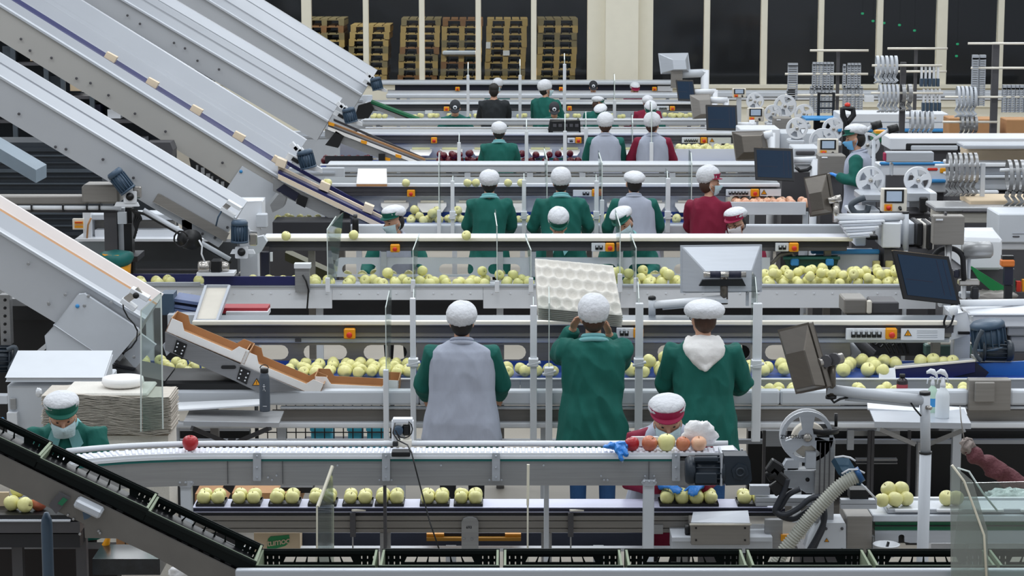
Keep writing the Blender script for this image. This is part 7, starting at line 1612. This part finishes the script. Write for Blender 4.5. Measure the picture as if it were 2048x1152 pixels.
# ---------------------------------------------------------------- right rear: racks, label machines, cabinets
def strip(style, px, y0, y1, Y, wpx, group, label, parent_k=0):
    k = 1/scale_at(Y); w = wpx*k; c = W(px, y0, Y); h = c.z-W(px, y1, Y).z
    m = MB()
    if style == 'ladder':
        for s in (-1, 1): m.box(c.x+s*w*.46-.008*Y/30, c.x+s*w*.46+.008*Y/30, Y, Y+.03, c.z-h, c.z)
        m.box(c.x-w/2, c.x+w/2, Y-.02, Y+.05, c.z-.02, c.z+.03)
        n = max(4, int(h/(k*4.2)))
        for i in range(n): z = c.z-h*(i+.4)/n; m.box(c.x-w/2, c.x+w/2, Y-.02, Y+.05, z-h/n*.34, z+h/n*.28)
    elif style == 'blue':
        m.box(c.x-w*.3, c.x+w*.3, Y, Y+.04, c.z-h*.62, c.z); m.box(c.x-w*.42, c.x+w*.42, Y-.02, Y+.06, c.z-h, c.z-h*.62, 1)
    else:   # looped band ending in a coil
        pts = []; r = h*.34
        for i in range(13): a = math.pi*2*i/12; pts.append((r*.8*math.sin(a), -r*(1-math.cos(a))))
        v = []
        for y, z in pts: v += [Vector((c.x-w*.36+.12*(-z)*.3, Y+y, c.z+z)), Vector((c.x+w*.36+.12*(-z)*.3, Y+y, c.z+z))]
        m.add(v+[q+Vector((0, 0, .012)) for q in v], [(2*i, 2*i+1, 2*i+3, 2*i+2) for i in range(12)]+[(26+2*i, 28+2*i, 29+2*i, 27+2*i) for i in range(12)], 0, True)
        for j in range(3):
            x = c.x+w*(.30*j-.3); m.tube([(x, Y, c.z-2*r), (x-.01, Y+.03, c.z-2*r-(h-2*r)*.35), (x+.02, Y-.02, c.z-2*r-(h-2*r)*.7), (x-.02, Y, c.z-h)], .010*Y/30, 5)
    return tag(m.build('clip_strip', {'ladder': PALE, 'loop': LIGHT, 'loopd': STEEL, 'blue': [WHITE, MOTORB]}[style]), label, 'strip', group)
def bundle(n, px0, px1, y0, y1, Y, style, where, bar=True):
    wp = (px1-px0)/n
    for i in range(n): strip(style, px0+wp*(i+.5), y0, y1, Y+.02*(i % 2), wp*.8, 'clip strips '+where, ('%s from left: ' % ORD[i] if n > 1 else '')+'metal clip strip hanging '+where)
def track(label, px, ytop, ybot, Y, bars, m=DSTEEL, w=.05):
    t = thing('hanging_rack', label, 'rack', Vector((W(px, ytop, Y).x, Y, 0))); a = W(px, ytop, Y)
    MB().box(a.x-w/2, a.x+w/2, Y+.05, Y+.05+w, W(px, ybot, Y).z if ybot else 0, a.z).build('pole', m, t)
    if ybot: MB().box(a.x-w, a.x+w, Y+.02, Y+.12, 0, W(px, ybot, Y).z).build('foot', m, t)
    for x0, x1, y in bars: MB().tube([W(x0, y, Y), W(x1, y, Y)], .018*Y/35, 8).build('cross_bar', CREAMLIP, t)
    return t
track('thin dark rack pole with two pale cross bars, first from the left before the windows', 1678, 99, None, 37, [(1620, 1737, 101), (1570, 1736, 148), (1570, 1728, 190)])
track('thin dark rack pole with two pale cross bars, in the middle before the windows', 1834, 95, None, 37.5, [(1775, 1895, 97), (1795, 1893, 143)])
track('dark rack pole in front of the middle one with low cross bars', 1809, 125, None, 30, [(1744, 1884, 131), (1742, 1886, 186), (1812, 1872, 236)], w=.07)
track('tall dark rack pole at the far right', 1995, 85, 458, 27, [(1936, 2120, 87), (1942, 2120, 136), (1890, 2120, 194), (1885, 1995, 244)], w=.075)
bundle(1, 1574, 1598, 130, 200, 37, 'ladder', 'alone left of the first rack'); bundle(1, 1572, 1592, 182, 226, 37, 'ladder', 'low left of the first rack')
bundle(6, 1625, 1668, 128, 180, 37, 'ladder', 'on the upper bar of the first rack'); bundle(6, 1620, 1666, 176, 226, 37, 'ladder', 'on the lower bar of the first rack')
bundle(1, 1686, 1692, 132, 176, 37, 'ladder', 'singly beside the first rack pole'); bundle(4, 1695, 1722, 130, 176, 37, 'ladder', 'right of the first rack pole'); bundle(5, 1686, 1726, 176, 222, 37, 'ladder', 'low right of the first rack pole')
bundle(5, 1750, 1796, 113, 166, 30, 'loop', 'in wide loops left of the dark middle pole'); bundle(5, 1756, 1798, 170, 224, 30, 'loop', 'in the second row of wide loops'); bundle(2, 1800, 1826, 170, 222, 30, 'loopd', 'close behind the dark middle pole')
bundle(5, 1840, 1881, 131, 173, 30, 'blue', 'right of the dark middle pole, upper row'); bundle(5, 1844, 1884, 178, 222, 30, 'blue', 'right of the dark middle pole, lower row')
bundle(2, 1944, 1973, 115, 212, 27, 'ladder', 'as a ladder left of the tall pole'); bundle(5, 1912, 1953, 174, 234, 27, 'loop', 'in loops left of the tall right pole'); bundle(6, 2005, 2056, 175, 225, 27, 'ladder', 'right of the tall right pole')
bundle(5, 1818, 1868, 224, 276, 30, 'loop', 'in loops below the dark middle pole'); bundle(4, 1919, 1956, 234, 277, 27, 'loopd', 'before the brown cartons'); bundle(6, 1893, 1956, 308, 392, 21.5, 'loopd', 'in the big dark bundle at the right'); bundle(4, 2012, 2062, 322, 412, 21, 'loopd', 'at the right picture edge')
MB().tube([W(1870, 331, 21.5), W(1960, 330, 21.5)], .015, 8).build('hanging_bar', WHITE).name = 'hanging_bar'; tag(bpy.data.objects['hanging_bar'], 'white bar carrying the big dark bundle of clip strips', 'bar')
tag(MB().tube([W(2000, 340, 21), W(2080, 338, 21)], .015, 8).build('hanging_bar', WHITE), 'white bar at the right picture edge', 'bar')
for x, Y, lb in ((1966, 21.5, 'right of the big dark strip bundle'), (2078, 21, 'at the right picture edge')): tag(MB().box(W(x, 330, Y).x-.02, W(x, 330, Y).x+.02, Y-.02, Y+.02, 0, W(x, 326, Y).z).build('bar_post', LIGHT), 'pale post '+lb, 'post')
def block(name, label, cat, rects, Y, d, floor=True, bev=.01):
    """cabinet or machine body: list of (x0,y0,x1,y1,part,material,dY); a plinth carries it down to the floor"""
    x0 = min(r[0] for r in rects); x1 = max(r[2] for r in rects); y1 = max(r[3] for r in rects)
    t = thing(name, label, cat, W((x0+x1)/2, y1, Y)*1)
    for a, b, c, e, pn, m, dy in rects: MB().pbox(a, b, c, e, Y+dy, d if dy >= 0 else -dy+.02).build(pn, m, t, bevel=bev)
    if floor:
        p, q = W(x0, y1, Y), W(x1, y1, Y); MB().box(p.x+.03, q.x-.03, Y+.06, Y+d, 0, p.z).build('plinth', DSTEEL, t)
    return t
block('pipe_bench', 'long pale bench with a pipe along the cream wall at right', 'bench', [(1425, 184, 2150, 194, 'top', LIGHT, 0), (1425, 195, 2150, 200, 'pipe', WHITE, .02), (1425, 201, 2150, 215, 'cream_front', WALLC, .05)], 41.5, .5, floor=False)
tag(MB().box(W(1430, 215, 41.6).x, W(2140, 215, 41.6).x, 41.6, 41.9, 0, W(1500, 214, 41.6).z).build('bench_support', WALLC), 'cream support below the pale bench along the wall', 'support')
block('white_bench', 'long white bench unit behind the hanging strips', 'bench', [(1678, 227, 1896, 258, 'body', WHITE, 0), (1676, 243, 1896, 245, 'groove', PALE, -.01), (1676, 258, 1896, 264, 'blue_strip', SKY, -.02)], 32, .6)
block('white_bench', 'white bench with a dark slot under the numbered strips', 'bench', [(1780, 276, 2150, 300, 'body', WHITE, 0), (1812, 287, 1920, 301, 'dark_slot', BLACK, -.01), (1822, 291, 1916, 301, 'slot_face', LIGHT, -.02)], 25.4, .6)
for a, b, y0, y1, lb in ((1898, 1921, 236, 276, 'first brown carton behind the looped strips'), (1956, 1992, 238, 274, 'brown carton left of the tall rack pole'), (2013, 2060, 239, 276, 'brown carton at the right picture edge')):
    block('carton', lb, 'carton', [(a, y0, b, y1, 'carton', CARD, 0)], 28.5, .4)
tag(MB().pbox(1730, 192, 1748, 204, 36, .1).build('switch_box', WHITE), 'small white switch box between the far racks', 'switch box')
# label machines with spoked wheels and screens
def wheel(px, py, r, Y, lb, body=None, a0=.4):
    t = thing('label_reel', lb, 'reel', W(px, py+r, Y)); spoked(t, px, py, r, Y, .05, WHITE, 4, .20, .26, a0, 'wheel', .2); spoked(t, px+1.5, py-1, r*.98, Y+.09, .02, LIGHT, 4, .22, .30, a0, 'wheel_back', .2)
    MB().ppoly([(px-r*.35, py), (px+r*.35, py), (px+r*.6, py+r*1.25), (px-r*.6, py+r*1.25)], Y+.06, .03).build('stand', LIGHT, t)
    p = W(px, py+r*1.25, Y); x = r*.5/scale_at(Y); MB().box(p.x-x, p.x+x, Y+.1, Y+.3, 0, p.z).build('column', PALE, t); MB().pbox(px-r*.75, py+r*1.1, px+r*.75, py+r*1.55, Y-.02, .3).build('gear_case', LIGHT, t, bevel=.015); return t
for px, py, r, Y, lb in ((1510, 203, 17, 36.2, 'small spoked reel above the small dark screen'), (1570, 212, 22, 34.5, 'pinkish white spoked reel among the far label machines'), (1546, 227, 17, 33.5, 'spoked reel left of the grey far cabinet'), (1608, 228, 19, 35.5, 'spoked reel behind the black hand truck frame'), (1594, 257, 21, 29.5, 'spoked reel beside the grey far cabinet'), (1667, 258, 22, 28.6, 'spoked reel left of the person in profile, upper one'), (1646, 284, 27, 27.4, 'large pale reel behind the middle touch screen'), (1741, 361, 28, 22.2, 'solid spoked reel right of the blue glove'), (1836, 361, 27, 22.2, 'spoked reel left of the big dark strip bundle'), (1735, 290, 24, 26.2, 'pale reel half hidden behind the person in profile')): wheel(px, py, r, Y, lb)
def hmi(x0, y0, x1, y1, Y, lb, btn=True):
    t = thing('touch_screen', lb, 'control panel', W((x0+x1)/2, y1, Y)); w, h = x1-x0, y1-y0
    MB().pbox(x0, y0, x1, y1, Y, .08).build('case', CREAMLIP if w > 20 else WHITE, t, bevel=.008); MB().pbox(x0+w*.12, y0+h*.05, x1-w*.12, y0+h*.62, Y-.01, .02).build('bezel', BLACK, t); MB().pbox(x0+w*.2, y0+h*.12, x1-w*.2, y0+h*.55, Y-.013, .02).build('screen', SCRG, t)
    if btn:
        MB().pbox(x0+w*.12, y0+h*.68, x0+w*.42, y0+h*.96, Y-.02, .03).build('button_plate', YEL, t); MB().lathe([(w*.09/scale_at(Y), 0), (w*.09/scale_at(Y), .03)], 12, W(x0+w*.27, y0+h*.82, Y-.02), (0, -1, 0)).build('button', RED, t); MB().lathe([(w*.07/scale_at(Y), 0), (w*.05/scale_at(Y), .05)], 10, W(x0+w*.72, y0+h*.82, Y), (0, -1, -.2)).build('knob', BLACK, t)
    p = W((x0+x1)/2, y1, Y); MB().box(p.x-.04, p.x+.04, Y+.02, Y+.08, 0, p.z).build('stand', LIGHT, t); return t
hmi(1763, 377, 1814, 424, 21.4, 'large touch panel with a red button between the two near reels'); hmi(1636, 278, 1677, 312, 25.9, 'touch panel left of the person in profile'); hmi(1495, 216, 1528, 243, 33.6, 'small touch panel right of the small dark screen'); hmi(1465, 177, 1492, 195, 39, 'tiny touch panel under the dark window', True)
block('control_cabinet', 'plain grey control cabinet below the touch panel, left of the person in profile', 'cabinet', [(1638, 311, 1692, 352, 'door', WARM, 0), (1643, 314, 1656, 317, 'label', WHITE, -.01)], 25.5, .3); block('control_cabinet', 'plain grey control cabinet among the far reels', 'cabinet', [(1549, 236, 1584, 268, 'door', WARM, 0), (1553, 239, 1562, 241, 'label', WHITE, -.01)], 31, .3)
gc = thing('control_box', 'dark grey box seen from behind on a steel stem above the blue screen monitor', 'box', W(1897, 520, 18.2)); MB().pbox(1867, 432, 1929, 490, 18.2, .12).build('box', WARM, gc, bevel=.008); MB().pbox(1872, 438, 1886, 441, 18.19, .02).build('label', WHITE, gc); MB().tube([W(1897, 488, 18.26), Vector((W(1897, 488, 18.26).x, 18.26, 0))], .028, 12).build('stem', STEEL, gc); MB().pbox(1890, 425, 1894, 433, 18.24, .05).build('tip', DSTEEL, gc)
# benches, guards and loose boxes, far to near
block('packing_machine', 'white machine body with rounded edges under the far reels', 'machine', [(1480, 258, 1560, 300, 'body', WHITE, 0), (1500, 270, 1540, 286, 'panel', LIGHT, -.02), (1560, 266, 1640, 300, 'body', LIGHT, .1)], 29.9, .6); block('packing_machine', 'pale machine body with dark gears right of the blue screen', 'machine', [(1588, 296, 1640, 330, 'body', LIGHT, 0), (1592, 302, 1630, 310, 'gear', DSTEEL, -.03), (1560, 330, 1700, 345, 'shelf', WHITE, .05)], 26.4, .5)
block('grey_rail', 'thick grey guard bar with a dark red end, right of the person in profile', 'rail', [(1772, 304, 1868, 325, 'bar', PALE, 0), (1769, 306, 1773, 323, 'red_end', BRIMM, 0), (1782, 326, 1787, 352, 'post', LIGHT, .05)], 23.6, .12); block('blue_edge_bench', 'white bench with a bright blue edge behind the two near reels', 'bench', [(1760, 324, 1895, 330, 'blue_edge', SKY, -.02), (1760, 330, 1895, 385, 'front', WHITE, 0), (1858, 359, 1892, 366, 'blue_box', SKY, -.05), (1855, 336, 1876, 342, 'red_print', RED, -.01), (1880, 336, 1893, 347, 'yellow_print', YEL, -.01)], 24.4, .4)
block('shelf_unit', 'pale shelving with white ledges behind the tall right pole', 'shelf', [(1928, 290, 2150, 298, 'ledge', PALE, 0), (1935, 299, 2150, 325, 'boxes', CARDL, .3), (1900, 326, 2150, 334, 'ledge', WHITE, 0), (1930, 335, 2150, 350, 'panel', PALE, .1), (1900, 351, 2150, 357, 'ledge', LIGHT, 0), (1930, 358, 2150, 380, 'panel', LIGHT, .1), (1940, 381, 1998, 388, 'ledge', WHITE, -.05)], 23.5, .4)
block('steel_counter', 'long steel counter with clutter before the shelving at the right', 'counter', [(1870, 414, 2150, 424, 'top', STEEL, 0), (1925, 420, 2150, 426, 'front', DSTEEL, -.02), (1880, 426, 2150, 448, 'panel', CREAMLIP, .1), (1940, 400, 2150, 413, 'things', CARDL, .2)], 21.0, .5)
block('reel_table', 'pale tape table with black rollers between the two near reels', 'table', [(1720, 388, 1768, 402, 'left_case', PALE, 0), (1815, 385, 1862, 404, 'right_case', PALE, 0), (1700, 420, 1760, 428, 'rail', LIGHT, .05), (1765, 424, 1850, 430, 'dark_rail', DSTEEL, .02), (1840, 395, 1856, 425, 'black_roller', BLACK, -.05), (1858, 385, 1874, 412, 'bright_case', WHITE, .0)], 21.8, .4)
tag(MB().tube(hose([(1730, 395), (1712, 402), (1702, 412), (1712, 425), (1732, 424), (1737, 410)], 0, 0, '', 21.3), .028, 10).build('hose', GB), 'grey hose loop beside the blue glove', 'hose')
bx2 = thing('white_case', 'big white case with chamfered top at the right, in front of the steel counter', 'case', W(1965, 540, 19)); m = MB().loft([[W(1928, 540, 19), W(2004, 540, 19), W(2004, 540, 19)+Vector((0, .6, 0)), W(1928, 540, 19)+Vector((0, .6, 0))], [W(1928, 478, 19), W(2005, 480, 19), W(2005, 480, 19)+Vector((0, .6, 0)), W(1928, 478, 19)+Vector((0, .6, 0))], [W(1930, 458, 19.1), W(1985, 458, 19.1), W(1990, 455, 19.5), W(1930, 455, 19.5)]], 0, False); m.build('case', WHITE, bx2, bevel=.02); q = W(1965, 540, 19); MB().box(q.x-.28, q.x+.28, 19.05, 19.55, 0, q.z).build('stand', DSTEEL, bx2)
block('grey_carton', 'large pale grey carton with faint printing at the right edge', 'carton', [(1996, 428, 2150, 486, 'carton', LIGHT, 0), (2025, 466, 2150, 468, 'print', PALE, -.01), (2025, 472, 2040, 475, 'print', DSTEEL, -.01), (1996, 486, 2150, 500, 'lower', WHITE, .05)], 20.0, .5)
block('white_cabinet', 'white tapered machine cover below the white monitor arm', 'cover', [(1764, 446, 1802, 496, 'cover', WHITE, 0), (1802, 446, 1830, 490, 'cover', LIGHT, .2), (1835, 446, 1846, 492, 'black_plate', BLACK, .05), (1846, 448, 1868, 500, 'pale_roll', PULP, .1), (1856, 448, 1866, 500, 'black_strip', BLACK, .0)], 20.62, .4)
for k in range(6): m = MB(); slab(m, 1680+4*k, 444+6*k, 1770-6*k, 441+6*k, 3.5, 20.6-.05*k, .3); tag(m.build('white_sheet', WHITE if k % 2 == 0 else PALE), 'white board in the loose pile left of the tapered cover', 'board', 'white boards piled at right')
block('trolley', 'white trolley with a bright blue rim behind the apple heap', 'trolley', [(1622, 499, 1760, 508, 'blue_rim', SKY, -.02), (1630, 508, 1758, 542, 'body', LIGHT, 0), (1710, 465, 1732, 492, 'box', WHITE, .1), (1733, 472, 1760, 480, 'dark_gap', BLACK, .1)], 20.75, .4)
gbn = thing('green_tub', 'dark green tub with two blue clips behind the apple heap', 'tub', W(1620, 545, 20.6)); MB().ppoly([(1570, 516), (1676, 516), (1668, 542), (1580, 542)], 20.6, .1).build('tub', mat('green_tub', '#17463f', .4), gbn, bevel=.01); MB().tube([W(1566, 516, 20.58), W(1680, 516, 20.58)], .016, 8).build('rim', mat('green_tub_rim', '#2f6a60', .4), gbn)
for x in (1590, 1660): MB().pbox(x-8, 518, x+8, 532, 20.55, .08).build('clip', SKY, gbn, bevel=.01)
m = MB(); m.tube([W(1538, 560, 20.62), W(1540, 530, 20.62), W(1560, 510, 20.62), W(1585, 505, 20.62), W(1590, 520, 20.6)], .02, 8); m.build('pipe', WARM, gbn)
tag(MB().pbox(1575, 541, 1735, 547, 20.56, .06).build('cream_bar', CREAMLIP), 'cream bar lying behind the apple heap', 'bar'); tag(MB().pbox(1730, 536, 1800, 543, 20.58, .06).build('cream_bar', CREAMLIP), 'cream bar at the right end of the apple heap', 'bar')
for x, lb in ((1752, 'left'), (1778, 'right')): tag(MB().lathe([(.035, 0), (.035, .07), (.03, .075)], 14, W(x, 538, 20.66)).build('tape_roll', mat('yellow_tape', '#c9bf7c', .6)), 'yellowish tape roll behind the cream bars, the %s one' % lb, 'tape')
ar = thing('joint_machine', 'jumble of white and silver arm joints right of the blue screen monitor', 'machine', W(1940, 605, 18.4))
MB().tube([W(1866+30*(1-math.cos(a)), 520-22*math.sin(a)*1.1, 18.35) for a in [math.pi*i/12 for i in range(13)]]+[W(1928, 560, 18.35)], .022, 8).build('black_hose', RUBBER, ar); MB().lathe([(.07, 0), (.07, .22), (.05, .24)], 14, W(1925, 502, 18.4), (1, 0, .05)).build('cylinder', STEEL, ar)
for x0, y0, x1, y1, m_ in ((1926, 496, 1934, 600, WHITE), (1936, 514, 1942, 560, LIGHT), (1918, 560, 1960, 572, CHROME), (1920, 585, 1960, 597, PALE), (1915, 598, 1938, 604, CHROME), (1908, 540, 1920, 556, NAVY), (1944, 575, 1958, 600, DARK)): MB().pbox(x0, y0, x1, y1, 18.35+R.uniform(0, .1), .08).build('joint', m_, ar, bevel=.01)
MB().box(W(1925, 600, 18.5).x, W(1950, 600, 18.5).x, 18.45, 18.6, 0, W(1930, 600, 18.5).z).build('column', DSTEEL, ar)
m = MB(); m.ppoly([(1940, 532), (1946, 534), (2026, 584), (2018, 594), (1990, 588), (1958, 560)], 18.9, .04); tag(m.build('green_cloth', mat('green_cloth', '#1f8a4a', .7)), 'bright green slanted guard cloth at the right', 'cloth')
lump('grey_cover', W(1980, 608, 18.9), .22, .12, .055, 21, WARM, 'grey cloth bundle below the green guard cloth', 'cloth')
sc_ = thing('hand_scanner', 'orange and black hand device on a dark stand at the right', 'scanner', W(2017, 570, 18.6)); MB().pbox(2003, 520, 2030, 534, 18.6, .08).build('orange_head', mat('orange_plastic', '#d9772e', .5), sc_, bevel=.01); MB().pbox(2005, 512, 2028, 520, 18.62, .06).build('black_top', BLACK, sc_); MB().pbox(2009, 534, 2026, 570, 18.62, .06).build('grip', NAVY, sc_); MB().box(W(2017, 570, 18.65).x-.03, W(2017, 570, 18.65).x+.03, 18.63, 18.69, 0, W(2017, 570, 18.65).z).build('stand', DARK, sc_)
for i in range(6): x = 1985+12*i; tag(MB().pbox(x, 556+R.uniform(0, 8), x+9, 585, 19.3, .05).build('packet', R.choice((YEL, RED, BELTG))), 'small bright packet behind the hand device', 'packet', 'bright packets at right')
tag(MB().pbox(1975, 585, 2150, 590, 19.25, .3).build('packet_shelf', DSTEEL), 'dark shelf of bright packets at the right', 'shelf')
# pallet truck handle, levers and hand truck
ph = thing('pallet_truck', 'black pallet truck handle with a red knob behind the person in profile', 'pallet truck', W(1695, 260, 26.6)); m = MB().tube([W(x, y, 26.6) for x, y in ((1692, 262), (1692, 244), (1686, 232), (1685, 218), (1694, 215), (1706, 219), (1707, 230), (1698, 241), (1693, 246))], .035, 8); m.build('handle', BLACK, ph); MB().pbox(1684, 214, 1708, 220, 26.55, .1).build('top_bar', BLACK, ph, bevel=.02); m = MB(); ellip(m, W(1695, 210, 26.6), .035, .035, .03, None, 12, 8); m.build('red_knob', RED, ph); MB().box(W(1690, 262, 26.6).x-.03, W(1694, 262, 26.6).x+.03, 26.58, 26.65, 0, W(1692, 262, 26.6).z).build('shaft', BLACK, ph)
for x0, y0, x1, y1, lb in ((1722, 268, 1745, 252, 'upper'), (1748, 280, 1778, 259, 'right')):
    lv = thing('lever', 'white lever with a black grip right of the person in profile, the %s one' % lb, 'lever', W(x0, y0, 25.2)); MB().tube([W(x0, y0, 25.2), W(x1, y1, 25.2)], .02, 8).build('rod', WHITE, lv); d = Vector((x1-x0, y1-y0)).normalized(); MB().tube([W(x1-2, y1+1, 25.2), W(x1+18, y1-4, 25.2)], .045, 10).build('grip', BLACK, lv); MB().tube([W(x0, y0, 25.2), Vector((W(x0, y0, 25.2).x, 25.2, .02))], .02, 8).build('post', LIGHT, lv)
ht = thing('hand_truck', 'black hand truck frame among the hanging strips', 'hand truck', W(1650, 262, 33)); 
for x in (1635, 1665): MB().pbox(x, 185, x+5, 245, 33, .05).build('rail', BLACK, ht)
for y in (186, 202, 215): MB().pbox(1636, y, 1668, y+3, 33.01, .04).build('rung', BLACK, ht)
MB().pbox(1628, 240, 1640, 262, 32.95, .08).build('wheel_case', BLACK, ht); MB().box(W(1637, 245, 33).x, W(1668, 245, 33).x, 33.02, 33.06, 0, W(1650, 245, 33).z).build('lower_frame', BLACK, ht)
tag(MB().pbox(1612, 237, 1688, 241, 32.5, .5).build('blue_tray', SKY), 'blue tray edge behind the hand truck frame', 'tray')
gcr = thing('green_crate', 'green crate with yellow items behind the levers', 'crate', W(1765, 285, 27)); MB().pbox(1748, 268, 1778, 286, 27, .3).build('crate', BELTG, gcr, bevel=.02); MB().pbox(1752, 262, 1774, 269, 27.05, .2).build('contents', YEL, gcr); q = W(1763, 286, 27); MB().box(q.x-.1, q.x+.1, 27.02, 27.28, 0, q.z).build('stand', DSTEEL, gcr)
# machinery at the right end of the near table
block('steel_bracket_box', 'steel bracket box with drilled holes behind the right end of the near overhead conveyor', 'box', [(1688, 598, 1734, 628, 'box', WARM, 0), (1734, 601, 1744, 628, 'post', CREAMLIP, -.02), (1744, 604, 1798, 628, 'shade_box', DSTEEL, .05)], 18.2, .3)
eb = thing('belt_end_case', 'white end case with cables at the right end of the near overhead conveyor', 'case', W(1910, 660, 17.0)); MB().ppoly([(1906, 628), (1932, 628), (1943, 642), (1944, 664), (1902, 676), (1908, 650)], 17.0, .3).build('case', WHITE, eb, bevel=.015); MB().pbox(1917, 664, 1940, 669, 16.97, .04).build('handle', BLACK, eb); MB().tube(hose([(1893, 630), (1888, 645), (1892, 655), (1902, 648), (1908, 630)], 0, 0, '', 16.9), .008, 6).build('cable', BLACK, eb); m = MB(); ellip(m, W(1907, 622, 17.0), .035, .03, .045, None, 12, 8); m.build('white_knob', WHITE, eb)
q = W(1925, 668, 17.1); MB().box(q.x-.06, q.x+.06, 17.1, 17.25, 0, q.z).build('column', LIGHT, eb)
gm2 = thing('gear_motor', 'large dusty blue grey gear motor at the right end of the near table', 'motor', W(1985, 722, 16.7)); gear_motor('', '', W(1972, 690, 16.7)+Vector((0, 0, .18)), .34, .13, MOTORB, (.15, 0, -1), gm2); gear_motor('', '', W(2025, 703, 16.65), .38, .085, MOTORD, (-1, 0, .02), gm2); MB().pbox(1944, 650, 1962, 678, 16.7, .08).build('blue_cap', mat('deep_blue', '#20447c', .4), gm2, bevel=.01); MB().tube(hose([(1965, 660), (1955, 680), (1950, 705), (1962, 722)], 0, 0, '', 16.55), .016, 8).build('cable', GB, gm2); MB().pbox(1952, 718, 2024, 724, 16.6, .2).build('base', STEEL, gm2)
block('white_table', 'white table and wiring behind the big gear motor at the right edge', 'table', [(1945, 632, 2150, 655, 'top_unit', WHITE, 0), (2015, 655, 2150, 672, 'panel', LIGHT, .1), (1985, 656, 2015, 690, 'dark_gap', DARK, .1), (2020, 672, 2150, 710, 'steel_box', PALE, .15), (1928, 628, 2150, 632, 'ledge', LIGHT, -.02), (1930, 618, 2150, 626, 'rear_pipe', WHITE, .4)], 17.4, .4)
tag(MB().ppoly([(1952, 727), (2100, 720), (2100, 757), (1978, 757)], 16.62, .02).build('blue_belt_flap', mat('bright_blue_belt', '#2b6fc4', .35)), 'bright blue belt flap at the right end of the near table', 'belt')
cj = thing('hose_set', 'white pipe and grey ribbed hose under the six switch panel', 'hose', W(1690, 714, 17.3)); MB().tube([W(1692, 688, 17.3), W(1712, 712, 17.3)], .05, 12).build('white_pipe', LIGHT, cj); pts = [W(1700+i*1.2, 675+i*1.05, 17.4) for i in range(36)]; MB().tube(pts, [.052+(.006 if i % 2 else 0) for i in range(36)], 12).build('ribbed_hose', DSTEEL, cj); MB().lathe([(.10, 0), (.12, .08), (.10, .12)], 16, W(1672, 690, 17.35), (1, -.3, .2)).build('fan_case', STEEL, cj)
for k in range(5): MB().tube(hose([(1740+12*k, 678), (1750+10*k, 690+5*(k % 2)), (1765+11*k, 684), (1780+9*k, 706)], 0, 0, '', 17.3+.05*k), .01, 6).build('cable', BLACK, cj)
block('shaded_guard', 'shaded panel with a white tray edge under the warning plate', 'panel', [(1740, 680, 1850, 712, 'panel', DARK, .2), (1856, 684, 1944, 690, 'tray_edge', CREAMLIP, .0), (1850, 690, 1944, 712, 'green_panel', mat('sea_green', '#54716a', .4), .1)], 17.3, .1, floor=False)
